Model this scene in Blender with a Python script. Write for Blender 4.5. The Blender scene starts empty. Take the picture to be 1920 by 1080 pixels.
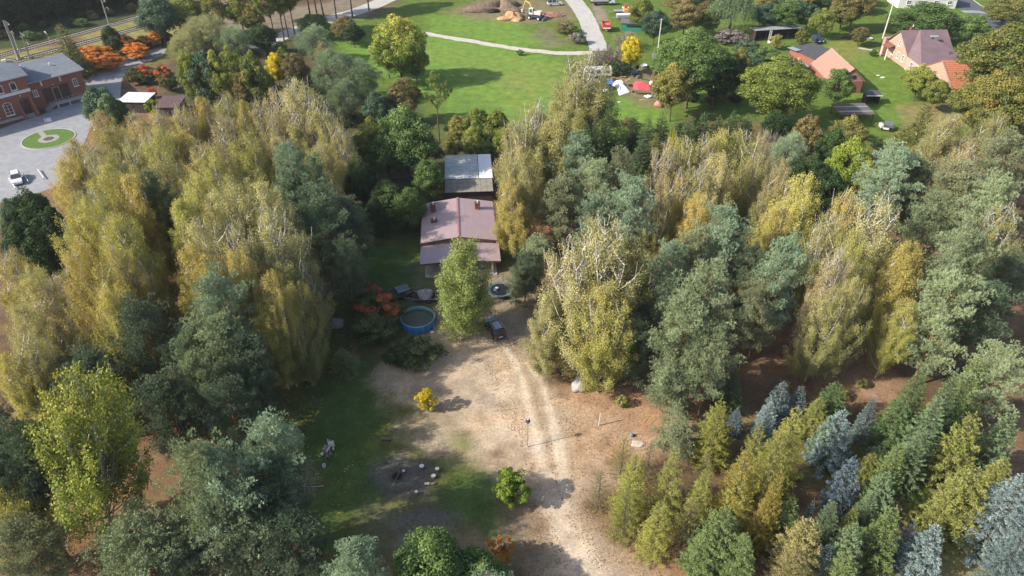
import bpy, math, random
import numpy as np
from mathutils import Vector, Matrix

S = bpy.context.scene
C = S.collection
R = math.radians
random.seed(7)
rng = np.random.default_rng(7)

# ------------------------------------------------------------------ camera
CAM_H, PITCH, FPX = 61.0, R(36.0), 1371.0
cam = bpy.data.cameras.new('camera')
cam.sensor_width = 36.0
cam.lens = 36.0 * FPX / 1920.0
cam.clip_start, cam.clip_end = 0.5, 6000
cam_ob = bpy.data.objects.new('camera', cam)
C.objects.link(cam_ob)
cam_ob.location = (0, 0, CAM_H)
cam_ob.rotation_euler = (math.pi / 2 - PITCH, 0, 0)
S.camera = cam_ob

# ------------------------------------------------------------------ light
SUN_EL, SUN_AZ = R(34), math.atan2(-0.95, -0.30)       # azimuth as atan2(x, y)
w = bpy.data.worlds.new('World'); S.world = w; w.use_nodes = True
nt = w.node_tree
sky = nt.nodes.new('ShaderNodeTexSky'); sky.sky_type = 'NISHITA'; sky.sun_disc = False
sky.sun_elevation = SUN_EL; sky.sun_rotation = SUN_AZ
sky.dust_density = 2.0
bg = nt.nodes['Background']; bg.inputs[1].default_value = 0.15
nt.links.new(sky.outputs[0], bg.inputs[0])
sl = bpy.data.lights.new('sun', 'SUN'); sl.energy = 5.0; sl.angle = R(0.6); sl.color = (1.0, 0.93, 0.82)
so = bpy.data.objects.new('sun', sl); C.objects.link(so)
sdir = Vector((math.cos(SUN_EL) * math.sin(SUN_AZ), math.cos(SUN_EL) * math.cos(SUN_AZ), math.sin(SUN_EL)))
so.rotation_euler = sdir.to_track_quat('Z', 'Y').to_euler(); so.location = sdir * 200
S.view_settings.view_transform = 'Standard'
S.view_settings.look = 'None'
S.view_settings.exposure = 0.47
S.view_settings.gamma = 1.0
S.view_settings.use_curve_mapping = False
S.cycles.max_bounces = 6; S.cycles.diffuse_bounces = 3; S.cycles.transmission_bounces = 4
S.cycles.transparent_max_bounces = 8
S.cycles.use_adaptive_sampling = True

# ------------------------------------------------------------------ survey: where a measured spot of the photo lies in the world
SP, CP = math.sin(PITCH), math.cos(PITCH)
def P(px, py, z=0.0):
    a, b = (px - 960) / FPX, (py - 540) / FPX
    dz = -(SP + b * CP)
    t = (CAM_H - z) / -dz
    return Vector((a * t, (CP - b * SP) * t, z))
def scale_at(py, z=0.0):                       # photo pixels per metre across
    return CP * (py - 540 + FPX * math.tan(PITCH)) / (CAM_H - z)

# ------------------------------------------------------------------ mesh helpers
def link(o, parent=None):
    C.objects.link(o)
    if parent is not None: o.parent = parent
    return o
class MB:
    def __init__(s): s.v = []; s.f = []
    def poly(s, pts):
        n = len(s.v); s.v += [tuple(p) for p in pts]; s.f.append(tuple(range(n, n + len(pts)))); return s
    def box(s, c, d, rz=0.0, rx=0.0, ry=0.0):
        m = Matrix.Translation(Vector(c)) @ Matrix.Rotation(rz, 4, 'Z') @ Matrix.Rotation(ry, 4, 'Y') @ Matrix.Rotation(rx, 4, 'X')
        n = len(s.v); x, y, z = d[0] / 2, d[1] / 2, d[2] / 2
        for q in ((-x,-y,-z),(x,-y,-z),(x,y,-z),(-x,y,-z),(-x,-y,z),(x,-y,z),(x,y,z),(-x,y,z)):
            s.v.append(tuple(m @ Vector(q)))
        s.f += [tuple(n + i for i in q) for q in ((0,3,2,1),(4,5,6,7),(0,1,5,4),(1,2,6,5),(2,3,7,6),(3,0,4,7))]
        return s
    def prism(s, pts, z0, z1):                 # pts: (x, y); z1 may be a list of heights
        n = len(s.v); k = len(pts)
        zt = z1 if isinstance(z1, (list, tuple)) else [z1] * k
        s.v += [(p[0], p[1], z0) for p in pts] + [(p[0], p[1], zt[i]) for i, p in enumerate(pts)]
        s.f.append(tuple(n + i for i in reversed(range(k)))); s.f.append(tuple(n + k + i for i in range(k)))
        for i in range(k):
            j = (i + 1) % k; s.f.append((n + i, n + j, n + k + j, n + k + i))
        return s
    def slab(s, pts, t):                       # polygon in space given thickness downwards along its normal
        a, b, c = Vector(pts[0]), Vector(pts[1]), Vector(pts[2])
        nr = (b - a).cross(c - a).normalized()
        if nr.z < 0: nr = -nr
        n = len(s.v); k = len(pts)
        s.v += [tuple(Vector(p)) for p in pts] + [tuple(Vector(p) - nr * t) for p in pts]
        s.f.append(tuple(n + i for i in range(k))); s.f.append(tuple(n + k + i for i in reversed(range(k))))
        for i in range(k):
            j = (i + 1) % k; s.f.append((n + i, n + k + i, n + k + j, n + j))
        return s
    def tube(s, pts, r, k=6, r1=None):
        pts = [Vector(p) for p in pts]; m = len(pts); n = len(s.v)
        for i, p in enumerate(pts):
            d = (pts[min(i + 1, m - 1)] - pts[max(i - 1, 0)]).normalized()
            a = d.cross(Vector((0, 0, 1)) if abs(d.z) < 0.9 else Vector((1, 0, 0))).normalized(); b = d.cross(a)
            rr = r if r1 is None else r + (r1 - r) * i / max(1, m - 1)
            for j in range(k):
                t = 2 * math.pi * j / k
                s.v.append(tuple(p + (a * math.cos(t) + b * math.sin(t)) * rr))
        for i in range(m - 1):
            for j in range(k):
                q = (j + 1) % k
                s.f.append((n + i * k + j, n + i * k + q, n + (i + 1) * k + q, n + (i + 1) * k + j))
        s.f.append(tuple(n + j for j in reversed(range(k)))); s.f.append(tuple(n + (m - 1) * k + j for j in range(k)))
        return s
    def lathe(s, prof, k=24, c=(0, 0, 0)):     # prof: (r, z)
        n = len(s.v)
        for r_, z in prof:
            for j in range(k):
                t = 2 * math.pi * j / k; s.v.append((c[0] + r_ * math.cos(t), c[1] + r_ * math.sin(t), c[2] + z))
        for i in range(len(prof) - 1):
            for j in range(k):
                q = (j + 1) % k
                s.f.append((n + i * k + j, n + i * k + q, n + (i + 1) * k + q, n + (i + 1) * k + j))
        return s
    def blob(s, c, d, seed=0, sub=10, rough=0.18, zcut=None):
        rr = random.Random(seed); n = len(s.v); K, L = sub * 2, sub
        ph = [(rr.uniform(0, 6.28), rr.randint(2, 5), rr.uniform(0, 6.28), rr.randint(1, 4)) for _ in range(5)]
        for i in range(L + 1):
            th = math.pi * i / L
            for j in range(K):
                a = 2 * math.pi * j / K
                q = 1 + rough * sum(math.sin(p[1] * a + p[0]) * math.sin(p[3] * th + p[2]) for p in ph) / 2
                z = c[2] + d[2] * math.cos(th) * q
                if zcut is not None: z = max(z, zcut)
                s.v.append((c[0] + d[0] * math.sin(th) * math.cos(a) * q, c[1] + d[1] * math.sin(th) * math.sin(a) * q, z))
        for i in range(L):
            for j in range(K):
                q = (j + 1) % K
                s.f.append((n + i * K + j, n + (i + 1) * K + j, n + (i + 1) * K + q, n + i * K + q))
        return s
    def build(s, name, mat, parent=None, smooth=False, bevel=0.0):
        me = bpy.data.meshes.new(name); me.from_pydata(s.v, [], s.f); me.materials.append(mat); me.update()
        if smooth: me.shade_smooth()
        o = link(bpy.data.objects.new(name, me), parent)
        if bevel:
            b = o.modifiers.new('bevel', 'BEVEL'); b.width = bevel; b.segments = 2; b.limit_method = 'ANGLE'
        return o
def tag(o, label=None, cat=None, group=None, kind=None):
    if label: o['label'] = label
    if cat: o['category'] = cat
    if group: o['group'] = group
    if kind: o['kind'] = kind
    return o
def thing(name, label, cat, loc=(0, 0, 0), rz=0.0, group=None):
    o = bpy.data.objects.new(name, None); C.objects.link(o); o.empty_display_size = 0.3
    o.location = loc; o.rotation_euler = (0, 0, rz)
    return tag(o, label, cat, group)
def copy_tree(o, parent=None):
    c = o.copy(); C.objects.link(c)
    if parent is not None: c.parent = parent
    for ch in o.children: copy_tree(ch, c)
    return c
def struct(name, mb, mat): return tag(mb.build(name, mat), kind='structure')

# ------------------------------------------------------------------ materials
def nodes(name):
    m = bpy.data.materials.new(name); m.use_nodes = True
    return m, m.node_tree, m.node_tree.nodes['Principled BSDF']
def mat(name, col, rough=0.7, metal=0.0, var=0.12, scale=3.0, spec=0.3, bump=0.0, dirt=0.0, dirt_col=(0.08, 0.07, 0.06), coat=0.0):
    m, t, b = nodes(name)
    b.inputs['Roughness'].default_value = rough; b.inputs['Metallic'].default_value = metal
    b.inputs['Specular IOR Level'].default_value = spec; b.inputs['Coat Weight'].default_value = coat
    tc = t.nodes.new('ShaderNodeTexCoord')
    n = t.nodes.new('ShaderNodeTexNoise'); n.inputs['Scale'].default_value = scale; n.inputs['Detail'].default_value = 6
    t.links.new(tc.outputs['Object'], n.inputs['Vector'])
    r = t.nodes.new('ShaderNodeMapRange'); r.inputs[1].default_value = 0.3; r.inputs[2].default_value = 0.7
    r.inputs[3].default_value = 1 - var; r.inputs[4].default_value = 1 + var
    t.links.new(n.outputs['Fac'], r.inputs[0])
    mx = t.nodes.new('ShaderNodeVectorMath'); mx.operation = 'SCALE'; mx.inputs[0].default_value = col[:3]
    t.links.new(r.outputs[0], mx.inputs['Scale'])
    out = mx.outputs[0]
    if dirt:
        n2 = t.nodes.new('ShaderNodeTexNoise'); n2.inputs['Scale'].default_value = scale * 0.35; n2.inputs['Detail'].default_value = 8
        n2.inputs['Roughness'].default_value = 0.7
        t.links.new(tc.outputs['Object'], n2.inputs['Vector'])
        r2 = t.nodes.new('ShaderNodeMapRange'); r2.inputs[1].default_value = 0.48; r2.inputs[2].default_value = 0.66; r2.inputs[4].default_value = dirt
        t.links.new(n2.outputs['Fac'], r2.inputs[0])
        mm = t.nodes.new('ShaderNodeMix'); mm.data_type = 'RGBA'; mm.inputs['B'].default_value = (*dirt_col, 1)
        t.links.new(r2.outputs[0], mm.inputs['Factor']); t.links.new(out, mm.inputs['A']); out = mm.outputs['Result']
    t.links.new(out, b.inputs['Base Color'])
    if bump:
        bp = t.nodes.new('ShaderNodeBump'); bp.inputs['Strength'].default_value = bump; bp.inputs['Distance'].default_value = 0.05
        t.links.new(n.outputs['Fac'], bp.inputs['Height']); t.links.new(bp.outputs[0], b.inputs['Normal'])
    return m
def leaf_mat(name, c0, c1, c2, trans=0.3, objvar=0.16, rough=0.6, mid=0.5):
    """leaf colours run c0 > c1 > c2 by each leaf's own 'tint'; every tree shifts a little"""
    m, t, b = nodes(name)
    at = t.nodes.new('ShaderNodeAttribute'); at.attribute_name = 'tint'
    oi = t.nodes.new('ShaderNodeObjectInfo')
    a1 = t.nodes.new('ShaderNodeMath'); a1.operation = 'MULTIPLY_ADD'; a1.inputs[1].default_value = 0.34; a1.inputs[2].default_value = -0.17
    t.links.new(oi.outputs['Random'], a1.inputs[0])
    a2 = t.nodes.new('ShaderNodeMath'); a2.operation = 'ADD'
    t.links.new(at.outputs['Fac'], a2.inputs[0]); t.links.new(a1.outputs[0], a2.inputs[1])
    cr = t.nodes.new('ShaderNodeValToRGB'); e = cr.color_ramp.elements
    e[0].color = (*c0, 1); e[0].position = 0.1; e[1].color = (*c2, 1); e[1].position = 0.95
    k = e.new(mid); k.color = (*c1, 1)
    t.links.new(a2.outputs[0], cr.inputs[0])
    w1 = t.nodes.new('ShaderNodeTexWhiteNoise'); w1.noise_dimensions = '1D'; t.links.new(oi.outputs['Random'], w1.inputs['W'])
    mr = t.nodes.new('ShaderNodeMapRange'); mr.inputs[3].default_value = 1 - objvar; mr.inputs[4].default_value = 1 + objvar
    t.links.new(w1.outputs['Value'], mr.inputs[0])
    sc = t.nodes.new('ShaderNodeVectorMath'); sc.operation = 'SCALE'
    t.links.new(cr.outputs[0], sc.inputs[0]); t.links.new(mr.outputs[0], sc.inputs['Scale'])
    b.inputs['Roughness'].default_value = rough; b.inputs['Specular IOR Level'].default_value = 0.25
    t.links.new(sc.outputs[0], b.inputs['Base Color'])
    tr = t.nodes.new('ShaderNodeBsdfTranslucent'); mxs = t.nodes.new('ShaderNodeMixShader'); mxs.inputs[0].default_value = trans
    sc2 = t.nodes.new('ShaderNodeVectorMath'); sc2.operation = 'MULTIPLY'; sc2.inputs[1].default_value = (1.15, 1.1, 0.6)
    t.links.new(sc.outputs[0], sc2.inputs[0]); t.links.new(sc2.outputs[0], tr.inputs[0])
    t.links.new(b.outputs[0], mxs.inputs[1]); t.links.new(tr.outputs[0], mxs.inputs[2])
    t.links.new(mxs.outputs[0], t.nodes['Material Output'].inputs['Surface'])
    return m
# ------------------------------------------------------------------ ground: soil, grass, sand and fallen leaves by place
def vnoise(x, y, seed=0):
    xi = np.floor(x).astype(np.int64); yi = np.floor(y).astype(np.int64); fx = x - xi; fy = y - yi
    def h(a, b):
        n = (a * 374761393 + b * 668265263 + seed * 974711) & 0x7fffffff
        n = ((n ^ (n >> 13)) * 1274126177) & 0x7fffffff
        return ((n ^ (n >> 16)) & 0xffff) / 65535.0
    u = fx * fx * (3 - 2 * fx); v = fy * fy * (3 - 2 * fy)
    return (h(xi, yi) * (1 - u) + h(xi + 1, yi) * u) * (1 - v) + (h(xi, yi + 1) * (1 - u) + h(xi + 1, yi + 1) * u) * v
def fbm(x, y, sc, seed=0, o=4):
    t = 0; a = 0.5; s = 0
    for i in range(o):
        t = t + a * vnoise(x / sc * 2 ** i, y / sc * 2 ** i, seed + i); s += a; a *= 0.55
    return t / s - 0.5
def sdist(x, y, poly):                          # signed distance, inside positive
    d = np.full(x.shape, 1e9); ins = np.zeros(x.shape, bool); n = len(poly)
    for i in range(n):
        ax, ay = poly[i]; bx, by = poly[(i + 1) % n]
        ex, ey = bx - ax, by - ay; L = ex * ex + ey * ey + 1e-9
        t = np.clip(((x - ax) * ex + (y - ay) * ey) / L, 0, 1)
        d = np.minimum(d, np.hypot(x - ax - t * ex, y - ay - t * ey))
        c = (ay > y) != (by > y)
        with np.errstate(divide='ignore', invalid='ignore'):
            c &= x < (bx - ax) * (y - ay) / (by - ay + 1e-12) + ax
        ins ^= c
    return np.where(ins, d, -d)
def ldist(x, y, line):
    d = np.full(x.shape, 1e9)
    for (ax, ay), (bx, by) in zip(line[:-1], line[1:]):
        ex, ey = bx - ax, by - ay
        t = np.clip(((x - ax) * ex + (y - ay) * ey) / (ex * ex + ey * ey + 1e-9), 0, 1)
        d = np.minimum(d, np.hypot(x - ax - t * ex, y - ay - t * ey))
    return d
def W2(pts): return [tuple(P(*p)[:2]) for p in pts]

LITTER, LITTER_D = (0.20, 0.125, 0.075), (0.105, 0.075, 0.045)
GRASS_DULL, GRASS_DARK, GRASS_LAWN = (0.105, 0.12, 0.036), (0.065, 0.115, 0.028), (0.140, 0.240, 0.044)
SAND, SAND_L, DUST, ASH, MOSS = (0.43, 0.325, 0.225), (0.56, 0.455, 0.345), (0.27, 0.215, 0.155), (0.115, 0.105, 0.105), (0.13, 0.14, 0.04)
# kind, points on the photo's ground, colour, soft edge (m), edge wander (m), opacity
LAYERS = [
 ('a', [(560,620),(700,450),(960,440),(1000,640),(900,760),(960,1080),(540,1080),(600,900),(500,760),(420,700)], GRASS_DULL, 3, 7, .95),
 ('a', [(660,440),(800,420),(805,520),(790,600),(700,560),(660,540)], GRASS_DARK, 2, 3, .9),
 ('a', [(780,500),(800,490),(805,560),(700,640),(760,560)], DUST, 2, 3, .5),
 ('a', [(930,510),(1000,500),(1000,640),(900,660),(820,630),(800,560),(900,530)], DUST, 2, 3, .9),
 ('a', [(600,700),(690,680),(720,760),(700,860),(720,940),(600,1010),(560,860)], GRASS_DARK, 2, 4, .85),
 ('a', [(720,720),(790,640),(880,600),(970,610),(1010,690),(1060,720),(1210,740),(1300,790),(1250,840),(1180,850),(1120,930),(1100,960),(1120,1010),(1230,1080),(1020,1080),(1010,980),(960,900),(860,840),(760,790)], SAND, 3, 6, .95),
 ('a', [(800,690),(900,650),(1000,700),(1060,760),(1040,860),(960,880),(880,830),(800,760)], SAND_L, 4, 6, .55),
 ('a', [(780,720),(900,700),(930,760),(830,830),(760,800)], DUST, 3, 4, .6),
 ('a', [(850,810),(880,808),(895,835),(870,850),(850,835)], MOSS, 1.0, 1.2, .7),
 ('a', [(1040,690),(1110,700),(1230,740),(1290,780),(1230,830),(1150,790),(1060,760)], (0.36,0.215,0.125), 2.5, 3, .85),
 ('a', [(1060,780),(1180,800),(1150,870),(1090,900),(1060,860)], (0.33,0.21,0.13), 2.5, 4, .6),
 ('a', [(700,960),(900,930),(1000,940),(1010,1040),(960,1080),(760,1080),(700,1040)], (0.20,0.165,0.115), 3, 5, .8),
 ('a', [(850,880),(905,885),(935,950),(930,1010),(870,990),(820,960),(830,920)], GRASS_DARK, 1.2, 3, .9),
 ('a', [(700,870),(740,858),(790,865),(808,890),(800,925),(770,940),(720,935),(700,905)], ASH, .8, 1.4, .8),
 ('a', [(735,965),(790,950),(860,955),(840,985),(760,990)], ASH, 1, 1.5, .6),
 ('a', [(775,865),(812,862),(815,890),(785,893)], ASH, .5, .6, .6),
 ('a', [(1090,930),(1180,990),(1260,1080),(1420,1080),(1280,1000),(1180,960)], (0.27,0.155,0.10), 2, 4, .8),
 ('a', [(955,650),(1010,650),(1060,800),(1090,930),(1160,1080),(1080,1080),(1020,930),(990,780)], (.36,.28,.20), .8, 1.0, .75),
 ('l', [(950,655),(975,700),(995,770),(1010,850),(1026,910)], (.58,.49,.385), .4, .55, .85, .5),
 ('l', [(990,680),(1018,720),(1035,790),(1050,850),(1060,915)], (.58,.49,.385), .4, .55, .85, .5),
 ('l', [(1026,910),(1045,950),(1060,1000),(1090,1050),(1120,1090)], SAND_L, 1, 1.5, .8, 1.3),
 ('l', [(665,640),(668,700)], (0.40,0.29,0.20), .4, .3, .7, .25),
 # east: needle floor and clearings among the pines
 ('a', [(1390,600),(1640,640),(1720,660),(1700,760),(1560,760),(1400,700)], (0.21,0.125,0.085), 3, 4, .9),
 ('a', [(1480,700),(1650,660),(1700,720),(1680,790),(1600,740)], (0.32,0.20,0.13), 2, 3, .8),
 ('a', [(1370,760),(1440,790),(1430,850),(1380,800)], (0.22,0.20,0.09), 2, 2, .8),
 ('a', [(1510,830),(1640,820),(1660,860),(1620,900),(1560,930),(1510,900)], (0.10,0.12,0.03), 2, 3, .9),
 ('a', [(1690,920),(1740,910),(1760,960),(1720,980)], GRASS_LAWN, 1, 2, .7),
 ('a', [(1760,1010),(1850,1010),(1920,1080),(1680,1080)], (0.22,0.22,0.09), 2, 3, .9),
 ('a', [(1860,800),(1920,780),(1920,930),(1860,930)], (0.27,0.165,0.11), 2, 3, .8),
 # west lane
 ('l', [(60,470),(118,540),(150,590),(170,640),(195,665),(230,680)], (0.30,0.24,0.19), 1.5, 2, .9, 1.6),
 ('a', [(180,640),(260,650),(250,690),(180,680)], (0.24,0.165,0.105), 1.2, 2, .8),
 ('a', [(60,890),(110,880),(130,960),(110,1080),(40,1080)], (0.27,0.20,0.14), 1.2, 2, .85),
 ('a', [(110,940),(320,900),(330,1010),(140,1020)], (0.19,0.13,0.06), 1.5, 2, .7),
 ('a', [(985,405),(1040,410),(1040,460),(985,450)], (0.36,0.20,0.13), 1.5, 1.5, .9),
 # north: meadow, farmyard
 ('a', [(-200,120),(60,85),(160,60),(300,15),(420,-20),(-200,-40)], (.045,.07,.022), 2, 3, .95),
 ('a', [(300,60),(420,60),(560,50),(700,60),(800,180),(960,260),(1300,290),(1500,300),(1480,340),(1000,330),(840,420),(690,460),(640,360),(540,300),(330,215),(300,130)], (.07,.075,.035), 4, 6, .85),
 ('a', [(560,20),(700,30),(760,0),(1440,-30),(1960,-30),(1960,220),(1700,290),(1560,270),(1440,230),(1050,280),(830,260),(780,200),(620,180),(600,90)], (0.105,0.165,0.03), 4, 5, .95),
 ('a', [(640,75),(800,62),(1060,110),(1050,200),(930,240),(850,230),(800,180),(700,130),(640,100)], GRASS_LAWN, 3, 4, .95),
 ('a', [(790,25),(940,30),(1060,90),(960,85),(810,60)], GRASS_LAWN, 2, 4, .85),
 ('a', [(1130,180),(1240,190),(1260,240),(1100,240)], GRASS_LAWN, 2, 3, .9),
 ('a', [(1560,60),(1640,100),(1700,160),(1720,230),(1600,240),(1560,150),(1500,60)], (0.125,0.20,0.035), 2, 4, .9),
 ('a', [(1560,68),(1640,90),(1600,130),(1560,100)], (0.21,0.20,0.06), 2, 4, .6),
 ('a', [(1690,200),(1760,190),(1800,230),(1720,250),(1690,235)], (0.26,0.20,0.10), 2, 3, .8),
 ('a', [(900,0),(1090,0),(1080,35),(1000,45),(900,36),(830,25)], (0.22,0.16,0.11), 2, 3, .7),
 ('a', [(1010,45),(1050,60),(1060,85),(1020,90),(1000,70)], (0.17,0.145,0.10), 2, 4, .7),
 ('a', [(1110,5),(1130,5),(1140,40),(1120,45)], (0.27,0.22,0.18), 1, 2, .8),
 ('a', [(1085,125),(1240,130),(1250,205),(1200,200),(1150,160),(1085,160)], (0.20,0.155,0.09), 1.5, 2, .8),
 ('l', [(1050,120),(1030,170),(1045,230)], (0.19,0.22,0.07), 2, 3, .4, 1.5),
 ('a', [(820,95),(900,100),(1000,150),(960,190),(860,160)], (.17,.23,.05), 5, 9, .5),
 ('a', [(960,110),(1050,125),(1010,200),(960,230)], (.20,.235,.06), 4, 8, .5),
 ('a', [(830,170),(900,200),(960,240),(850,240)], (.10,.17,.035), 4, 8, .6),
 ('l', [(800,110),(880,130),(980,160),(1030,230)], (.20,.22,.08), 1.0, 1.2, .35, .6),
 # railway margins
 ('a', [(-60,100),(150,85),(150,60),(320,20),(420,0),(420,60),(310,70),(150,125),(-60,160)], (0.22,0.21,0.075), 2, 2, .9),
 ('a', [(140,125),(320,80),(330,110),(160,150)], (0.14,0.16,0.05), 2, 2, .8),
 ('a', [(380,20),(520,20),(700,-10),(700,30),(560,60),(420,60)], (0.23,0.195,0.155), 2, 3, .7),
]
LAYERS = [(l[0], W2(l[1])) + tuple(l[2:]) for l in LAYERS]
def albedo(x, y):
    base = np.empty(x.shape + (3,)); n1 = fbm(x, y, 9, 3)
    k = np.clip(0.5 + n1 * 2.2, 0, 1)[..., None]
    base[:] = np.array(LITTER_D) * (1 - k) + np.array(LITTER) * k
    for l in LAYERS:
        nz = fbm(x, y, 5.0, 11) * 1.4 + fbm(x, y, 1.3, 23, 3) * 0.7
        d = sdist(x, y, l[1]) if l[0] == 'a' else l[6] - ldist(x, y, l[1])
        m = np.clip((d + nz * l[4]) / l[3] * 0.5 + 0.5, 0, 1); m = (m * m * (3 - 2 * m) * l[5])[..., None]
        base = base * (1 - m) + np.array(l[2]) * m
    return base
def ground_material(name, bumpd=0.06):
    m, t, b = nodes(name); L = t.links
    at = t.nodes.new('ShaderNodeAttribute'); at.attribute_name = 'soil'
    tc = t.nodes.new('ShaderNodeTexCoord')
    def noise(s, d=8, r=0.6):
        n = t.nodes.new('ShaderNodeTexNoise'); n.inputs['Scale'].default_value = s; n.inputs['Detail'].default_value = d
        n.inputs['Roughness'].default_value = r; L.new(tc.outputs['Object'], n.inputs['Vector']); return n
    def rng_(n, a, b_, c, d):
        r = t.nodes.new('ShaderNodeMapRange'); r.inputs[1].default_value = a; r.inputs[2].default_value = b_
        r.inputs[3].default_value = c; r.inputs[4].default_value = d; L.new(n.outputs['Fac'], r.inputs[0]); return r
    n1 = noise(0.5); n2 = noise(3.2, 8, 0.75); n3 = noise(9.0, 4, 0.8)
    r1 = rng_(n1, .3, .7, .74, 1.26); r2 = rng_(n2, .3, .7, .62, 1.4); r3 = rng_(n3, .35, .65, .8, 1.2)
    a = t.nodes.new('ShaderNodeMath'); a.operation = 'MULTIPLY'; L.new(r1.outputs[0], a.inputs[0]); L.new(r2.outputs[0], a.inputs[1])
    a2 = t.nodes.new('ShaderNodeMath'); a2.operation = 'MULTIPLY'; L.new(a.outputs[0], a2.inputs[0]); L.new(r3.outputs[0], a2.inputs[1])
    sc = t.nodes.new('ShaderNodeVectorMath'); sc.operation = 'SCALE'; L.new(at.outputs['Color'], sc.inputs[0]); L.new(a2.outputs[0], sc.inputs['Scale'])
    # scattered warmer specks: single leaves and needles
    n4 = noise(2.1, 10, 0.85); r4 = rng_(n4, .56, .66, 0, .35)
    mx = t.nodes.new('ShaderNodeMix'); mx.data_type = 'RGBA'; mx.blend_type = 'MULTIPLY'; mx.inputs['B'].default_value = (1.15, .82, .62, 1)
    L.new(r4.outputs[0], mx.inputs['Factor']); L.new(sc.outputs[0], mx.inputs['A'])
    n5 = noise(0.16, 6, 0.6); r5 = rng_(n5, .45, .65, 0, .7); m5 = t.nodes.new('ShaderNodeMix'); m5.data_type = 'RGBA'; m5.blend_type = 'MULTIPLY'; m5.inputs['B'].default_value = (1.1, 1.0, .86, 1)
    L.new(r5.outputs[0], m5.inputs['Factor']); L.new(mx.outputs['Result'], m5.inputs['A'])
    n6 = noise(1.1, 9, 0.8); r6 = rng_(n6, .54, .62, 0, .5); m6 = t.nodes.new('ShaderNodeMix'); m6.data_type = 'RGBA'; m6.blend_type = 'MULTIPLY'; m6.inputs['B'].default_value = (.66, .7, .66, 1)
    L.new(r6.outputs[0], m6.inputs['Factor']); L.new(m5.outputs['Result'], m6.inputs['A'])
    L.new(m6.outputs['Result'], b.inputs['Base Color'])
    b.inputs['Roughness'].default_value = 0.95; b.inputs['Specular IOR Level'].default_value = 0.1
    bp = t.nodes.new('ShaderNodeBump'); bp.inputs['Strength'].default_value = 0.8; bp.inputs['Distance'].default_value = bumpd
    L.new(n2.outputs['Fac'], bp.inputs['Height']); L.new(bp.outputs[0], b.inputs['Normal'])
    return m
GM = ground_material('soil_grass_and_leaves')
def hgt(x, y): return fbm(x, y, 14, 5, 3) * 0.25
def grid_sheet(name, xs, ys, keep=None, lift=0.0):
    X, Y = np.meshgrid(xs, ys); nx, ny = len(xs), len(ys)
    near = (np.abs(X) < 150) & (Y > 20) & (Y < 260)
    Z = lift + 0 * X
    v = np.stack([X, Y, Z], -1).reshape(-1, 3)
    i = np.arange(nx * ny).reshape(ny, nx)
    q = np.stack([i[:-1, :-1], i[:-1, 1:], i[1:, 1:], i[1:, :-1]], -1).reshape(-1, 4)
    if keep is not None:
        cx = v[q].mean(1); q = q[keep(cx[:, 0], cx[:, 1])]
        u, inv = np.unique(q, return_inverse=True); v = v[u]; q = inv.reshape(-1, 4)
    me = bpy.data.meshes.new(name)
    me.vertices.add(len(v)); me.vertices.foreach_set('co', v.ravel())
    me.loops.add(q.size); me.loops.foreach_set('vertex_index', q.ravel().astype(np.int32))
    me.polygons.add(len(q)); me.polygons.foreach_set('loop_start', np.arange(0, q.size, 4, dtype=np.int32))
    me.update(); me.validate()
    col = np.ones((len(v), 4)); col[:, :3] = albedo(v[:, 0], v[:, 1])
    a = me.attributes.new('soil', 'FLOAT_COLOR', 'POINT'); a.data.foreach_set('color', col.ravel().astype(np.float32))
    me.materials.append(GM)
    return tag(link(bpy.data.objects.new(name, me)), kind='structure')
def axis(segs):
    out = []
    for a, b, s in segs: out += list(np.arange(a, b, s))
    out.append(segs[-1][1]); return np.array(out)
xs = axis([(-3000, -400, 200), (-400, -160, 12), (-160, -45, 1.2), (-45, 60, 0.5), (60, 160, 1.2), (160, 400, 12), (400, 3000, 200)])
ys = axis([(-600, 0, 60), (0, 36, 4), (36, 90, 0.5), (90, 130, 0.8), (130, 250, 1.2), (250, 500, 12), (500, 4000, 250)])
grid_sheet('ground', xs, ys)
# the worn wheel track across the sandy clearing
TR = W2([(940,640),(975,700),(1005,790),(1030,880),(1048,940),(1080,1010),(1130,1100)])
grid_sheet('dirt_track', np.arange(-3, 14, 0.3), np.arange(36, 75, 0.3),
           lambda x, y: ldist(x, y, TR) + fbm(x, y, 2.0, 41) * 1.4 < 1.9, 0.004)
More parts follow.
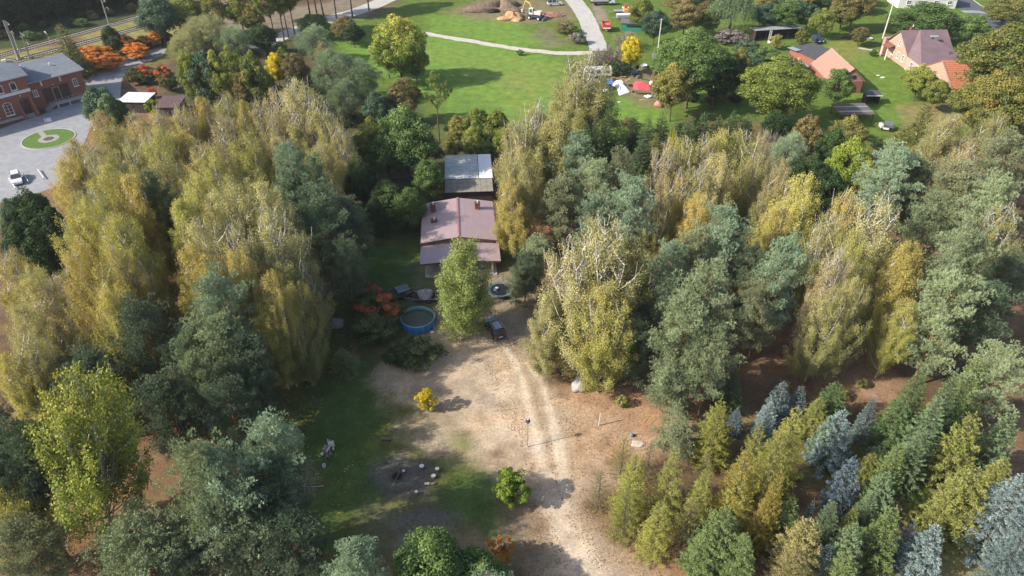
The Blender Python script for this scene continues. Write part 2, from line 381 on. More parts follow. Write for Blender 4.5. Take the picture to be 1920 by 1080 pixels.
# ------------------------------------------------------------------ tree kinds (mesh data built once per kind, shared by the trees of that kind)
def unit(a): return a / (np.linalg.norm(a, axis=-1, keepdims=True) + 1e-9)
class Cloud:
    def __init__(s): s.q = []; s.t = []
    def quads(s, c, n, sz, asp, tint):
        """diamond leaves: centre, normal, half length, width/length"""
        r = unit(rng.normal(size=c.shape)); t = unit(np.cross(n, r)); b = np.cross(n, t)
        sz = np.broadcast_to(sz, (len(c),))[:, None]
        s.q.append(np.stack([c + t * sz, c + b * sz * asp, c - t * sz, c - b * sz * asp], 1)); s.t.append(np.repeat(tint, 4))
    def blades(s, p, d, ln, wd, tint):
        """narrow leaf blades or needle sprays: base, direction, length, width"""
        r = unit(rng.normal(size=p.shape)); sd = unit(np.cross(d, r)); ln = np.broadcast_to(ln, (len(p),))[:, None]
        wd = np.broadcast_to(wd, (len(p),))[:, None]
        m = p + d * ln * .45
        s.q.append(np.stack([p, m + sd * wd, p + d * ln, m - sd * wd], 1)); s.t.append(np.repeat(tint, 4))
    def mesh(s, name):
        q = np.concatenate(s.q).reshape(-1, 3); t = np.concatenate(s.t); n = len(q) // 4
        me = bpy.data.meshes.new(name)
        me.vertices.add(len(q)); me.vertices.foreach_set('co', q.ravel().astype(np.float32))
        me.loops.add(n * 4); me.loops.foreach_set('vertex_index', np.arange(n * 4, dtype=np.int32))
        me.polygons.add(n); me.polygons.foreach_set('loop_start', np.arange(0, n * 4, 4, dtype=np.int32))
        a = me.attributes.new('tint', 'FLOAT', 'POINT'); a.data.foreach_set('value', np.clip(t, 0, 1).astype(np.float32))
        me.update(); me.materials.append(None); return me
def tubes_mesh(name, items):                    # items: (points, r0, r1, sides)
    V, F, o = [], [], 0
    for pts, r0, r1, k in items:
        pts = np.asarray(pts, float); m = len(pts)
        d = unit(np.gradient(pts, axis=0)); ref = np.where(np.abs(d[:, 2:]) < .9, [[0, 0, 1.]], [[1., 0, 0]])
        a = unit(np.cross(d, ref)); b = np.cross(d, a)
        rr = np.linspace(r0, r1, m)[:, None, None]; th = np.arange(k) * 2 * np.pi / k
        v = pts[:, None] + (a[:, None] * np.cos(th)[None, :, None] + b[:, None] * np.sin(th)[None, :, None]) * rr
        V.append(v.reshape(-1, 3)); i = o + np.arange(m * k).reshape(m, k); j = np.roll(i, -1, 1)
        F.append(np.stack([i[:-1], j[:-1], j[1:], i[1:]], -1).reshape(-1, 4)); o += m * k
    V = np.concatenate(V); F = np.concatenate(F); me = bpy.data.meshes.new(name)
    me.vertices.add(len(V)); me.vertices.foreach_set('co', V.ravel().astype(np.float32))
    me.loops.add(F.size); me.loops.foreach_set('vertex_index', F.ravel().astype(np.int32))
    me.polygons.add(len(F)); me.polygons.foreach_set('loop_start', np.arange(0, F.size, 4, dtype=np.int32))
    me.update(); me.shade_smooth(); me.materials.append(None); return me
U = lambda a, b, *s: rng.uniform(a, b, s if s else None)
def curve(p0, p1, bow, n=5):
    t = np.linspace(0, 1, n)[:, None]
    mid = (np.asarray(p0) + p1) / 2 + bow
    return (1 - t) ** 2 * p0 + 2 * t * (1 - t) * mid + t ** 2 * np.asarray(p1)

def k_birch(H=20., Rr=4.4, cb=.22, dens=1.0, bare=0.25, lean=0.0, leaders=3, lf=1.0):
    tb, cl = [], Cloud()
    top = np.array([U(-.6, .6) + lean, U(-.6, .6), H * .97])
    main = curve(np.zeros(3), top, np.array([U(-.5, .5), U(-.5, .5), 0]), 12)
    tb.append((main, .20, .03, 7)); axes = [(main, .12)]
    for i in range(leaders):
        f = U(.2, .5); p = main[int(f * 11)]; a = i * 6.283 / leaders + U(-.5, .5)
        q_ = U(.3, .72) * Rr; e = np.array([math.cos(a) * q_ + p[0], math.sin(a) * q_ + p[1], H * U(.74, .97)])
        c = curve(p, e, np.array([math.cos(a) * .6, math.sin(a) * .6, -.6]), 9); tb.append((c, .14, .035, 5)); axes.append((c, .07))
    ph = rng.uniform(0, 6.28, 3)
    def env(zf, a=0.): return Rr * max(.18, max(0, 1 - (((zf - cb) / (1 - cb) - .40) / (.62 if zf > cb + .4 * (1 - cb) else .5)) ** 2) ** (.6 if zf > cb + .4 * (1 - cb) else .5)) * (1 + .13 * math.sin(2 * a + ph[0]) + .10 * math.sin(3 * a + ph[1] + 5 * zf))
    for ax, r0 in axes:
        zl, zh = ax[0][2], ax[-1][2]
        nb = int((74 if ax is main else 90 / leaders) * dens ** .5)
        for i in range(nb):
            q0 = (i + U(0, 1)) / nb; ze = H * (cb + (1 - cb) * (q0 if ax is main else .25 + .75 * q0)); a = i * 2.4 + U(-.6, .6); zf = ze / H
            tgt = np.array([math.cos(a), math.sin(a), 0]) * env(zf, a) * U(.35, 1.06)
            cx0 = ax[min(len(ax) - 1, int(np.argmin(np.abs(ax[:, 2] - ze))))]
            rad = np.hypot(tgt[0] - cx0[0], tgt[1] - cx0[1])
            if rad > Rr * 1.35: continue
            zs = min(max(ze - rad * U(1.1, 2.0) - .2, zl + .3, H * .10), zh - .1)
            j = int(np.argmin(np.abs(ax[:, 2] - zs))); p = ax[j]
            e = np.array([tgt[0], tgt[1], max(ze, zs + .2)]); L = np.linalg.norm(e - p)
            out = unit(np.array([e[0] - p[0], e[1] - p[1], 0.]))
            c = curve(p, e, out * .14 * L - np.array([0, 0, .10 * L]), 6)
            tb.append((c, min(.085, .034 + .014 * L), .014, 3))
            ns = int((11 + 6.5 * L) * dens * (1 - bare * (zf > .72) * U(0, 1.6)))
            if ns <= 0: continue
            t = rng.uniform(.16, 1.05, ns) ** .75; q = np.minimum(t * 5, 4.999); k = q.astype(int)
            b0 = c[k] + (c[k + 1] - c[k]) * (q - k)[:, None] + rng.normal(0, .24, (ns, 3)) - [0, 0, .10]
            ln = rng.uniform(.2, 1.05, ns) * (1.2 - .4 * zf); nl = 13
            s = rng.uniform(0, 1, (ns, nl))
            pos = b0[:, None] + np.stack([0 * s, 0 * s, -s * ln[:, None]], -1) + unit(b0 * [1, 1, 0])[:, None] * (s * .3)[..., None] + rng.normal(0, .21, (ns, nl, 3))
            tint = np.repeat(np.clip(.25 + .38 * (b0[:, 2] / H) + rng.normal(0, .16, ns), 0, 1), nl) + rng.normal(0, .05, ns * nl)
            pos = pos.reshape(-1, 3); n = unit(rng.normal(size=pos.shape) * .8 + unit(pos * [1, 1, 0]) * .8 + [0, 0, .35])
            cl.quads(pos, n, rng.uniform(.055, .105, len(pos)) * lf, .7, tint)
    return tb, cl, H, Rr
def k_pine(H=17., Rr=4.2, cb=.33, dens=1.0, nb=66, flat=.55):
    tb, cl = [], Cloud()
    main = curve(np.zeros(3), np.array([U(-.8, .8), U(-.8, .8), H * .95]), np.array([U(-.6, .6), U(-.6, .6), 0]), 10)
    tb.append((main, .23, .05, 7))
    for i in range(nb):
        f = cb + (1 - cb) * ((i + U(0, 1)) / nb); x = f * 9; j = min(int(x), 8); p = main[j] + (main[j + 1] - main[j]) * (x - j)
        u = (f - cb) / (1 - cb); rad = Rr * (np.sin(np.clip(u * .80 + .18, 0, 1) * np.pi) ** .6) * U(.5, 1.12)
        a = i * 2.4 + U(-.6, .6); rise = rad * (U(-.05, .35) + .55 * u)
        e = p + np.array([math.cos(a) * rad, math.sin(a) * rad, rise])
        c = curve(p, e, np.array([0, 0, -.1 * rad]), 5); tb.append((c, .05 + .02 * (1 - u), .015, 3))
        npad = max(2, int((2 + rad * 1.5) * dens)); bt = U(-.18, .18)
        for k in range(npad):
            t = (k + .6) / npad * .75 + .28; q = min(t, 1.) * 3.999; m = int(q)
            pc = c[m] + (c[min(m + 1, 4)] - c[m]) * (q - m) + rng.normal(0, .35, 3) * [1, 1, .5]
            nt = int(19 * dens); pr = U(.45, .85)
            g = unit(rng.normal(size=(nt, 3))) * (rng.uniform(.35, 1, (nt, 1)) ** .5); tuft = pc + g * [pr, pr, pr * flat]
            dirv = unit(g * [1, 1, .7] + [0, 0, .55])
            nn = 7; pp = np.repeat(tuft, nn, 0); dd = unit(np.repeat(dirv, nn, 0) + rng.normal(0, .6, (nt * nn, 3)))
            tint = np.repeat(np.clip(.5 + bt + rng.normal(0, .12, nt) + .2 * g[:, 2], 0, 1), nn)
            cl.blades(pp, dd, rng.uniform(.20, .38, len(pp)), .026, tint)
    return tb, cl, H, Rr
def k_spruce(H=10., Rr=2.5, cb=.04, gap=.34, nbr=11, droop=.25, loose=.0, sl=.42, dens=1.0, power=.85, wd=.055, thin=1.0):
    tb, cl = [], Cloud(); main = np.array([[0, 0, z] for z in np.linspace(0, H * .99, 8)]); main[1:, :2] += rng.normal(0, .05, (7, 2))
    tb.append((main, .02 * H * .8, .02, 6)); z = cb * H; w = 0
    while z < H * .96:
        u = (z / H - cb) / (1 - cb); L0 = Rr * (1 - u) ** power + .12
        n = max(5, int(nbr * (1 - .35 * u))); w += 1
        for i in range(n):
            a = i * 6.283 / n + w * .7 + U(-.25, .25); L = L0 * U(.72, 1.1); zz = z + U(-.15, .15)
            dr = droop * (1 - u) + loose * U(-.3, .3); d = np.array([math.cos(a), math.sin(a), 0])
            p = np.array([main[0][0], 0, zz]); m = p + d * L * .55 + [0, 0, -dr * L * .5]; e = p + d * L + [0, 0, -dr * L * .55 + .35 * L * (u) + .06 * L]
            t = np.linspace(0, 1, 5)[:, None]; c = (1 - t) ** 2 * p + 2 * t * (1 - t) * m + t ** 2 * e
            if L > .5: tb.append((c, .025, .008, 3))
            ns = max(5, int(L / .062 * dens)); q = rng.uniform(.12, 1, ns) ** .7 * 3.999; k = q.astype(int)
            b0 = c[k] + (c[k + 1] - c[k]) * (q - k)[:, None]
            side = np.where(rng.random(ns) < .5, 1, -1)[:, None] * np.array([-math.sin(a), math.cos(a), 0])
            dd = unit(d * .8 + side * rng.uniform(.2, 1.2, (ns, 1)) + [0, 0, -.15] + rng.normal(0, .18 + loose, (ns, 3)))
            ln = sl * (1.15 - .5 * (q / 4)) * (.45 + .55 * min(1, L / 1.5)) * rng.uniform(.7, 1.2, ns)
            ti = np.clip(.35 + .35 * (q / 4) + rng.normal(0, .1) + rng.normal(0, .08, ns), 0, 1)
            cl.blades(b0, dd, ln, wd * thin, ti)
            # short side needles on each spray
            for rep in range(3):
                s = rng.uniform(.25, .9, ns)[:, None]; pp = b0 + dd * ln[:, None] * s
                d2 = unit(dd + np.cross(dd, [0, 0, 1.]) * rng.choice([-1, 1], (ns, 1)) * .9 + [0, 0, .1] + rng.normal(0, .25 + loose, (ns, 3)))
                cl.blades(pp, d2, ln * .5, wd * .8 * thin, ti + rng.normal(0, .05, ns))
        z += gap * U(.8, 1.2)
    cl.blades(np.array([[main[-1][0], main[-1][1], H * f] for f in (.94, .955, .97)]), unit(np.array([[.1, 0, 1.], [-.1, .1, 1.], [0, -.1, 1.]])), np.array([.5, .5, .45]), wd * 1.3, np.array([.9, .9, .9]))
    return tb, cl, H, Rr
def k_broad(H=12., Rr=4., cb=.22, ncl=110, nlf=150, cr=(.7, 1.25), leaf=(.10, .17), asp=.75, blade=False, up=.3, flat=.8, shape=1.0, stems=1, grad=.18, jit=.13, rmin=.45):
    tb, cl = [], Cloud(); cz = H * (cb + 1) / 2; hz = H * (1 - cb) / 2
    for st in range(stems):
        a = U(0, 6.28); o = 0 if stems == 1 else U(.1, .35) * Rr
        tb.append((curve(np.array([math.cos(a) * .3 * (stems > 1), math.sin(a) * .3 * (stems > 1), 0.]), np.array([math.cos(a) * o, math.sin(a) * o, H * .72]), np.array([0, 0, 0.]), 8), .012 * H + .04, .04, 7))
    ph = rng.uniform(0, 6.28, 6)
    for i in range(ncl):
        v = rng.normal(size=3); v /= np.linalg.norm(v); rr = U(rmin, 1.0) ** .5
        a, th = math.atan2(v[1], v[0]), v[2]
        lump = 1 + .16 * math.sin(2 * a + ph[0]) * math.cos(2.5 * th + ph[1]) + .11 * math.sin(4 * a + ph[2] + 3 * th)
        r_ = Rr * rr * lump * .84; zz = cz + v[2] * hz * rr * .86 * (1 + .1 * math.sin(3 * a + ph[3]))
        tz = (zz - cz) / hz; wid = (1 - .35 * max(0, tz) * shape)
        c = np.array([v[0] * r_ * wid, v[1] * r_ * wid, zz]); cs = U(*cr)
        ps = np.array([c[0] * .08, c[1] * .08, max(H * .12, min(H * .7, zz - np.hypot(c[0], c[1]) * .8))])
        if i % (2 if ncl < 200 else 5 if ncl < 350 else 14) == 0: tb.append((curve(ps, c, np.array([0, 0, -.15]), 4), .03 + .004 * H, .012, 3))
        g = unit(rng.normal(size=(nlf, 3)) + unit(c * [1, 1, .7] - [0, 0, 0]) * .25 + [0, 0, up]); q = rng.uniform(.6, 1.08, (nlf, 1))
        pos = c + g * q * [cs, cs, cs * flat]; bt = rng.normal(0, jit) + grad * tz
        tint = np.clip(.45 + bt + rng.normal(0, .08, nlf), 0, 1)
        if blade: cl.blades(pos, unit(g * .8 + [0, 0, up] + rng.normal(0, .3, g.shape)), rng.uniform(*leaf, nlf) * 2, np.mean(leaf) * asp, tint)
        else: cl.quads(pos, unit(g + rng.normal(0, .45, g.shape)), rng.uniform(*leaf, nlf), asp, tint)
    return tb, cl, H, Rr
def k_weep(H=11., Rr=5.):
    tb, cl = [], Cloud(); tb.append((np.array([[0, 0, z] for z in np.linspace(0, H * .7, 6)]), .35, .1, 7))
    for i in range(420):
        a, u = U(0, 6.28), U(0, 1) ** .5; r_ = Rr * u; z0 = H * (1 - .38 * u ** 2) + U(-.5, .3); ln = U(1.5, 4.5); n = 40
        s = np.linspace(0, 1, n)[:, None]; p = np.array([math.cos(a) * r_, math.sin(a) * r_, z0]) + s * [math.cos(a) * .5, math.sin(a) * .5, -ln] + rng.normal(0, .10, (n, 3))
        cl.blades(p, unit(np.array([0, 0, -1.]) + rng.normal(0, .5, (n, 3))), rng.uniform(.2, .4, n), .05, np.clip(.45 + rng.normal(0, .15) + rng.normal(0, .05, n), 0, 1))
        if i % 8 == 0: tb.append((curve(np.array([0, 0, H * .55]), p[0], np.array([0, 0, .8]), 4), .08, .02, 3))
    return tb, cl, H, Rr
def k_bare(H=4., Rr=2.5, stems=40, col=.5):
    tb, cl = [], Cloud()
    for i in range(stems):
        a, u = U(0, 6.28), U(0, 1) ** .5; p = np.array([math.cos(a), math.sin(a), 0]) * Rr * .3 * u
        e = np.array([math.cos(a) * Rr * u, math.sin(a) * Rr * u, H * (1 - .4 * u * u) * U(.7, 1)]); c = curve(p, e, np.array([0, 0, .3]), 5)
        tb.append((c, .03, .01, 3)); n = 60; k = rng.integers(1, 5, n); b0 = c[k] + rng.normal(0, .12, (n, 3))
        cl.blades(b0, unit(unit(e - p) + [0, 0, .3] + rng.normal(0, .55, (n, 3))), rng.uniform(.3, .8, n), .022, np.clip(.5 + rng.normal(0, .15, n), 0, 1))
    return tb, cl, H, Rr

KINDS = {
 'B': [k_birch(leaders=5, bare=.6, dens=.9), k_birch(leaders=7, bare=.95, dens=.9), k_birch(dens=.85, bare=1.1, leaders=6), k_birch(Rr=5.0, leaders=4, dens=.7, bare=.3), k_birch(Rr=3.4, leaders=2, lean=1.0), k_birch(Rr=5.2, cb=.15, leaders=3, dens=.75, bare=.45), k_birch(H=17, Rr=4.2, cb=.3, leaders=2, dens=.7, bare=.8)],
 'b': [k_birch(H=16, Rr=3., dens=.35, bare=.9, leaders=3)],
 'P': [k_pine(), k_pine(Rr=4.8, cb=.3), k_pine(H=15, Rr=4.4, cb=.22, nb=84), k_pine(H=19, Rr=4.2, cb=.4)],
 'p': [k_pine(H=11, Rr=4.2, cb=.12, nb=60)],
 'S': [k_spruce(wd=.036, gap=.42, loose=.06), k_spruce(H=11, Rr=2.7, droop=.4, sl=.5, wd=.036, gap=.5, loose=.08), k_spruce(H=8, Rr=2.3, gap=.36, wd=.036, droop=.1, loose=.06)],
 's': [k_spruce(H=9, Rr=3.2, gap=.4, nbr=9, droop=.02, sl=.55, wd=.045, power=.75, loose=.16), k_spruce(H=9, Rr=2.6, gap=.45, nbr=8, droop=-.08, sl=.55, wd=.045, power=.85, loose=.2)],
 'N': [k_spruce(H=7, Rr=2.1, gap=.34, droop=.12, sl=.42, wd=.036), k_spruce(H=7, Rr=2.3, gap=.40, droop=.0, sl=.48, wd=.040, power=.8, loose=.1), k_spruce(H=12, Rr=4.6, gap=.42, nbr=13, sl=.42, wd=.032, droop=.08, power=.8, dens=.8, loose=.06)],
 'L': [k_spruce(H=11, Rr=2.7, gap=.40, nbr=9, droop=.02, loose=.40, sl=.52, wd=.024, dens=.9, power=.75), k_spruce(H=11, Rr=2.5, gap=.44, nbr=8, droop=-.1, loose=.5, sl=.5, wd=.022, dens=.85, power=.7), k_spruce(H=9, Rr=2.3, gap=.5, nbr=7, droop=-.1, loose=.5, sl=.4, wd=.02, dens=.6, power=.6)],
 'D': [k_broad(), k_broad(ncl=140, Rr=4.6), k_broad(H=10, Rr=3.6, ncl=90, cb=.15), k_broad(H=13, Rr=4.2, ncl=150, cb=.2, cr=(.55, 1.0), nlf=120)],
 'O': [k_broad(H=16, Rr=6.5, ncl=230, nlf=130, cr=(.8, 1.5), leaf=(.11, .18), flat=.6)],
 'A': [k_broad(H=21, Rr=5.8, ncl=190, nlf=95, cb=.38, cr=(.6, 1.2), leaf=(.12, .2), flat=.7), k_birch(H=21, Rr=6.0, cb=.40, dens=.5, bare=.3, leaders=5, lf=1.5)],
 'W': [k_broad(H=11, Rr=4.2, cb=.05, ncl=170, nlf=110, cr=(.35, .95), leaf=(.15, .30), asp=.12, blade=True, up=.8, stems=3, flat=1.5)],
 'w': [k_broad(H=6, Rr=4.5, cb=.02, ncl=170, nlf=100, cr=(.3, .85), leaf=(.13, .26), asp=.12, blade=True, up=.6, stems=4, flat=1.2)],
 'Q': [k_broad(H=4, Rr=1.8, ncl=30, nlf=55, cb=.2, cr=(.22, .45), leaf=(.07, .12), rmin=.3, stems=2)],
 'Z': [k_broad(H=14, Rr=3.4, ncl=42, nlf=110, cb=.42, cr=(.3, .65), leaf=(.07, .12), flat=1., rmin=.3)],
 'E': [k_broad(H=18, Rr=4.6, ncl=130, nlf=90, cb=.36, cr=(.5, 1.1), leaf=(.12, .19), flat=.8)],
 'V': [k_weep()],
 'M': [k_broad(H=5, Rr=2.2, cb=.05, rmin=.2, ncl=95, nlf=90, cr=(.25, .62), leaf=(.07, .12), up=.5, stems=4, flat=.6), k_broad(H=4.2, Rr=2.0, cb=.05, rmin=.2, ncl=54, nlf=80, cr=(.25, .6), leaf=(.07, .12), up=.5, stems=3, flat=.6)],
 'U': [k_broad(H=4.6, Rr=2.6, cb=.02, ncl=70, nlf=110, cr=(.4, .8), leaf=(.08, .14), up=.3, stems=3, grad=.3, jit=.2, flat=.6), k_broad(H=4.2, Rr=2.4, cb=.02, ncl=60, nlf=110, cr=(.4, .8), leaf=(.08, .14), up=.3, stems=3, grad=.3, jit=.2, flat=.6)],
 'Y': [k_broad(H=15, Rr=6, cb=.12, ncl=230, nlf=120, cr=(.7, 1.2), leaf=(.10, .17), grad=.5, stems=1, shape=.6)],
 'K': [k_broad(H=13, Rr=4.6, cb=.02, ncl=130, nlf=120, leaf=(.11, .18), grad=.2)],
 'H': [k_broad(H=3, Rr=1.8, cb=.0, ncl=50, nlf=80, cr=(.2, .55), leaf=(.06, .11), stems=3)],
 'T': [k_bare(), k_bare(H=3, Rr=3)],
 'C': [k_broad(H=8, Rr=3.2, cb=.0, ncl=130, nlf=150, cr=(.6, .9), leaf=(.08, .13), flat=1., stems=2)],
 'R': [k_birch(H=15, Rr=4.0, cb=.06, dens=.85, bare=.1, leaders=3)],
}
DATA = {}
for kk, lst in KINDS.items():
    DATA[kk] = [(tubes_mesh('trunk_' + kk + str(i), p[0]), p[1].mesh('crown_' + kk + str(i)), p[2], p[3]) for i, p in enumerate(lst)]

# ------------------------------------------------------------------ bark and leaf colours
def bark_birch():
    m, t, b = nodes('birch_bark'); tc = t.nodes.new('ShaderNodeTexCoord')
    mp = t.nodes.new('ShaderNodeMapping'); mp.inputs['Scale'].default_value = (2, 2, 7); t.links.new(tc.outputs['Object'], mp.inputs[0])
    n = t.nodes.new('ShaderNodeTexNoise'); n.inputs['Scale'].default_value = 1.0; n.inputs['Detail'].default_value = 5; t.links.new(mp.outputs[0], n.inputs['Vector'])
    r = t.nodes.new('ShaderNodeValToRGB'); r.color_ramp.elements[0].position = .40; r.color_ramp.elements[0].color = (.10, .085, .075, 1)
    r.color_ramp.elements[1].position = .50; r.color_ramp.elements[1].color = (.58, .54, .47, 1)
    t.links.new(n.outputs['Fac'], r.inputs[0]); t.links.new(r.outputs[0], b.inputs['Base Color']); b.inputs['Roughness'].default_value = .8
    return m
def bark_pine():
    m, t, b = nodes('pine_bark'); tc = t.nodes.new('ShaderNodeTexCoord'); sp = t.nodes.new('ShaderNodeSeparateXYZ'); t.links.new(tc.outputs['Object'], sp.inputs[0])
    n = t.nodes.new('ShaderNodeTexNoise'); n.inputs['Scale'].default_value = 3.0; t.links.new(tc.outputs['Object'], n.inputs['Vector'])
    a = t.nodes.new('ShaderNodeMath'); a.operation = 'MULTIPLY_ADD'; a.inputs[1].default_value = .07; t.links.new(sp.outputs[2], a.inputs[0]); t.links.new(n.outputs['Fac'], a.inputs[2])
    r = t.nodes.new('ShaderNodeValToRGB'); r.color_ramp.elements[0].position = .5; r.color_ramp.elements[0].color = (.11, .075, .055, 1)
    r.color_ramp.elements[1].position = 1.0; r.color_ramp.elements[1].color = (.36, .16, .07, 1)
    t.links.new(a.outputs[0], r.inputs[0]); t.links.new(r.outputs[0], b.inputs['Base Color']); b.inputs['Roughness'].default_value = .9
    return m
BARK = {'B': bark_birch(), 'P': bark_pine(), 'X': mat('grey_brown_bark', (.12, .095, .07), .9, var=.3, scale=4), 'G': mat('pale_grey_bark', (.36, .35, .32), .85, var=.25, scale=3)}
BK = dict(B='B', b='B', P='P', p='P', A='G')
LM = {
 'gold': leaf_mat('birch_leaves_gold', (0.291, 0.286, 0.092), (0.468, 0.403, 0.117), (0.618, 0.476, 0.142)),
 'goldb': leaf_mat('birch_leaves_brown', (0.265, 0.267, 0.117), (0.389, 0.353, 0.151), (0.511, 0.421, 0.188)),
 'yel': leaf_mat('birch_leaves_yellow_green', (0.259, 0.284, 0.086), (0.437, 0.423, 0.118), (0.601, 0.529, 0.146)),
 'olive': leaf_mat('birch_leaves_olive', (0.222, 0.239, 0.092), (0.341, 0.333, 0.123), (0.481, 0.426, 0.166)),
 'pale': leaf_mat('birch_leaves_pale', (0.318, 0.32, 0.141), (0.46, 0.425, 0.19), (0.602, 0.519, 0.237)),
 'rust': leaf_mat('birch_leaves_rust', (0.313, 0.298, 0.126), (0.464, 0.39, 0.166), (0.593, 0.444, 0.185)),
 'tan': leaf_mat('birch_leaves_tan', (0.353, 0.309, 0.165), (0.467, 0.397, 0.219), (0.578, 0.466, 0.279)),
 'pine': leaf_mat('pine_needles', (0.16, 0.195, 0.1), (0.27, 0.33, 0.18), (0.38, 0.455, 0.26), trans=.15),
 'pineb': leaf_mat('pine_needles_blue', (0.15, 0.205, 0.125), (0.25, 0.34, 0.215), (0.37, 0.485, 0.32), trans=.15),
 'pined': leaf_mat('pine_needles_dark', (0.075, 0.11, 0.065), (0.125, 0.18, 0.105), (0.19, 0.26, 0.15), trans=.12),
 'pineo': leaf_mat('pine_needles_olive', (0.18, 0.2, 0.11), (0.28, 0.31, 0.17), (0.38, 0.41, 0.23), trans=.15),
 'spr': leaf_mat('spruce_needles', (0.045, 0.085, 0.03), (0.09, 0.155, 0.055), (0.16, 0.24, 0.08), trans=.12),
 'sprl': leaf_mat('spruce_needles_light', (.09, .15, .05), (.17, .24, .08), (.26, .33, .12), trans=.15),
 'spro': leaf_mat('spruce_needles_olive', (.13, .16, .04), (.24, .26, .07), (.36, .36, .11), trans=.15),
 'sprg': leaf_mat('spruce_needles_greyish', (0.095, 0.15, 0.07), (0.165, 0.24, 0.115), (0.26, 0.35, 0.175), trans=.12),
 'blue': leaf_mat('blue_spruce_needles', (0.09, 0.14, 0.13), (0.18, 0.25, 0.245), (0.34, 0.43, 0.42), trans=.1, objvar=.1),
 'blued': leaf_mat('blue_spruce_needles_dark', (0.07, 0.1, 0.12), (0.12, 0.17, 0.205), (0.2, 0.27, 0.31), trans=.1, objvar=.1),
 'lar': leaf_mat('larch_needles', (0.2, 0.23, 0.06), (0.34, 0.36, 0.09), (0.5, 0.48, 0.13), trans=.35),
 'larg': leaf_mat('larch_needles_golden', (0.28, 0.25, 0.06), (0.44, 0.37, 0.08), (0.56, 0.44, 0.11), trans=.35),
 'larb': leaf_mat('larch_needles_brown', (0.2, 0.2, 0.085), (0.31, 0.29, 0.12), (0.44, 0.38, 0.17), trans=.3),
 'grn': leaf_mat('leaves_green', (0.07, 0.13, 0.035), (0.13, 0.21, 0.06), (0.21, 0.3, 0.085)),
 'grnd': leaf_mat('leaves_dark_green', (.025, .055, .02), (.045, .09, .03), (.08, .14, .04)),
 'grnb': leaf_mat('leaves_bluish_green', (.06, .11, .065), (.10, .17, .10), (.16, .24, .14)),
 'lime': leaf_mat('leaves_lime', (0.13, 0.22, 0.03), (0.25, 0.35, 0.05), (0.42, 0.48, 0.08)),
 'yg': leaf_mat('leaves_yellow_green', (0.13, 0.17, 0.04), (0.24, 0.28, 0.06), (0.38, 0.39, 0.09)),
 'ygr': leaf_mat('leaves_yellow_green_ochre', (0.15, 0.17, 0.05), (0.27, 0.27, 0.08), (0.42, 0.36, 0.11)),
 'yell': leaf_mat('leaves_yellow', (.38, .34, .03), (.62, .52, .03), (.78, .62, .04), objvar=.08),
 'ora': leaf_mat('leaves_orange', (0.3, 0.2, 0.045), (0.62, 0.24, 0.035), (0.72, 0.24, 0.04), objvar=.08),
 'red': leaf_mat('sumac_leaves_red', (0.06, 0.1, 0.025), (0.1, 0.145, 0.035), (0.75, 0.15, 0.08), objvar=.05, mid=.62),
 'mapl': leaf_mat('maple_leaves_turning', (0.14, 0.22, 0.05), (0.34, 0.4, 0.07), (0.66, 0.56, 0.16), objvar=.05),
 'sil': leaf_mat('willow_leaves_silver', (.16, .22, .13), (.27, .35, .22), (.42, .50, .34)),
 'silo': leaf_mat('willow_leaves_pale_olive', (.24, .26, .13), (.40, .41, .22), (.55, .53, .30)),
 'twig': leaf_mat('bare_twigs', (.13, .10, .095), (.22, .175, .165), (.32, .26, .24), trans=0),
 'scar': leaf_mat('scarlet_leaves', (.45, .08, .04), (.62, .10, .05), (.75, .15, .07)),
 'grn2': leaf_mat('leaves_dull_green', (.05, .08, .03), (.085, .13, .045), (.17, .21, .07)),
 'oak': leaf_mat('oak_leaves', (.09, .125, .035), (.17, .205, .055), (.42, .30, .08)),
 'wal': leaf_mat('walnut_leaves', (.13, .17, .035), (.23, .28, .055), (.36, .37, .085)),
 'asp': leaf_mat('aspen_leaves', (.18, .25, .05), (.34, .37, .07), (.56, .49, .11)),
 'lim2': leaf_mat('larch_light_green', (0.17, 0.23, 0.06), (0.3, 0.37, 0.11), (0.48, 0.52, 0.18)),
 'bro': leaf_mat('leaves_brownish', (.15, .14, .05), (.24, .20, .08), (.34, .26, .11)),
}
CATS = dict(B='birch', b='birch', P='pine', p='pine', S='spruce', s='conifer', N='blue spruce', L='larch', D='tree', O='oak', A='aspen', W='willow', w='willow', V='willow', M='shrub', H='shrub', T='bare shrub', C='clipped shrub', R='larch', E='roadside tree', Z='mistletoe tree', Q='sapling', U='sumac', Y='maple', K='tree')
NAMES = dict(B='birch_tree', b='birch_tree', P='pine_tree', p='pine_tree', S='spruce_tree', s='conifer_tree', N='blue_spruce', L='larch_tree', D='broadleaf_tree', O='oak_tree', A='aspen_tree', W='willow_tree', w='willow_tree', V='weeping_willow', M='shrub', H='shrub', T='bare_shrub', C='rounded_shrub', R='larch_tree', E='roadside_tree', Z='mistletoe_tree', Q='sapling', U='sumac_bush', Y='maple_tree', K='broadleaf_tree')
trng = random.Random(21)
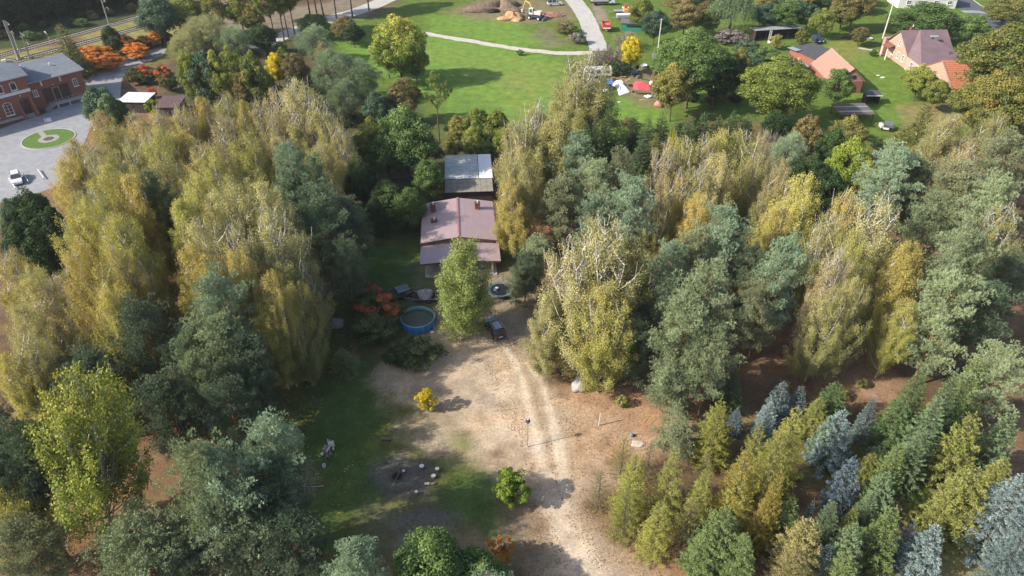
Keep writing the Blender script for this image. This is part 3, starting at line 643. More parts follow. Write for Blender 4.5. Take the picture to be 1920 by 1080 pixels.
def plant(k, pos, H, width, leaf, label, group=None, var=None, lean=(0, 0), rz=None):
    i = trng.randrange(len(DATA[k])) if var is None else var
    tm, cm, h0, r0 = DATA[k][i]
    e = thing(NAMES[k], label, CATS[k], pos, trng.uniform(0, 6.28) if rz is None else rz, group)
    sx = width / 2 / r0; sz = H / h0
    if abs(lean[0]) + abs(lean[1]) > 0:
        e.rotation_euler = (lean[1], lean[0], 0)
    jx = trng.uniform(.88, 1.12); e.scale = (sx * jx, sx / jx, sz)
    if abs(lean[0]) + abs(lean[1]) == 0 and k in 'BPDAEOW' and H > 6: e.rotation_euler = (trng.gauss(0, .03), trng.gauss(0, .03), e.rotation_euler[2])
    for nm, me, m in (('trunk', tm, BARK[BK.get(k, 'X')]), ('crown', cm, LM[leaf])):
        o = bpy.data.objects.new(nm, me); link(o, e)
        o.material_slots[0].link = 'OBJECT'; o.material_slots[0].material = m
    return e
def plant_top(k, px, py, H, wpx, leaf, label, **kw):
    """stand a tree where its top was surveyed at photo spot (px, py)"""
    q = P(px, py, H); wd = wpx * {'B': .90, 'P': .88, 'L': .86, 's': 1.02, 'S': 1.0, 'N': 1.0}.get(k, 1.0) / scale_at(py + 25, H * .7)
    base = kw.pop('base', None)
    if base is None: return plant(k, (q.x, q.y, 0), H, wd, leaf, label, **kw)
    b = P(*base); v = q - b; e = plant(k, b, v.length, wd, leaf, label, **kw)
    e.rotation_euler = v.to_track_quat('Z', 'Y').to_euler(); return e

LMK = [((1232, 75), 'the white power pole'), ((1308, 110), 'the great lime tree'), ((1480, 150), 'the walnut tree'), ((1455, 62), 'the black timber shed'), ((1580, 110), 'the brick barn'), ((1735, 90), 'the farmhouse'),
 ((1655, 45), 'the leaning concrete pole'), ((1600, 205), 'the slatted lean-to'), ((1380, 30), 'the weeping willow'), ((1182, 50), 'the green shed'), ((740, 80), 'the turning maple'), ((650, 150), 'the silver willow'), ((370, 80), 'the pale willow thicket'),
 ((310, 190), 'the brown shed'), ((250, 185), 'the white roofed shed'), ((200, 75), 'the dark yew'), ((112, 85), 'the tall spruce at the goods wing'), ((38, 75), 'the pair of masts'), ((207, 30), 'the mast between the tracks'), ((755, 265), 'the large dark green tree'),
 ((880, 325), 'the panel roofed shed'), ((740, 390), 'the hornbeam screen'), ((1000, 300), 'the white trunked birch'), ((1140, 240), 'the tall dark spruce'), ((1180, 255), 'the bare purple bush'), ((1604, 310), 'the bright maple'), ((1682, 320), 'the blue green pine'),
 ((1662, 240), 'the scrap cart'), ((1730, 275), 'the garden tubs'), ((1860, 410), 'the slanted blue spruce'), ((1605, 890), 'the dark blue spruce'), ((1583, 810), 'the large pale blue spruce'), ((1840, 830), 'the tall olive conifer'), ((1735, 750), 'the deep green spruce'),
 ((1682, 1000), 'the pointed green conifer'), ((1760, 1020), 'the pale blue spruce at the bottom'), ((1510, 20), 'the garden trees'), ((940, 15), 'the earth mound'), ((1004, 20), 'the excavator'), ((1130, 8), 'the flatbed truck'), ((1840, 20), 'the asphalt road'), ((815, 180), 'the mistletoe tree'), ((600, 25), 'the roadside trunks')]
LMK = [(P(*a), n) for a, n in LMK]
COLW = dict(grnd='dark green', grn='green', bro='brownish', ygr='ochre', twig='leafless grey', olive='olive', grnb='bluish green', sprg='grey green', spro='olive', yg='yellow green')
USED = set()
def auto_label(noun, leaf, p, h):
    size = 'low' if h < 1.6 else 'middling' if h < 2.6 else 'tall' if h < 8 else 'high'
    near = sorted(LMK, key=lambda l: (l[0] - Vector(p)).length)[:4]
    def rel(l):
        d = Vector(p) - l[0]
        side = 'right of' if d.x > abs(d.y) else 'left of' if -d.x > abs(d.y) else 'beyond' if d.y > 0 else 'in front of'
        L = d.length; return ('close ' if L < 4 else 'well ' if L > 14 else '') + side + ' ' + l[1]
    c = COLW.get(leaf, 'green')
    for t in (f'{c} {noun} {rel(near[0])}', f'{size} {c} {noun} {rel(near[0])}', f'{size} {c} {noun} {rel(near[1])}', f'{size} {c} {noun} {rel(near[0])}, {rel(near[1])}', f'{size} {c} {noun} {rel(near[0])}, {rel(near[2])}', f'{size} {c} {noun} {rel(near[1])}, {rel(near[2])}', f'{c} {noun} {rel(near[3])}', f'{size} {c} {noun} {rel(near[2])}, {rel(near[3])}'):
        if len(t.split()) <= 16 and t not in USED: USED.add(t); return t
    return None
# ------------------------------------------------------------------ the trees, one line each: kind, surveyed top (photo x, y), height m, crown width (photo px), leaf colour, variant | label
GW, GE, GN = 'trees of the birch wood west of the yard', 'trees of the mixed wood east of the yard', 'trees between the wood and the railway'
TREES = """
# west wood: back rows
B 187 208 15 85 rust 0|rust tinged birch beside the grey green tree at the station yard
B 205 232 15 98 gold 3|golden birch in front of the rust tinged one by the station yard
B 243 205 12 73 goldb 2|thin brownish birch just below the white roofed shed
B 285 200 13 76 gold 2|golden birch with bare twigs just below the gap between the two sheds
B 252 228 14 85 rust 0|orange brown birch in front of the thin one below the white shed
B 338 190 15 81 gold 2|golden birch with white limbs standing at the corner of the brown roofed shed
B 372 180 15 63 gold 0|small round bright yellow birch top behind the bare pinkish one
b 407 213 15 66 tan 0|nearly bare pinkish white birch skeleton among golden crowns
B 422 167 17 81 yel 2|tall birch with a forked white tip against the dark willows
B 456 186 16 61 gold 0|narrow yellow birch beside the domed orange one
B 487 178 17 83 rust 2|domed orange brown birch with white stem showing at its foot
B 517 200 16 54 goldb 1|dim brown birch in the gap behind the domed orange one
b 512 160 17 57 rust 0|leaning half bare birch with a crooked white stem and rusty leaves
B 553 140 20 112 pale 1|tallest pale birch with a fan of long white limbs
B 585 175 18 98 olive 2|olive birch with white limbs close behind the tallest pale one
B 612 205 16 85 olive 1|dull olive birch at the edge of the silver willow
B 650 228 15 63 goldb 2|slim grey brown birch next to the yellow green maple
B 600 262 15 85 goldb 3|brownish green birch between the blue pine and the slim grey birch
B 140 262 15 93 gold 0|golden birch overhanging the kerb of the round lawn
B 112 298 14 93 gold 3|outermost golden birch at the corner of the station yard
B 168 262 16 98 goldb 1|brownish gold birch second from the kerb of the round lawn
B 196 292 17 102 olive 0|olive birch whose crown meets the round lawn trees
B 232 262 16 93 yel 2|yellow green birch with bare stems showing inside the crown
B 262 246 15 81 rust 2|orange twigged birch half sunk between two bushier yellow ones
B 292 240 17 107 yel 3|bushy yellow green birch right in front of the two sheds
B 335 238 16 93 gold 0|golden bushy birch below the brown roofed shed
B 372 262 16 98 goldb 1|twiggy birch with yellow patches below the small round bright one
B 300 282 17 112 olive 5|broad olive gold birch in the middle of the wood's back rows
B 405 268 18 127 yel 5|broad yellow green dome below the bare pinkish birch
B 468 240 17 117 yel 3|dense yellow olive birch in front of the domed orange one
B 520 255 15 73 goldb 0|brown birch peeking out behind the blue green pine
# middle rows
B 205 308 18 117 yel 3|yellow birch with stems visible behind the green pine of the wood
B 150 345 18 117 olive 1|olive birch over the grey parking place
B 243 322 18 110 gold 0|golden birch touching the green pine's crown
P 290 325 17 84 pined 1|single blue green pine sunk among the golden birches
P 305 372 13 76 pined 2|lower dark pine standing against the single one among birches
B 355 322 18 102 yel 3|yellow green birch between the sunken pine and the pale twin tops
B 392 345 17 85 olive 1|olive birch with thin stems in the heart of the wood
B 430 330 19 134 pale 5|pale olive birch with many white twigs at the wood's centre
B 488 335 19 137 pale 5|pale green birch with white limbs fanned towards the blue pine
P 540 268 19 93 pineb 0|blue green pine towering over the birches above the dark pines
P 578 292 17 80 pine 1|second blue green pine leaning on the towering one
P 560 330 15 104 pined 2|dark pine under the towering blue green one
# western front
B 118 385 18 117 yel 0|bright yellow green birch at the dark gap beside the station yard
B 160 372 19 127 yel 5|bushy lemon green birch, brightest of the western edge
B 198 400 19 122 yel 3|yellow green birch just inside the western edge
B 135 452 18 110 gold 3|golden birch overhanging the dark wood by the lane
B 182 466 18 117 gold 5|golden birch with a white stem streak above the lane
B 232 420 18 110 yel 1|yellow olive birch beside the dark pines' shade
B 245 480 16 98 gold 2|golden birch with two crooked stems above the shaded hollow
B 190 535 16 102 yel 3|low yellow green birch above the grey lane
B 225 560 14 98 olive 0|olive birch behind the round topped green pine
B 330 372 18 81 yel 4|narrow yellow green birch next to the sunken pine
B 370 395 19 112 pale 1|pale birch with an open white fork in its crown
B 418 410 19 122 pale 2|grey green birch with white limbs and brown lower twigs
B 345 455 17 112 gold 5|golden birch spreading over the bright blue pine
B 395 462 18 102 gold 0|golden birch with apricot top in the heart of the wood's front
B 440 470 17 102 gold 3|golden olive birch above the bright blue pine's shoulder
B 500 388 20 127 olive 2|brown green birch with long white limbs lying towards the house
B 540 430 14 117 olive 1|dull brown birch with drooping white branches beside the dark pines
B 568 488 13 102 goldb 2|brown twiggy birch at the edge of the lawn's shade
B 505 505 17 102 gold 5|golden birch catching light below the drooping one
B 545 530 13 98 gold 3|golden yellow birch above the grey covered heap
B 505 580 12 107 yel 0|dim golden birch low at the wood's lawn edge
B 560 600 10 90 olive 3|low olive birch at the lawn edge near the covered heap
P 600 340 17 104 pined 1|dark pine beside the hornbeam screen
P 640 372 14 112 pined 0|tall dark blue pine over the lawn, west of the house
P 602 418 13 99 pined 3|dark pine sunk behind the one over the lawn
P 640 455 12 99 pined 1|dark teal pine standing in the shade by the lawn
P 385 512 18 132 pineb 1|bright blue green pine with a lit top in the wood's front
P 400 590 15 140 pine 2|broad pine whose pale boughs spread below the bright blue one
P 340 610 13 104 pineb 2|pale pine clump at the west flank of the broad one
P 455 620 14 108 pined 0|dark pine in the shade east of the broad pale one
P 250 562 16 130 pined 1|round topped green pine with a bare dark trunk above the clearing
P 300 700 13 130 pined 2|dark pine shading the brown forest floor
P 420 720 13 130 pined 1|dark pine below the broad pale one, speckled with light
P 360 670 14 104 pine 2|grey green pine overlapping the foot of the broad one
P 165 655 13 140 pined 2|low dark pine above the big yellow aspen
P 470 690 11 91 pined 2|small dark pine at the lawn's western edge
# far west edge
D 40 352 12 92 grnd 1|dark broad tree below the parked white car
D 10 372 11 60 grnb 0|bluish dark tree cut by the picture edge below the yard
D 75 390 12 74 grnd 2|dark tree in the shade between yard and yellow birches
D 55 430 10 90 grnd 1|dark bushy tree in the black gap by the lane
D 20 420 11 70 grnd 0|dark tree at the picture edge under the shaded wood
B 12 465 15 102 gold 1|golden birch at the picture edge below the dark gap
B 45 498 15 112 olive 5|olive gold birch in front of the dark gap
b 82 528 13 92 tan 0|bare pale birch skeleton beside the grey lane
B 30 560 15 112 goldb 3|brownish birch below the olive gold one at the picture edge
B 98 590 13 98 rust 0|rust brown birch beside the grey lane
B 40 620 15 110 olive 1|dull olive birch with a white stem low at the picture edge
B 12 662 13 98 yel 0|yellow green birch behind the big aspen at the picture edge
P 95 668 10 91 pined 2|small dark pine behind the big aspen's crown
A 146 700 21 225 asp 1 216 1012|big yellow green aspen with a smooth grey trunk
P 18 800 17 151 pined 1 122 980|dark pine over the sandy path at the picture edge
B 12 900 12 146 yel 3|olive birch crown filling the lower picture corner
P 20 985 11 140 pineo 2|olive pine at the very corner of the picture
P -70 730 19 150 pined 3 134 1054|pine leaning out of the picture on a long reddish trunk
P -30 800 16 120 pine 3 122 1050|second leaning pine close to the reddish trunk
M 1487 668 1.6 26 yell 1|tiny bright yellow bush on the brown needle floor
B 80 600 13 80 olive 3|olive birch hanging over the grey lane
D 150 300 6 40 grnd 1|dark bush hidden at the wood's foot by the yard
# bottom edge
P 350 825 18 153 pine 1|pale green pine crown, tallest of the lower pines
P 405 852 17 164 pineb 0|broad blue green pine leaning on the tallest lower one
P 482 785 17 140 pineb 3|blue green pine top lit beside the dark lawn
P 512 850 14 147 pined 1|dark pine reaching out over the shaded lawn
P 430 935 12 202 pine 2|low spreading pine at the bottom below the broad one
P 235 1005 12 216 pine 2|pale pine crown at the bottom hiding the aspen's foot
P 530 960 11 151 pined 2|dark pine low at the bottom by the lawn
P 330 1030 10 162 pined 1|dark low pine between the two pale ones at the bottom
P 640 1032 11 117 pineb 2|small blue green pine top poking in at the bottom edge
D 800 1018 9 170 grn 1|bright green bushy tree at the bottom edge
D 880 1050 7 130 grn 2|lower green bush crown joined to the bright one
P 925 1072 7 108 pineb 2|blue green pine tip beside the orange maple
# yard
R 866 448 14.5 116 lim2 0|feathery light green larch in front of the pink roofed house
U 702 542 5 112 red 0|sumac bush with scarlet crown tips beside the round pool
U 690 592 4 96 grn2 1|lower dull green bush next to the scarlet crowned sumac
H 780 642 3.0 100 grn2 0|dark green rounded bush below the round pool
H 745 650 2.6 60 grnd 0|small dark bush between sumac and sandy yard
s 640 655 3.4 62 sprl 0|small young green conifer at the edge of the lawn
M 798 727 3.6 46 yell 1|small bright yellow bush on the sand
M 957 884 4.8 80 lime 0|round lime green maple sapling beside the wheel track
Q 943 1003 4 62 ora 0|orange leaved sapling near the bottom of the picture
p 1000 448 9 70 pine 0|green pine beside the trampoline
p 968 508 6 44 pine 0|small pine bough overhanging the trampoline
P 985 478 8 60 pined 2|dark pine between the trampoline and the pair of birches
H 1168 742 1.7 26 spro 0|tiny green pine seedling on the orange needle floor
# by the house, north
C 722 338 7.5 78 grn 0|tall hornbeam screen, western end
C 765 352 7.5 74 grn 0|tall hornbeam screen, end next to the pink roof
C 700 372 7 56 grnd 0|shaded clump of the hornbeam screen at the dark pines
D 800 297 8 66 grn 2|round green tree touching the shed with glass panels
D 757 200 14 124 grn 1|large dark green tree behind the hornbeam screen
D 722 240 11 84 grn 2|green tree at the side of the large dark green one
D 690 218 12 74 yg 0|yellow tipped maple next to the large dark green tree
D 672 300 10 76 grnd 1|shaded green tree at the foot of the yellow tipped maple
D 855 213 7 44 ygr 2|dull ochre tree near the shed's far corner
D 896 200 9 58 yg 2|bright yellow green tree on the meadow's lower edge
D 930 206 9 56 yg 0|second bright yellow green tree on the meadow's lower edge
D 850 245 6 44 ygr 2|small ochre yellow tree beside the shed
D 880 238 7 46 yg 1|yellow tree just behind the shed with glass panels
D 945 240 7 40 yg 0|lime tree between the shed and the tall birches
B 1005 180 20 122 olive 2 998 414|tall birch with bright white trunk north of the house
B 1046 215 18 102 olive 4|birch leaning with two white stems near the meadow
B 975 222 18 95 goldb 1|brownish birch with bare tips at the meadow edge
B 985 270 17 107 olive 5|full olive birch on the path to the meadow
B 963 338 13 85 gold 0|golden brown birch touching the pink roof's corner
B 1102 92 20 137 olive 2|tall olive birch with a white limbed crown by the white caravan
B 1085 140 16 102 olive 1|olive birch in front of the tall white limbed one
# dark spruce row
S 1141 196 12 52 spr 0|tall dark spruce poking out of the spruce row by the white sheet
S 1098 225 10 56 spr 1|dark spruce at the birch end of the spruce row
S 1120 232 9 56 spr 2|dark spruce second in the spruce row
S 1165 225 9 56 spr 1|dark spruce beyond the tall one in the spruce row
S 1190 215 9 56 spr 0|dark spruce behind the bare purple bush
S 1218 215 10 60 spr 1|dark spruce below the heap of cloths
S 1243 210 10 58 spr 2|dark spruce below the ochre bush of the yard
S 1268 222 10 58 spr 0|dark spruce in line with the power pole
S 1295 215 10 58 spr 1|dark spruce below the great green lime
S 1322 210 10 60 spr 2|dark spruce at the shaded end of the great lime
S 1350 214 9 54 spr 0|dark spruce before the dark hollow by the walnut
S 1378 206 10 56 spr 1|dark spruce at the foot of the walnut
S 1404 212 9 52 spr 2|dark spruce half under the walnut crown
S 1232 248 8 56 spro 1|yellow lit spruce in front of the row
S 1205 262 7 60 spr 2|low spruce before the row above the pines
T 1182 243 6 44 twig 0|bare purple grey bush inside the spruce row
T 1262 240 12 20 yell 0|thin poplar tip with yellow leaves over the spruces
# east wood: back
P 1082 252 16 99 pineb 1|blue green pine next to the leaning white stemmed birch
P 1120 300 15 91 pine 2|grey green pine behind the pair of big birches
P 1165 282 16 86 pineo 1|olive green pine in front of the spruce row
P 1060 330 13 86 pineo 2|grey olive pine above the reddish clearing
P 1180 332 17 108 pineb 0|bright blue pine with a red branch at its heart
P 1120 370 13 91 pineb 2|blue green pine peeking between the big birch tops
B 1245 258 18 85 tan 2|pale brown birch with two thin white stems
B 1285 248 18 93 yel 1|yellow green birch with a slender white stem
B 1312 252 18 90 pale 2|pale birch with many upright white stems
B 1352 238 18 98 yel 0|yellow birch at the top of the eastern birch group
B 1402 238 18 107 yel 1|yellow green birch with a bare white side limb
B 1440 232 15 54 tan 1|thin tan birch by the bare grey bush
B 1270 318 16 88 gold 2|golden birch with a dark stem in the eastern group
B 1322 300 17 98 olive 1|olive birch with stems showing below the yellow one
B 1362 284 18 112 pale 5|broad pale gold birch in front of the eastern group
B 1318 360 15 88 gold 3|golden birch low in the eastern group
B 1240 370 14 78 olive 1|olive birch beside the bright blue pine
B 1425 290 16 88 olive 3|olive birch in the shade of the bare side limb
B 1468 300 18 76 rust 0|apricot topped birch behind the round lemon birch
B 1502 316 19 122 yel 5|round lemon green birch above the grey pine
B 1470 380 15 93 gold 3|golden birch at the foot of the round lemon one
B 1445 350 14 73 olive 0|olive birch squeezed between pine and lemon birch
P 1368 388 18 125 pineb 0|blue green pine with a pointed top in the wood's middle
P 1322 440 15 99 pineo 2|brownish green pine joined to the pointed one
P 1255 458 15 95 pineb 1|small crowned blue pine just beside the pair of birches
P 1410 462 14 91 pined 1|dark pine behind the grey one
P 1482 446 17 108 pineb 1|grey blue pine below the lemon birch
P 1440 530 12 82 pineo 2|brownish pine at the foot of the grey blue one
# pair of birches on the sand
B 1062 442 19 150 pale 2 1086 722|broad pale birch of the pair on the sand, over the boulder
B 1152 402 22 164 pale 1|tallest birch of the pair, fan of white limbs
B 1140 530 16 150 yel 5|yellow green lower crown between the pair of birches
B 1205 450 18 98 olive 4|olive birch closing the pair towards the pines
B 1030 555 12 110 pale 0|low pale birch crown at the sand's edge
P 1335 500 19 147 pine 1|large pale green pine standing over the needle floor
P 1290 570 16 134 pine 2|wide lower crown of pine next to the pair of birches
P 1345 610 14 119 pine 1|pine with spread boughs above the blue spruces
P 1245 520 14 91 pined 2|shaded pine between birches and the large pale pine
P 1268 690 8 97 pine 2|low pine at the edge of the orange needle floor
P 1205 600 11 82 pined 2|dark pine behind the yellow green birch crown
# eastern birches
B 1600 350 18 85 gold 1|golden green birch behind the white limbed leaning one
B 1655 348 20 127 pale 2|pale leaning birch with a thick white limb
B 1560 392 17 98 olive 1|drooping olive birch with thin stems
B 1575 452 18 93 tan 2|grey brown weeping birch with white branch ends
B 1620 430 18 107 yel 5|yellow green birch crossed by a white bough
B 1565 540 14 112 olive 5|olive birch hanging over the brown clearing
B 1610 520 15 93 olive 3|dim olive birch in front of the slim leaning one
B 1712 452 17 81 gold 4 1636 672|slim golden birch on a crooked white trunk
B 1700 560 12 81 yel 0|bright yellow green low birch on the crooked trunk's side
P 1750 365 17 125 pine 1|green pine with separate lit boughs
P 1795 300 15 108 pineo 2|grey olive pine behind the boughed one
P 1830 425 19 162 pine 1|great pale grey green pine of the eastern edge
P 1800 520 16 134 pine 2|lower half crown of pine under the great pale one
P 1865 520 14 119 pined 0|dark pine beside the great pale one at the edge
N 1858 385 9 50 blue 1|slanted pale blue spruce among eastern pines
P 1880 330 16 119 pine 1|grey green pine above the slanted blue spruce
P 1900 250 17 119 pineo 0|pine rising at the picture's eastern border
B 1905 375 16 112 olive 2|brown green birch at the eastern border
P 1905 480 13 108 pined 1|shaded pine at the eastern border below the birch
P 1680 272 16 119 pineb 1|blue green pine in front of the parked scrap
P 1730 300 13 86 pined 2|dark pine between the blue green one and the boughed one
B 1790 215 14 102 goldb 0|brown gold birch beside the sandy garden path
B 1830 262 14 102 rust 2|rusty birch below the oak
B 1868 208 15 102 olive 3|olive birch joined to the oak
s 1742 190 11 58 spro 0|yellow green spruce like tree leaning over the garden lawn
s 1700 232 9 62 spro 0|yellow green bushy conifer beside the white scrap
D 1604 262 12 92 lime 1|bright yellow green maple by the lean-to shed
D 1640 300 10 70 yg 0|yellow topped maple beside the bright one
D 1570 322 9 74 grnd 2|dark bush at the foot of the bright maple
D 1572 240 11 62 grnd 0|dark green tree behind the bright maple
D 1596 218 10 76 ygr 1|ochre green tree close to the lean-to shed
D 1520 212 11 66 bro 3|brown green round tree above the pale willow
W 1490 250 11 84 sil 0|pale grey willow above the apricot birch
D 1530 290 10 70 grnd 1|dark green tree between willow and bright maple
D 1462 205 9 60 grnd 0|dark green tree at the foot of the walnut
T 1458 252 6 40 twig 1|bare grey bush beside the tan birch
O 1480 106 15 164 wal 0|broad walnut tree with yellow green leaves by the barn
D 1582 125 9 60 grn 2|green tree hiding the brick barn's corner
O 1930 40 19 200 oak 0|huge oak with orange patches beside the tiled annex
O 1915 125 17 130 oak 0|second oak crown at the eastern border
O 1872 140 14 120 oak 0|lower oak crown in front of the tiled annex
# farm and north
O 1308 52 17 150 grn 0|great green lime tree above the spruce row
D 1270 120 12 76 ygr 0|ochre yellow tree at the side of the great lime
D 1352 92 13 84 grnd 1|dark tree in the shade behind the great lime
D 1390 88 12 62 ygr 3|yellow topped tree behind the great lime's shade
D 1242 105 10 40 bro 2|thin brown bush between power pole and lime
D 1190 66 9 50 yell 3|autumn yellow tree above the wood pile
T 1150 85 5 66 twig 0|bare purple thicket beside the green shed
T 1175 62 4 60 twig 1|bare purple thicket in front of the green shed
T 1120 98 4 50 twig 0|bare thicket where the two lanes meet
H 1165 112 3.5 50 grnd 0|dark green bush in front of the autumn yellow tree
D 1232 18 9 64 grnb 1|bluish green round tree beside the green shed
D 1290 0 10 64 bro 0|brownish tree behind the bluish round one
D 1205 -5 9 50 yg 2|yellow green tree beyond the trailers
V 1380 -15 11 88 sprg 0|weeping willow with grey green curtains
D 1330 20 7 50 grn 0|green tree at the foot of the weeping willow
H 1372 55 3.5 70 twig 0|greyish hedge bush in front of the weeping willow
H 1405 75 3.5 60 grnb 0|greyish green bush near the black shed
H 1440 88 3.2 60 grn 0|green bush before the black shed's corner
H 1400 100 3.2 70 grnb 0|low green bush beside the yellow topped tree
D 1480 0 9 70 grn 1|green garden tree behind the black shed
D 1440 5 8 60 grnb 0|bluish garden tree next to the weeping willow
D 1548 15 8 50 yg 2|round yellow green garden tree
D 1590 -5 9 70 ygr 1|tangled olive tree behind the fruit garden
O 1618 -40 14 80 bro 0|tall dark trunked tree reaching above the picture
D 1618 50 5 44 bro 3|fruit tree with a whitewashed trunk near the farmhouse
M 1508 52 4.5 32 ygr 0|small apple tree by the dark parked car
M 1460 62 4.2 34 ygr 1|small ochre fruit tree before the black shed
C 1752 6 9 140 grn 0|giant rounded green hedge behind the farmhouse
D 1835 25 8 60 grn 2|bushy green tree beside the asphalt road
S 1782 68 5 18 spr 0|small dark spruce behind the farmhouse roof
C 1640 92 1.8 14 grn 0|small rounded box bush at the pink tower
D 1735 122 8 66 yg 1|yellow green round tree before the farmhouse
D 1765 150 7 50 yg 0|lower yellow green tree at the tiled annex
D 1900 -10 9 90 ygr 1|olive tree beyond the asphalt road
# meadow
Y 742 24 16 120 mapl 0|large maple turning yellow at the top, alone on the meadow edge
D 722 66 10 60 yg 3|lower crown clump of the turning maple, western side
D 776 78 10 60 yg 1|greener lower crown clump of the turning maple
W 622 92 12 96 sil 0|large silver willow, pale feathery crown
W 668 112 10 90 sil 0|grey green willow joined to the large silver one
W 640 150 9 76 sil 0|lower silver willow bough hanging over the hollow
D 755 142 10 66 bro 3|brownish grey tree between willow and mistletoe tree
D 705 170 8 60 grnb 2|bluish bush at the foot of the silver willow
H 1083 60 3 34 twig 0|dry straw coloured bush on the rough ground by the lane
H 1060 38 3.4 50 bro 0|brown dry shrub mound by the excavator
H 1087 60 3 26 grnb 0|small dark green bush beside the gravel lane
H 975 92 1.6 16 grn 0|tiny round bush on the meadow beside the gravel path
Z 815 126 15 54 yg 0|bare tree full of round mistletoe clumps at the meadow edge
# between wood and railway
w 375 32 9 118 silo 0|great pale olive willow thicket above the red sumacs
w 345 60 7 84 silo 0|cream coloured willow clump next to the yard's far end
w 432 52 7 80 sil 0|grey willow clump beside the dark green bush
D 485 45 8 60 grnd 1|dark green round tree at the roadside trees
D 372 90 14 76 grnb 2|bluish grey green tree above the brown roofed shed
D 398 93 14 44 yg 0|lime green tree in the dark row
D 345 93 14 50 yg 3|yellow green tree next to the bluish one
D 425 88 14 60 yg 1|green yellow tree in the middle of the dark row
D 462 93 14 60 yg 2|olive green tree, fourth of the dark row
D 448 128 10 60 bro 3|dim olive tree low in the dark row
D 480 122 9 50 ygr 0|small ochre tree low in the dark row
D 512 98 8 44 yell 3|ochre yellow shrub like tree by the willows
D 528 88 8 44 yg 2|green tree behind the ochre yellow one
D 548 98 9 60 bro 3|grey olive tree with yellow edge leaves
W 585 46 9 76 sil 0|grey green willow at the road's bend
D 600 82 8 44 bro 0|twiggy tree with a yellow tuft
D 606 120 6 30 ygr 2|tiny yellow green tree beside the silver willow
D 555 150 9 60 grnb 1|shaded green tree behind the tallest pale birch
D 585 24 7 60 grn 2|dark green bush under the roadside trees
D 645 30 7 60 bro 1|olive brown bush at the road's end
D 660 45 6 44 grnd 0|dark bush beside the road at the meadow corner
D 170 158 10 70 grnb 2|grey green tree at the edge of the station yard
D 205 182 9 66 grnd 1|dark green tree beside the white roofed shed
D 190 175 10 50 sprg 0|greyish tree between the ramp and the white shed
H 280 185 3 30 lime 0|small bright green shrub between the two sheds
U 250 125 4 46 red 0|red sumac beside the rough parking place
U 270 122 4.2 44 red 1|second red sumac beside the rough parking place
U 300 120 4.5 40 red 0|red and green sumac next to the pale willow
U 312 138 4 40 red 1|rust red sumac behind the brown roofed shed
H 281 163 2.5 18 scar 0|tiny scarlet bush above the white shed's corner
M 160 84 4.5 60 ora 1|orange bush at the end of the goods wing
M 182 84 4.5 66 ora 0|amber orange bush next to the clipped dark yew
M 200 100 4 60 ora 1|orange brown bush in front of the dark yew
M 168 104 3.6 56 ora 0|low amber bush beside the spruce
U 235 66 4.5 40 red 1|red orange sumac beside the dark yew
M 250 80 4 60 ora 0|rusty orange sumac above the rough parking place
U 262 66 3.5 36 red 0|scarlet sumac behind the dark fence
M 282 60 3.5 52 ora 1|orange sumac along the dark fence
U 303 56 3.5 30 red 0|last orange red sumac at the fence end
C 200 48 7 44 grnd 0|dark yew by the tracks, egg shaped
S 110 42 13 62 spro 1|tall spruce behind the goods wing roof
S 128 70 9 50 spr 0|dark spruce against the goods wing's corner
D 285 -12 13 84 grnb 1|grey green tree over the far track
D 335 -15 12 70 yg 2|yellow green tree over the tracks
D 390 -18 12 60 ygr 1|olive yellow tree between tracks and road
D 440 -20 12 60 yg 0|light green tree above the great pale willow
D 465 5 9 50 ygr 3|thin yellow green tree above the dark round one
"""
def run_trees():
    for ln in TREES.strip().splitlines():
        if ln.startswith('#') or not ln.strip(): continue
        a, lab = ln.split('|'); a = a.split()
        k, x, y, H, wd, leaf = a[0], float(a[1]), float(a[2]), float(a[3]), float(a[4]), a[5]
        v = int(a[6]) % len(DATA[k]) if len(a) > 6 else None
        kw = {'base': (float(a[7]), float(a[8]))} if len(a) > 8 else {}
        plant_top(k, x, y, H, wd, leaf, lab, var=v, **kw)
run_trees()
# dark wood beyond the railway: no tree stands out from the rest
wr = random.Random(5)
for row in range(6):
    for i in range(13):
        q = P(-60 + i * 30 + row * 6 + wr.uniform(-8, 8), 82 - i * 6.2 - row * 12 + wr.uniform(-3, 3))
        if q.y > 420: continue
        hh = wr.uniform(11, 17); plant('K', (q.x - 4, q.y + 5, 0), hh, wr.uniform(9, 12), 'grnd', (auto_label('tree', 'grnd', (q.x, q.y, 0), 5 if (row + i) % 2 else 9) if row < 3 else None) or 'dark green tree deep in the shaded wood beyond the railway tracks', group='dark trees beyond the railway')
for i in range(26):
    q = P(680 + i * 30 + wr.uniform(-8, 8), -2 - wr.uniform(0, 14))
    lf_ = wr.choice(['grnd', 'grn', 'grnb']); hh = wr.uniform(6, 11)
    plant('D', (q.x, q.y + 4, 0), hh, wr.uniform(6, 9), lf_, auto_label('tree', lf_, (q.x, q.y + 4, 0), hh) or 'green tree of the belt along the far side of the meadow', group='trees along the far side of the meadow')
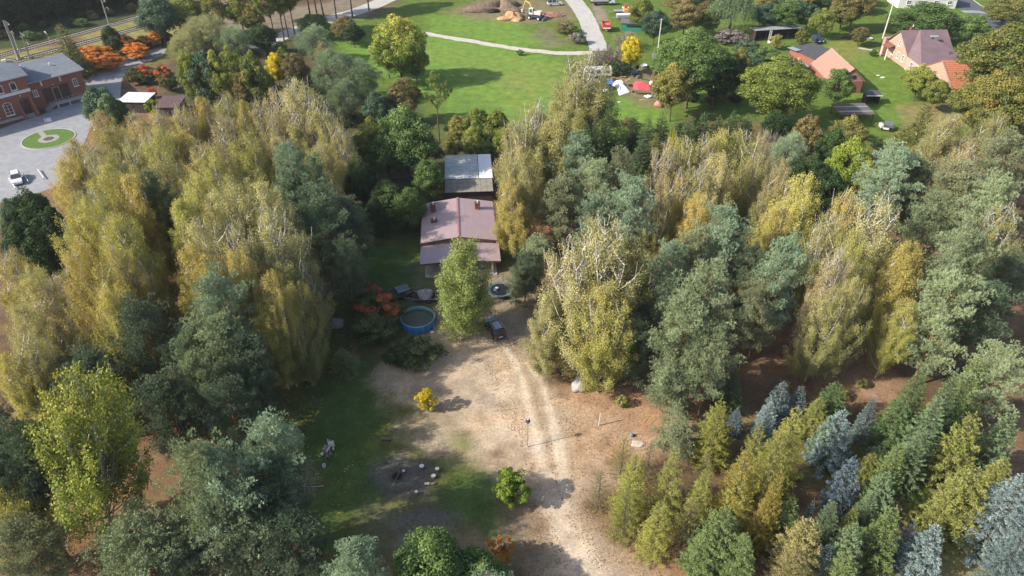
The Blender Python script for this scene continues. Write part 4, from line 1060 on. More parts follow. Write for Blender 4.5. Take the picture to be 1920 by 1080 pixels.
# young conifer plantation in the lower east corner and larches
CON = """
s 1353 748 9 92 lar|yellow green larch standing alone above the low blue sheet
L 1353 760 9 84 lar 0|feathery yellow larch wrapped round the one above the blue sheet
P 1275 788 5.5 97 pineo 2|low green pine bush beside the blue sheet
L 1172 818 6 60 lar 2|sparse golden larch at the edge of the leaf covered sand
L 1194 850 9.5 96 lar 0|yellow green larch in the front of the larch grove
L 1180 905 8 84 lar 1|lower yellow green larch at the sandy edge
L 1128 880 6 60 larb 2|half bare thin larch beside the wheel track
L 1222 828 6 50 larb 2|brown bare larch tops behind the front larches
L 1267 838 11 96 lar 1|tall yellow green larch in the middle of the grove
L 1240 940 8 90 lar 0|larch low between the middle and the front ones
L 1330 842 10 60 larb 1|brown tipped larch behind the green middle ones
L 1325 880 9.5 84 lar 0|yellow larch below the brown tipped one
L 1300 935 7 90 larb 2|brownish thin larch low in the grove
L 1403 842 12 110 larg 0|golden topped larch on the east side of the grove
L 1395 880 10 96 lar 1|bright larch crown below the golden topped one
L 1427 795 10 80 lar 1|green yellow larch behind the golden topped one
L 1498 762 12 110 lar 0|big bright yellow green larch by the blue spruces
L 1470 800 11 92 lar 1|yellow green larch leaning on the big bright one
L 1466 882 11 66 larg 0|deep golden larch, narrow and pointed
L 1440 930 8 60 larg 1|golden larch behind the narrow pointed one
s 1520 972 8.5 110 larb 0|pale straw green conifer at the foot of the golden larch
L 1500 1030 6 110 larb 0|brownish larch at the bottom edge
s 1490 930 7 60 sprl 0|light green conifer with upturned boughs
s 1362 955 8 124 sprl 0|bright green broad conifer below the larch grove
s 1330 1000 6 90 sprl 0|green conifer at the bottom, west of the broad one
S 1400 1000 7 90 sprl 1|dark shadowed spruce at the bottom, east of the broad one
N 1470 715 6.5 62 blue 1|pale blue spruce next to the reddish twigs
N 1447 752 5.5 54 blue 1|blue spruce in front of the one by the reddish twigs
N 1505 722 5.5 50 blue 0|blue spruce behind the big bright larch's tip
N 1446 790 4 40 blue 0|small pale blue spruce in the shade by the larch
M 1478 712 3.5 30 larb 0|reddish brown twiggy bush among the blue spruces
S 1572 715 6 76 spr 2|dark olive spruce on the brown clearing
S 1540 745 5 66 spro 1|olive brown low spruce beside the dark olive one
N 1641 742 6.5 46 blue 0|slim pale blue spruce at the edge of the clearing
N 1583 768 8 88 blue 1|large pale blue spruce on the grass
s 1560 780 6.5 60 sprg 0|green conifer against the large pale blue spruce
C 1535 822 2.2 32 blued 0|small round grey blue spruce ball
S 1733 692 10 84 spr 1|deep green spruce with layered boughs by the clearing
S 1700 740 8 90 spr 0|deep green spruce spreading below the layered one
S 1800 690 12 72 sprg 0|grey green spruce, tall in the diagonal row
S 1765 742 10 84 sprg 1|grey green spruce, second of the diagonal row
S 1735 800 8.5 84 sprg 0|grey green spruce, third and lowest of the diagonal row
S 1842 664 11 84 sprl 0|green spruce behind the diagonal row
S 1815 720 10 60 spr 1|dark spruce shaded by the diagonal row
N 1605 856 8 76 blued 1|dark blue spruce, steel coloured and dense
s 1640 850 4 60 spro 0|dead twigged olive conifer near the dark blue spruce
S 1692 830 7 66 sprl 2|olive green spruce near the grey row's foot
s 1668 884 7.5 84 sprg 0|grey green open conifer in the plantation's middle
S 1640 920 6 60 sprg 1|small bluish green spruce under the open conifer
s 1833 772 10.5 92 spro 0|tall pale olive conifer with horizontal boughs
s 1840 876 9.5 124 spro 0|wide olive conifer above the sunny grass
s 1800 920 6 84 spro 0|lower olive conifer merging into the wide one
s 1902 770 10 84 sprg 0|grey green conifer at the border by the sand strip
s 1890 860 7 84 spro 0|olive conifer at the border below the grey green one
P 1900 655 12 119 pine 1|grey pine crown at the border above the sand strip
s 1682 948 9 82 sprl 0|fresh green conifer with a pointed crown at the bottom
s 1607 978 8 80 sprg 0|pale tufted conifer at the bottom near the blue sliver
S 1590 1035 5 90 sprl 2|green spruce foot at the bottom below the tufted one
s 1607 948 5.5 44 spro 0|small yellow olive conifer behind the tufted one
S 1565 940 6.5 70 sprg 1|shaded green spruce beside the dark blue one
N 1557 1020 5 50 blue 1|little blue spruce at the bottom edge
N 1630 996 4.5 26 blue 0|sliver of blue spruce between two green conifers
N 1716 975 6.5 50 blued 0|dusky blue spruce behind the pale one at the bottom
N 1760 985 7 84 blue 1|pale blue spruce at the bottom on sunny grass
N 1930 890 10.5 165 blue 2|largest pale blue spruce at the picture's lower corner
N 1925 1000 7 110 blue 2|lower pale blue spruce in the picture's corner
N 1528 935 6 30 blue 0|blue spruce tip hidden by straw green boughs
S 1380 690 7 60 spr 0|dark spruce in the shade of the large pale pine
N 1385 765 4 40 blued 0|dark bluish spruce in the shade behind the alone larch
"""
TREES = CON
run_trees()
# ------------------------------------------------------------------ roads and other flat parts of the setting
M = dict(
 asphalt=mat('worn_asphalt', (.27, .275, .29), .9, var=.12, scale=.8, dirt=.35, dirt_col=(.40, .39, .37)),
 concrete=mat('pale_concrete_lane', (.46, .44, .41), .9, var=.10, scale=.9, dirt=.4, dirt_col=(.30, .28, .24)),
 gravelp=mat('gravel_path', (.50, .46, .40), .95, var=.15, scale=1.2, dirt=.4, dirt_col=(.33, .30, .22)),
 road=mat('dark_road', (.10, .105, .12), .85, var=.08, scale=.7),
 ballast=mat('ballast', (.21, .18, .155), .95, var=.35, scale=5, dirt=.3),
 rail=mat('rail_steel', (.06, .045, .04), .6, .2), sleeper=mat('sleeper_concrete', (.36, .33, .30), .9, var=.2),
 lawn=mat('mown_lawn', (.085, .16, .03), .95, var=.3, scale=2.5, dirt=.35, dirt_col=(.17, .19, .06)),
 cobble=mat('cobble_ring', (.30, .29, .27), .9, var=.25, scale=6), earth=mat('planting_earth', (.10, .08, .07), .95, var=.3, scale=5),
 kerb=mat('kerb_stone', (.42, .41, .39), .9), pwhite=mat('white_paint', (.78, .78, .77), .6, var=.06), 
 brick=mat('red_brick', (.29, .11, .08), .9, var=.22, scale=6, dirt=.3, dirt_col=(.23, .10, .075)),
 brickd=mat('dark_brick', (.20, .09, .06), .9, var=.3, scale=8),
 plaster=mat('peach_plaster', (.42, .285, .215), .9, var=.08, scale=1.5), cream=mat('cream_plaster', (.44, .33, .26), .85, var=.06),
 stone=mat('white_stone_band', (.72, .71, .68), .8, var=.06), slate=mat('grey_roof_felt', (.15, .17, .20), .75, var=.16, scale=1.2, dirt=.45, dirt_col=(.21, .23, .25)),
 felt=mat('dark_roof_felt', (.085, .085, .09), .85, var=.12, scale=1), zinc=mat('zinc_sheet', (.42, .45, .48), .45, .4, var=.1, scale=1.5),
 pink=mat('pinkish_brown_roof_metal', (.42, .305, .31), .38, .15, var=.07, scale=.5, spec=.6, dirt=.15, dirt_col=(.31, .22, .215)),
 ridge=mat('red_brown_ridge_metal', (.30, .16, .15), .4, .1), fascia=mat('brown_fascia', (.12, .055, .05), .6), 
 aub=mat('aubergine_roof_metal', (.205, .14, .15), .5, .1, var=.12, scale=.5, dirt=.3, dirt_col=(.15, .11, .11)), tile=mat('orange_clay_tile', (.44, .165, .09), .8, var=.22, scale=3),
 ptile=mat('faded_pink_tile', (.38, .215, .165), .85, var=.16, scale=4, dirt=.3, dirt_col=(.42, .22, .15)),
 wood=mat('weathered_wood', (.17, .14, .115), .9, var=.25, scale=4), woodl=mat('pale_wood', (.50, .38, .25), .85, var=.15, scale=4), woodd=mat('dark_wood', (.055, .04, .035), .85, var=.3, scale=4),
 door=mat('brown_door', (.075, .04, .035), .6), glass=mat('window_glass', (.06, .075, .085), .08, 0, var=.1, spec=.9), wframe=mat('white_window_frame', (.75, .75, .74), .5, var=.04),
 poly=mat('milky_corrugated_sheet', (.47, .50, .49), .5, 0, var=.18, scale=1.6, dirt=.5, dirt_col=(.25, .27, .23)), polyw=mat('white_sheet_roof', (.72, .75, .78), .45, var=.06, scale=1.5),
 polyb=mat('mossy_brown_sheet', (.26, .235, .19), .8, var=.2, scale=1.2, dirt=.4, dirt_col=(.17, .17, .13)),
 black=mat('black_paint', (.012, .014, .018), .18, .0, var=.05, spec=.7, coat=.8), tyre=mat('tyre_rubber', (.02, .02, .02), .9), rim=mat('alloy_rim', (.45, .46, .48), .35, .8),
 white=mat('white_car_paint', (.70, .71, .72), .25, var=.06, coat=.6, dirt=.2, dirt_col=(.4, .38, .34)), cglass=mat('car_glass', (.05, .06, .07), .06, spec=.9, var=.05), chrome=mat('chrome_trim', (.6, .6, .62), .25, .9),
 lampr=mat('red_lamp_glass', (.45, .02, .015), .25), lampw=mat('clear_lamp_glass', (.65, .66, .68), .2), plate=mat('number_plate', (.80, .80, .78), .5, var=.02),
 poolb=mat('blue_pool_wall', (.03, .20, .60), .5, var=.10, scale=2), pooli=mat('pale_blue_liner', (.24, .40, .46), .5, var=.08), poolw=mat('murky_pool_water', (.065, .08, .05), .15, var=.2, scale=1.2, spec=.25),
 grey=mat('grey_tarpaulin', (.30, .29, .29), .7, var=.18, scale=2.5, bump=.5), tarpd=mat('dark_tarpaulin', (.10, .10, .105), .7, var=.2, scale=3), metal=mat('galvanised_metal', (.42, .43, .44), .5, .6, var=.12),
 blue=mat('blue_tarpaulin', (.08, .22, .62), .6, var=.12, scale=3), sky=mat('light_blue_sheet', (.20, .38, .62), .6, var=.12, scale=3), 
 rock=mat('grey_boulder', (.36, .36, .35), .9, var=.25, scale=2.5, bump=.8, dirt=.4, dirt_col=(.22, .22, .19)), cut=mat('sawn_wood', (.62, .54, .44), .85, var=.12, scale=5),
 char=mat('charred_wood_and_dark_openings', (.02, .018, .017), .9), red=mat('red_paint', (.50, .05, .04), .6, var=.15, scale=3), redc=mat('red_cloth', (.60, .08, .10), .85, var=.15, scale=3), 
 wcloth=mat('white_cloth', (.74, .75, .77), .85, var=.04), orange=mat('orange_paint', (.62, .30, .10), .6, var=.12), yellow=mat('yellow_paint', (.58, .42, .08), .5, var=.1), green=mat('green_boarding', (.03, .22, .15), .7, var=.15, scale=2),
 soil=mat('purple_brown_soil', (.18, .125, .095), .95, var=.4, scale=1.2, bump=1, dirt=.4, dirt_col=(.10, .12, .05)), sandm=mat('orange_sand', (.50, .31, .17), .95, var=.22, scale=1.5, bump=.8), navy=mat('dark_blue_paint', (.03, .05, .12), .5),
 pinkp=mat('pink_boards', (.62, .25, .25), .7, var=.08), mesh=mat('black_trampoline_mat', (.015, .016, .02), .7), pad=mat('blue_grey_padding', (.10, .19, .24), .6), fence=mat('green_wire_fence', (.09, .14, .12), .7),
 brownr=mat('dark_brown_roof', (.15, .095, .09), .6), pole=mat('pale_pole', (.58, .56, .52), .8, var=.08), mast=mat('concrete_mast', (.33, .31, .29), .9, var=.1), globe=mat('dark_lamp_shade', (.05, .07, .11), .4),
 bluedrum=mat('dull_blue_plastic', (.12, .22, .36), .5), white2=mat('white_plastic', (.66, .66, .64), .5, var=.1, dirt=.35, dirt_col=(.42, .40, .36)))
def sheet(name, px, z, m, kind='structure'):
    mb = MB().poly([(*P(*p)[:2], z) for p in px]); o = mb.build(name, m); return tag(o, kind=kind)
def smooth_line(pts, n=6):
    pts = [Vector(p) for p in pts]; out = []
    for i in range(len(pts) - 1):
        p0, p1, p2, p3 = pts[max(i - 1, 0)], pts[i], pts[i + 1], pts[min(i + 2, len(pts) - 1)]
        for k in range(n):
            t = k / n; out.append(.5 * ((2 * p1) + (p2 - p0) * t + (2 * p0 - 5 * p1 + 4 * p2 - p3) * t * t + (3 * p1 - p0 - 3 * p2 + p3) * t ** 3))
    return out + [pts[-1]]
def ribbon(name, px, wd, z, m, rag=.25):
    L = smooth_line([P(*p) for p in px]); mb = MB(); rr = random.Random(len(px)); pr = None; w0 = wd if isinstance(wd, (list, tuple)) else [wd, wd]
    for i, p in enumerate(L):
        d = (L[min(i + 1, len(L) - 1)] - L[max(i - 1, 0)]).normalized(); s = Vector((-d.y, d.x, 0)); w = w0[0] + (w0[1] - w0[0]) * i / len(L)
        mb.v += [tuple(p + s * (w / 2 + rr.uniform(-rag, rag)) + Vector((0, 0, z))), tuple(p - s * (w / 2 + rr.uniform(-rag, rag)) + Vector((0, 0, z)))]
        if i: n = len(mb.v); mb.f.append((n - 4, n - 3, n - 1, n - 2))
    return tag(mb.build(name, m), kind='structure')
sheet('station_yard', [(-80,270),(73,216),(155,190),(165,165),(158,140),(185,135),(205,128),(245,105),(300,88),(312,92),(306,104),(270,118),(240,130),(228,150),(225,185),(190,215),(170,240),(150,285),(120,330),(100,352),(40,372),(-80,400)], .006, M['asphalt'])
# round lawn with its cobble ring
q0, q1, q2 = P(91, 262), P(48, 262), P(91, 243)
ic = P(91.5, 260.5); irx = (P(135, 260) - P(48, 260)).length / 2; iry = abs(P(91, 242).y - P(91, 280).y) / 2; ir = (irx + iry) / 2
def disc(name, c, r0, r1, z, h, m, parent=None, k=40):
    mb = MB(); mb.lathe([(r1, z), (r1, z + h), (max(r0, .001), z + h), (max(r0, .001), z)], k, (c.x, c.y, 0)); return mb.build(name, m, parent)
lw = disc('round_lawn', ic, 0, ir, .0, .05, M['lawn']); tag(lw, kind='structure')
tag(disc('lawn_kerb', ic, ir, ir + .2, .0, .10, M['kerb']), kind='structure')
tag(disc('cobble_ring', ic, .0, 1.9, .0, .06, M['cobble']), kind='structure')
tag(disc('planting_bed', ic, .0, .95, .0, .08, M['earth']), kind='structure')
ribbon('garden_path', [(85, 259), (78, 250), (72, 243)], 1.0, .056, M['cobble'], .05)
for i, px in enumerate([[(82,223),(84,221.5),(87,228.5),(85,229.5)], [(86,221.8),(95,220.5),(97,227.5),(88,229)]]):
    mb = MB().poly([(*P(*p)[:2], .012) for p in px]); o = mb.build('painted_marking', M['pwhite']); tag(o, kind='structure')
ribbon('gravel_path', [(795,62),(840,70),(900,80),(960,90),(1010,96),(1060,100),(1110,98)], [2.6, 2.6], .008, M['gravelp'])
ribbon('concrete_lane', [(1055,-20),(1078,3),(1097,30),(1110,60),(1119,80),(1122,95)], [5.4, 4.6], .012, M['concrete'], .12)
ribbon('village_road', [(440,92),(500,80),(560,55),(620,35),(680,18),(740,-8)], [5, 6.5], .008, M['concrete'], .2)
ribbon('asphalt_road', [(1770,-25),(1805,5),(1845,28),(1890,55),(1960,100)], [7, 7], .010, M['road'], .03)
ribbon('road_edge_line', [(1795,-25),(1836,8),(1876,33),(1920,60)], [.25, .25], .016, M['pwhite'], 0)
ribbon('asphalt_driveway', [(1805,22),(1830,22),(1850,24)], [2.5, 2.5], .014, M['asphalt'], .1)

# ------------------------------------------------------------------ railway
def track(pa, pb, label, ext=60):
    a, b = P(*pa), P(*pb); d = (b - a).normalized(); a = a - d * ext * .7; b = b + d * ext * 2; L = (b - a).length; ang = math.atan2(d.y, d.x)
    t = thing('railway_track', label, 'railway track', a, ang)
    MB().prism([(0, -1.6), (L, -1.6), (L, 1.6), (0, 1.6)], 0, .12).build('ballast', M['ballast'], t)
    s = MB(); n = int(L / .65)
    for i in range(n): s.box((i * .65 + .3, 0, .16), (.26, 2.5, .12))
    o = s.build('sleepers', M['sleeper'], t); tag(o, kind='stuff')
    for y in (-.7175, .7175): MB().box((L / 2, y, .29), (L, .11, .16)).build('rail', M['rail'], t)
    return t
track((20, 118), (303, 41), 'clearer railway track running behind the station roof')
track((0, 105), (262, 31.5), 'overgrown railway track next to the dark wood')
def mast(px, py, h, label, arm=True, lean=0, k=1):
    p = P(px, py); t = thing('catenary_mast', label, 'mast', p, R(48 + 90))
    MB().tube([(0, 0, 0), (0, 0, h)], .20, 8, .13).build('mast_pole', M['mast'], t)
    MB().box((0, 0, .25), (.7, .7, .5)).build('mast_foot', M['kerb'], t)
    if arm:
        m = MB(); m.tube([(0, 0, h - 1.2), (-2.4, 0, h - .3)], .045, 5); m.tube([(0, 0, h - 2.9), (-2.6, 0, h - 1.9), (-3.1, 0, h - 2.5)], .04, 5)
        m.tube([(0, 0, h - .2), (-2.4, 0, h - .3)], .03, 4); m.build('cantilever_arm', M['metal'], t)
        MB().lathe([(.02, -.25), (.09, -.2), (.05, -.1), (.09, 0), (.05, .1), (.02, .15)], 8, (-2.3, 0, h - .4)).build('insulator', M['white2'], t)
    return t
mast(38, 112, 9.5, 'tall mast of the close pair beside the station roof'); mast(35.5, 112.5, 9.6, 'second mast of the close pair beside the station roof', False)
mast(36, 96, 5, 'short thick post behind the pair of masts', False)
mast(57, 110, 6.6, 'single mast standing alone east of the pair by the station'); mast(207, 54, 8.2, 'mast between the two tracks above the dark yew')
mast(368, 26, 8, 'mast rising among the trees at the top of the willow thicket'); mast(-8, 112, 9.5, 'mast cut by the picture edge')
t = thing('platform_lamp', 'thin curved lamp beside the tracks behind the goods wing', 'lamp', P(101.5, 99), R(48 + 90))
MB().tube([(0, 0, 0), (0, 0, 4.0), (.3, 0, 4.7), (.9, 0, 5.0)], .06, 6).build('lamp_pole', M['metal'], t); MB().box((1.2, 0, 5.02), (.7, .25, .12)).build('lamp_head', M['white2'], t)
wv = P(57, 110); wd_ = Vector((math.cos(R(48)), math.sin(R(48)), 0))
for k, (dz, dx) in enumerate(((6.3, 2.3), (5.2, 3.0))):
    side = Vector((math.sin(R(48)), -math.cos(R(48)), 0)) * -dx if False else Vector((math.cos(R(138)), math.sin(R(138)), 0)) * -dx
    pts = [wv + side + wd_ * s + Vector((0, 0, dz - .35 * math.sin(math.pi * ((s % 45) / 45)))) for s in range(-90, 181, 5)]
    o = MB().tube(pts, .022, 3).build('overhead_wire', M['tarpd']); tag(o, 'upper overhead line wire above the tracks' if k == 0 else 'lower contact wire above the tracks', 'wire')
# dark wire fence behind the orange bushes
a, b = P(268, 92), P(306, 78); t = thing('wire_fence', 'dark green mesh fence behind the red and orange sumacs', 'fence', a, math.atan2((b - a).y, (b - a).x)); L = (b - a).length
for i in range(6): MB().box((i * L / 5, 0, .85), (.08, .08, 1.7)).build('post', M['fence'], t)
for i in range(5):
    f = MB()
    for j in range(7): f.box(((i + .5) * L / 5, 0, .15 + j * .25), (L / 5 - .1, .02, .02))
    for j in range(12): f.box((i * L / 5 + (j + .5) * L / 60, .0, .85), (.015, .015, 1.6))
    f.build('mesh_panel', M['fence'], t)

# ------------------------------------------------------------------ building helpers (local frame: x along the front, y inwards, z up)
def window(par, x, z, w, h, y=0.0, arch=0.0, bars=(1, 1), frame='wframe', name='window', glass='glass', rz=0.0, sill=True):
    """a window whose glass sits in a proud frame on a wall facing -y (rz turns it to another wall)"""
    mb = MB(); t = .09; d = .10
    mb.box((-w / 2 + t / 2, 0, h / 2), (t, d, h)); mb.box((w / 2 - t / 2, 0, h / 2), (t, d, h)); mb.box((0, 0, t / 2), (w - 2 * t, d, t))
    if arch:
        n = 8; R0 = []
        for i in range(n + 1):
            a = math.pi * i / n; R0.append((-math.cos(a) * w / 2, h + math.sin(a) * arch))
        for i in range(n):
            (x0, z0), (x1, z1) = R0[i], R0[i + 1]; mb.box(((x0 + x1) / 2, 0, (z0 + z1) / 2), (math.hypot(x1 - x0, z1 - z0) + .02, d, t), ry=-math.atan2(z1 - z0, x1 - x0))
        mb.box((0, .005, h), (w - 2 * t, d * .7, t * .7))
    else: mb.box((0, 0, h - t / 2), (w - 2 * t, d, t))
    for i in range(1, bars[0] + 1): mb.box((-w / 2 + w * i / (bars[0] + 1), .01, h / 2), (.06, d * .6, h - 2 * t))
    for i in range(1, bars[1] + 1): mb.box((0, .012, h * i / (bars[1] + 1)), (w - 2 * t, d * .5, .05))
    fo = mb.build(name, M[frame], par); fo.location = (x, y - .03, z); fo.rotation_euler = (0, 0, rz)
    g = MB(); pts = [(-w / 2 + t, .03, t), (w / 2 - t, .03, t), (w / 2 - t, .03, h)]
    if arch: pts += [(math.cos(math.pi * i / 8) * (w / 2 - t), .03, h + math.sin(math.pi * i / 8) * (arch - t * .5)) for i in range(1, 8)]
    g.poly(pts + [(-w / 2 + t, .03, h)]).build('pane', M[glass], fo)
    if sill: MB().box((0, -.06, -.05), (w + .2, .22, .09)).build('sill', M['stone'], fo)
    return fo
def roof_pipe(par, x, y, z, r=.12, h=.5, m='white2'):
    MB().lathe([(r, 0), (r, h), (r * 1.6, h), (r * 1.6, h + .08), (.01, h + .16)], 10, (x, y, z)).build('vent_pipe', M[m], par)
RS = R(48)
# station main house
s = thing('station_building', 'two storey red brick station with white stone band and grey roof', 'station', P(73, 213), RS)
Lm, Dm, Hm = 24.0, 10.0, 8.4
MB().prism([(-Lm, 0), (0, 0), (0, Dm), (-Lm, Dm)], 0, Hm).build('wall', M['brick'], s)
MB().prism([(-Lm, -.14), (.14, -.14), (.14, Dm), (-Lm, Dm)], 4.95, 5.55).build('stone_band', M['stone'], s)
MB().prism([(-Lm, -.12), (.12, -.12), (.12, Dm), (-Lm, Dm)], 0, .55).build('plinth', M['kerb'], s)
r = MB(); e = .55
r.slab([(-Lm - e, -e, Hm), (e, -e, Hm), (e, Dm / 2, Hm + 1.9), (-Lm - e, Dm / 2, Hm + 1.9)], .18)
r.slab([(-Lm - e, Dm / 2, Hm + 1.9), (e, Dm / 2, Hm + 1.9), (e, Dm + e, Hm), (-Lm - e, Dm + e, Hm)], .18)
rf = r.build('roof', M['slate'], s)
MB().poly([(0, 0, Hm), (0, Dm, Hm), (0, Dm / 2, Hm + 1.75)]).build('gable', M['brick'], s)
MB().box((-Lm / 2, -e - .05, Hm - .1), (Lm + 1.2, .14, .14)).build('gutter', M['metal'], s)
k = MB().box((0, 0, 0), (1.15, 1.1, .14), rx=math.atan2(1.9, Dm / 2 + e)); ko = k.build('skylight', M['white2'], rf); ko.location = (-5.4, 2.2, Hm + 1.12)
for x, y, z in ((-1.0, 4.8, Hm + 1.85), (-1.3, 5.3, Hm + 1.7)): roof_pipe(rf, x, y, z, .18, .4)
MB().box((-7.6, 5, Hm + 2.5), (.6, .6, 1.6)).build('chimney', M['white2'], rf)
for x in (-2.6, -5.1, -7.6, -10.1, -12.6, -15.1): window(s, x, 5.85, 1.15, 1.35, arch=.4, bars=(0, 0))
for x in (-5.0, -7.9, -10.8, -13.7): window(s, x, 1.2, 1.6, 2.1, arch=.55, bars=(1, 2))
d = MB(); d.box((-1.75, -.02, 1.75), (1.5, .14, 2.7)); d.build('door', M['door'], s); window(s, -1.75, 3.1, 1.5, .35, arch=.5, bars=(0, 0), frame='door', name='fanlight', sill=False)
MB().prism([(-3.0, -1.5), (-2.7, -1.5), (-2.7, 0), (-3.0, 0)], 0, [1.1, 1.1, 2.1, 2.1]).build('stair_wall', M['brick'], s)
MB().prism([(-.75, -1.7), (-.35, -1.7), (-.35, 0), (-.75, 0)], 0, [.7, .7, 4.5, 4.5]).build('buttress', M['brick'], s)
for i in range(3): MB().box((-1.75, -.2 - .3 * i, .3 - .13 * i), (1.9, .32, .17)).build('step', M['kerb'], s)
MB().lathe([(.12, 0), (.12, .18), (.01, .22)], 8, (-2.1, -.15, 4.45)).build('wall_lamp', M['white2'], s)
# goods wing
wloc = Matrix.Translation(P(73, 213)) @ Matrix.Rotation(RS, 4, 'Z') @ Vector((-1.0, 1.6, 0))
g = thing('goods_wing', 'low red brick goods wing with brown doors, loading ramp and grey roof', 'building', wloc, RS)
Lw, Dw, Hw = 12.2, 9.2, 6.3
MB().prism([(0, 0), (Lw, 0), (Lw, Dw), (0, Dw)], 0, [Hw, Hw, Hw + .9, Hw + .9]).build('wall', M['brick'], g)
MB().slab([(-.2, -.8, Hw - .02), (Lw + .6, -.8, Hw - .02), (Lw + .6, Dw + .5, Hw + 1.1), (-.2, Dw + .5, Hw + 1.1)], .16).build('roof', M['slate'], g)
rw = g.children[-1]
for x, y in ((2.0, 3.0), (3.2, 7.3), (8.2, 5.0)): roof_pipe(rw, x, y, Hw + .3 + y * .09, .16, .35)
MB().box((Lw / 2, -.84, Hw - .12), (Lw + .8, .12, .12)).build('gutter', M['metal'], g)
for x in (3.9, 7.7): MB().box((x, -.06, Hw - .75), (.28, .12, 1.4)).build('pilaster', M['stone'], g)
MB().tube([(.1, -.75, Hw - .2), (.12, -.15, Hw - 1.0), (.12, -.12, .1)], .06, 6).build('downpipe', M['white2'], g)
window(g, 2.2, 3.0, .95, 1.35, bars=(1, 2)); window(g, 10.4, 3.0, .95, 1.55, arch=.1, bars=(1, 2))
for x, w_ in ((4.45, 1.7), (7.85, 1.9)): MB().box((x, -.05, 2.55), (w_, .12, 2.9)).build('sliding_door', M['door'], g)
MB().box((6.2, -.04, 2.4), (1.1, .1, 2.5)).build('door', M['woodd'], g)
fr = MB(); fr.box((5.58, -.08, 2.5), (.16, .16, 2.8)); fr.box((6.82, -.08, 2.5), (.16, .16, 2.8)); fr.box((6.2, -.08, 3.95), (1.4, .16, .16)); fr.build('door_frame', M['ptile'], g)
MB().box((6.0, -.02, 4.15), (6.5, .1, .12)).build('door_rail', M['door'], g)
MB().lathe([(.12, 0), (.12, .18), (.01, .22)], 8, (6.0, -.15, 4.5)).build('wall_lamp', M['white2'], g)
pl = MB(); pl.box((7.6, -1.35, 1.0), (5.6, 1.6, .22)); pl.build('loading_platform', M['kerb'], g)
for i in range(7): MB().box((4.65 - i * .3, -1.35, .98 - i * .14), (.34, 1.5, .10)).build('step', M['kerb'], g)
for x in (5.0, 7.4, 9.9): MB().box((x, -2.0, .45), (.3, .2, .88)).build('pier', M['kerb'], g)
MB().prism([(2.6, -2.1), (11, -2.1), (11, -.1), (2.6, -.1)], 0, .05).build('footing', M['concrete'], g)
rl = MB(); rl.tube([(2.7, -2.1, 1.0), (4.8, -2.1, 2.05), (10.4, -2.1, 2.05)], .035, 5); rl.tube([(2.7, -2.1, .6), (4.8, -2.1, 1.6), (10.4, -2.1, 1.6)], .025, 5)
for i in range(9): rl.tube([(2.7 + i * .96, -2.1, .1 if i < 1 else 1.0), (2.7 + i * .96, -2.1, 1.0 if i < 1 else 2.05)], .03, 4)
rl.build('railing', M['metal'], g)
# two small sheds east of the yard
def shed(name, label, px0, px1, depth, h, mroof, mwall, slope=.35, ov=.25, front_open=False, rz=None, z=0, ribs=0):
    a, b = P(*px0, h), P(*px1, h); a.z = b.z = 0; d = b - a; L = d.length; t = thing(name, label, 'shed', a, math.atan2(d.y, d.x))
    if front_open:
        MB().box((L / 2, depth - .06, h / 2), (L, .12, h)).box((.06, depth / 2 - .03, h / 2), (.12, depth - .12, h)).box((L - .06, depth / 2 - .03, h / 2), (.12, depth - .12, h)).build('wall', M[mwall], t)
        for i in range(5): MB().box((.08 + i * (L - .16) / 4, .08, h / 2 - .03), (.14, .14, h - .1)).build('post', M[mwall], t)
    else: MB().prism([(0, 0), (L, 0), (L, depth), (0, depth)], 0, [h - .08, h - .08, h + slope - .08, h + slope - .08]).build('wall', M[mwall], t)
    rf = MB().slab([(-ov, -ov, h + .03), (L + ov, -ov, h + .03), (L + ov, depth + ov, h + slope + .03), (-ov, depth + ov, h + slope + .03)], .08).build('roof', M[mroof], t)
    for i in range(ribs):
        x = -ov + (L + 2 * ov) * (i + .5) / ribs; MB().slab([(x - .04, -ov, h + .07), (x + .04, -ov, h + .07), (x + .04, depth + ov, h + slope + .07), (x - .04, depth + ov, h + slope + .07)], .05).build('rib', M[mroof], rf)
    return t, L
t, L = shed('garden_shed', 'small shed with white flat roof at the edge of the station yard', (222, 190), (270, 191), 4.6, 2.5, 'polyw', 'woodd', .1, .3); 
MB().box((L * .4, -.04, 1.0), (1.1, .06, 1.9)).build('door', M['woodd'], t)
t, L = shed('brown_shed', 'small shed with dark brown roof beside the white roofed one', (292, 201), (331, 201), 4.8, 2.3, 'brownr', 'wood', .5, .3, ribs=9)
MB().box((L * .5, -.04, 1.0), (1.1, .06, 1.9)).build('door', M['woodd'], t)

# ------------------------------------------------------------------ pink roofed house
a, b = P(789, 456, 3.1), P(932, 450, 3.1); d = b - a; W = d.length; ang = math.atan2(d.y, d.x); base = Vector((a.x, a.y, 0))
h = thing('bungalow', 'bungalow with pinkish metal gable roof, chimneys and pillared porch', 'house', base, ang)
Lh = 11.8; z0, zr = 3.05, 3.95; cx = W * .505
MB().prism([(.5, .35), (W - .5, .35), (W - .5, Lh - .4), (.5, Lh - .4)], 0, z0 - .12).build('wall', M['cream'], h)
for s_, (xa, xb, za, zb) in (('w', (0, cx, z0, zr)), ('e', (cx, W, zr, z0))):
    rp = MB().slab([(xa, 0, za), (xb, 0, zb), (xb, Lh, zb), (xa, Lh, za)], .16).build('roof', M['pink'], h)
    n = 5
    for i in range(1, n):
        q = i / n; x = xa + (xb - xa) * q; zz = za + (zb - za) * q
        MB().box((x, Lh / 2, zz + .006), (.03, Lh - .02, .02)).build('seam', M['pink'], rp)
MB().poly([(.5, .35, z0 - .12), (W - .5, .35, z0 - .12), (cx, .35, zr - .2)]).build('gable', M['cream'], h)
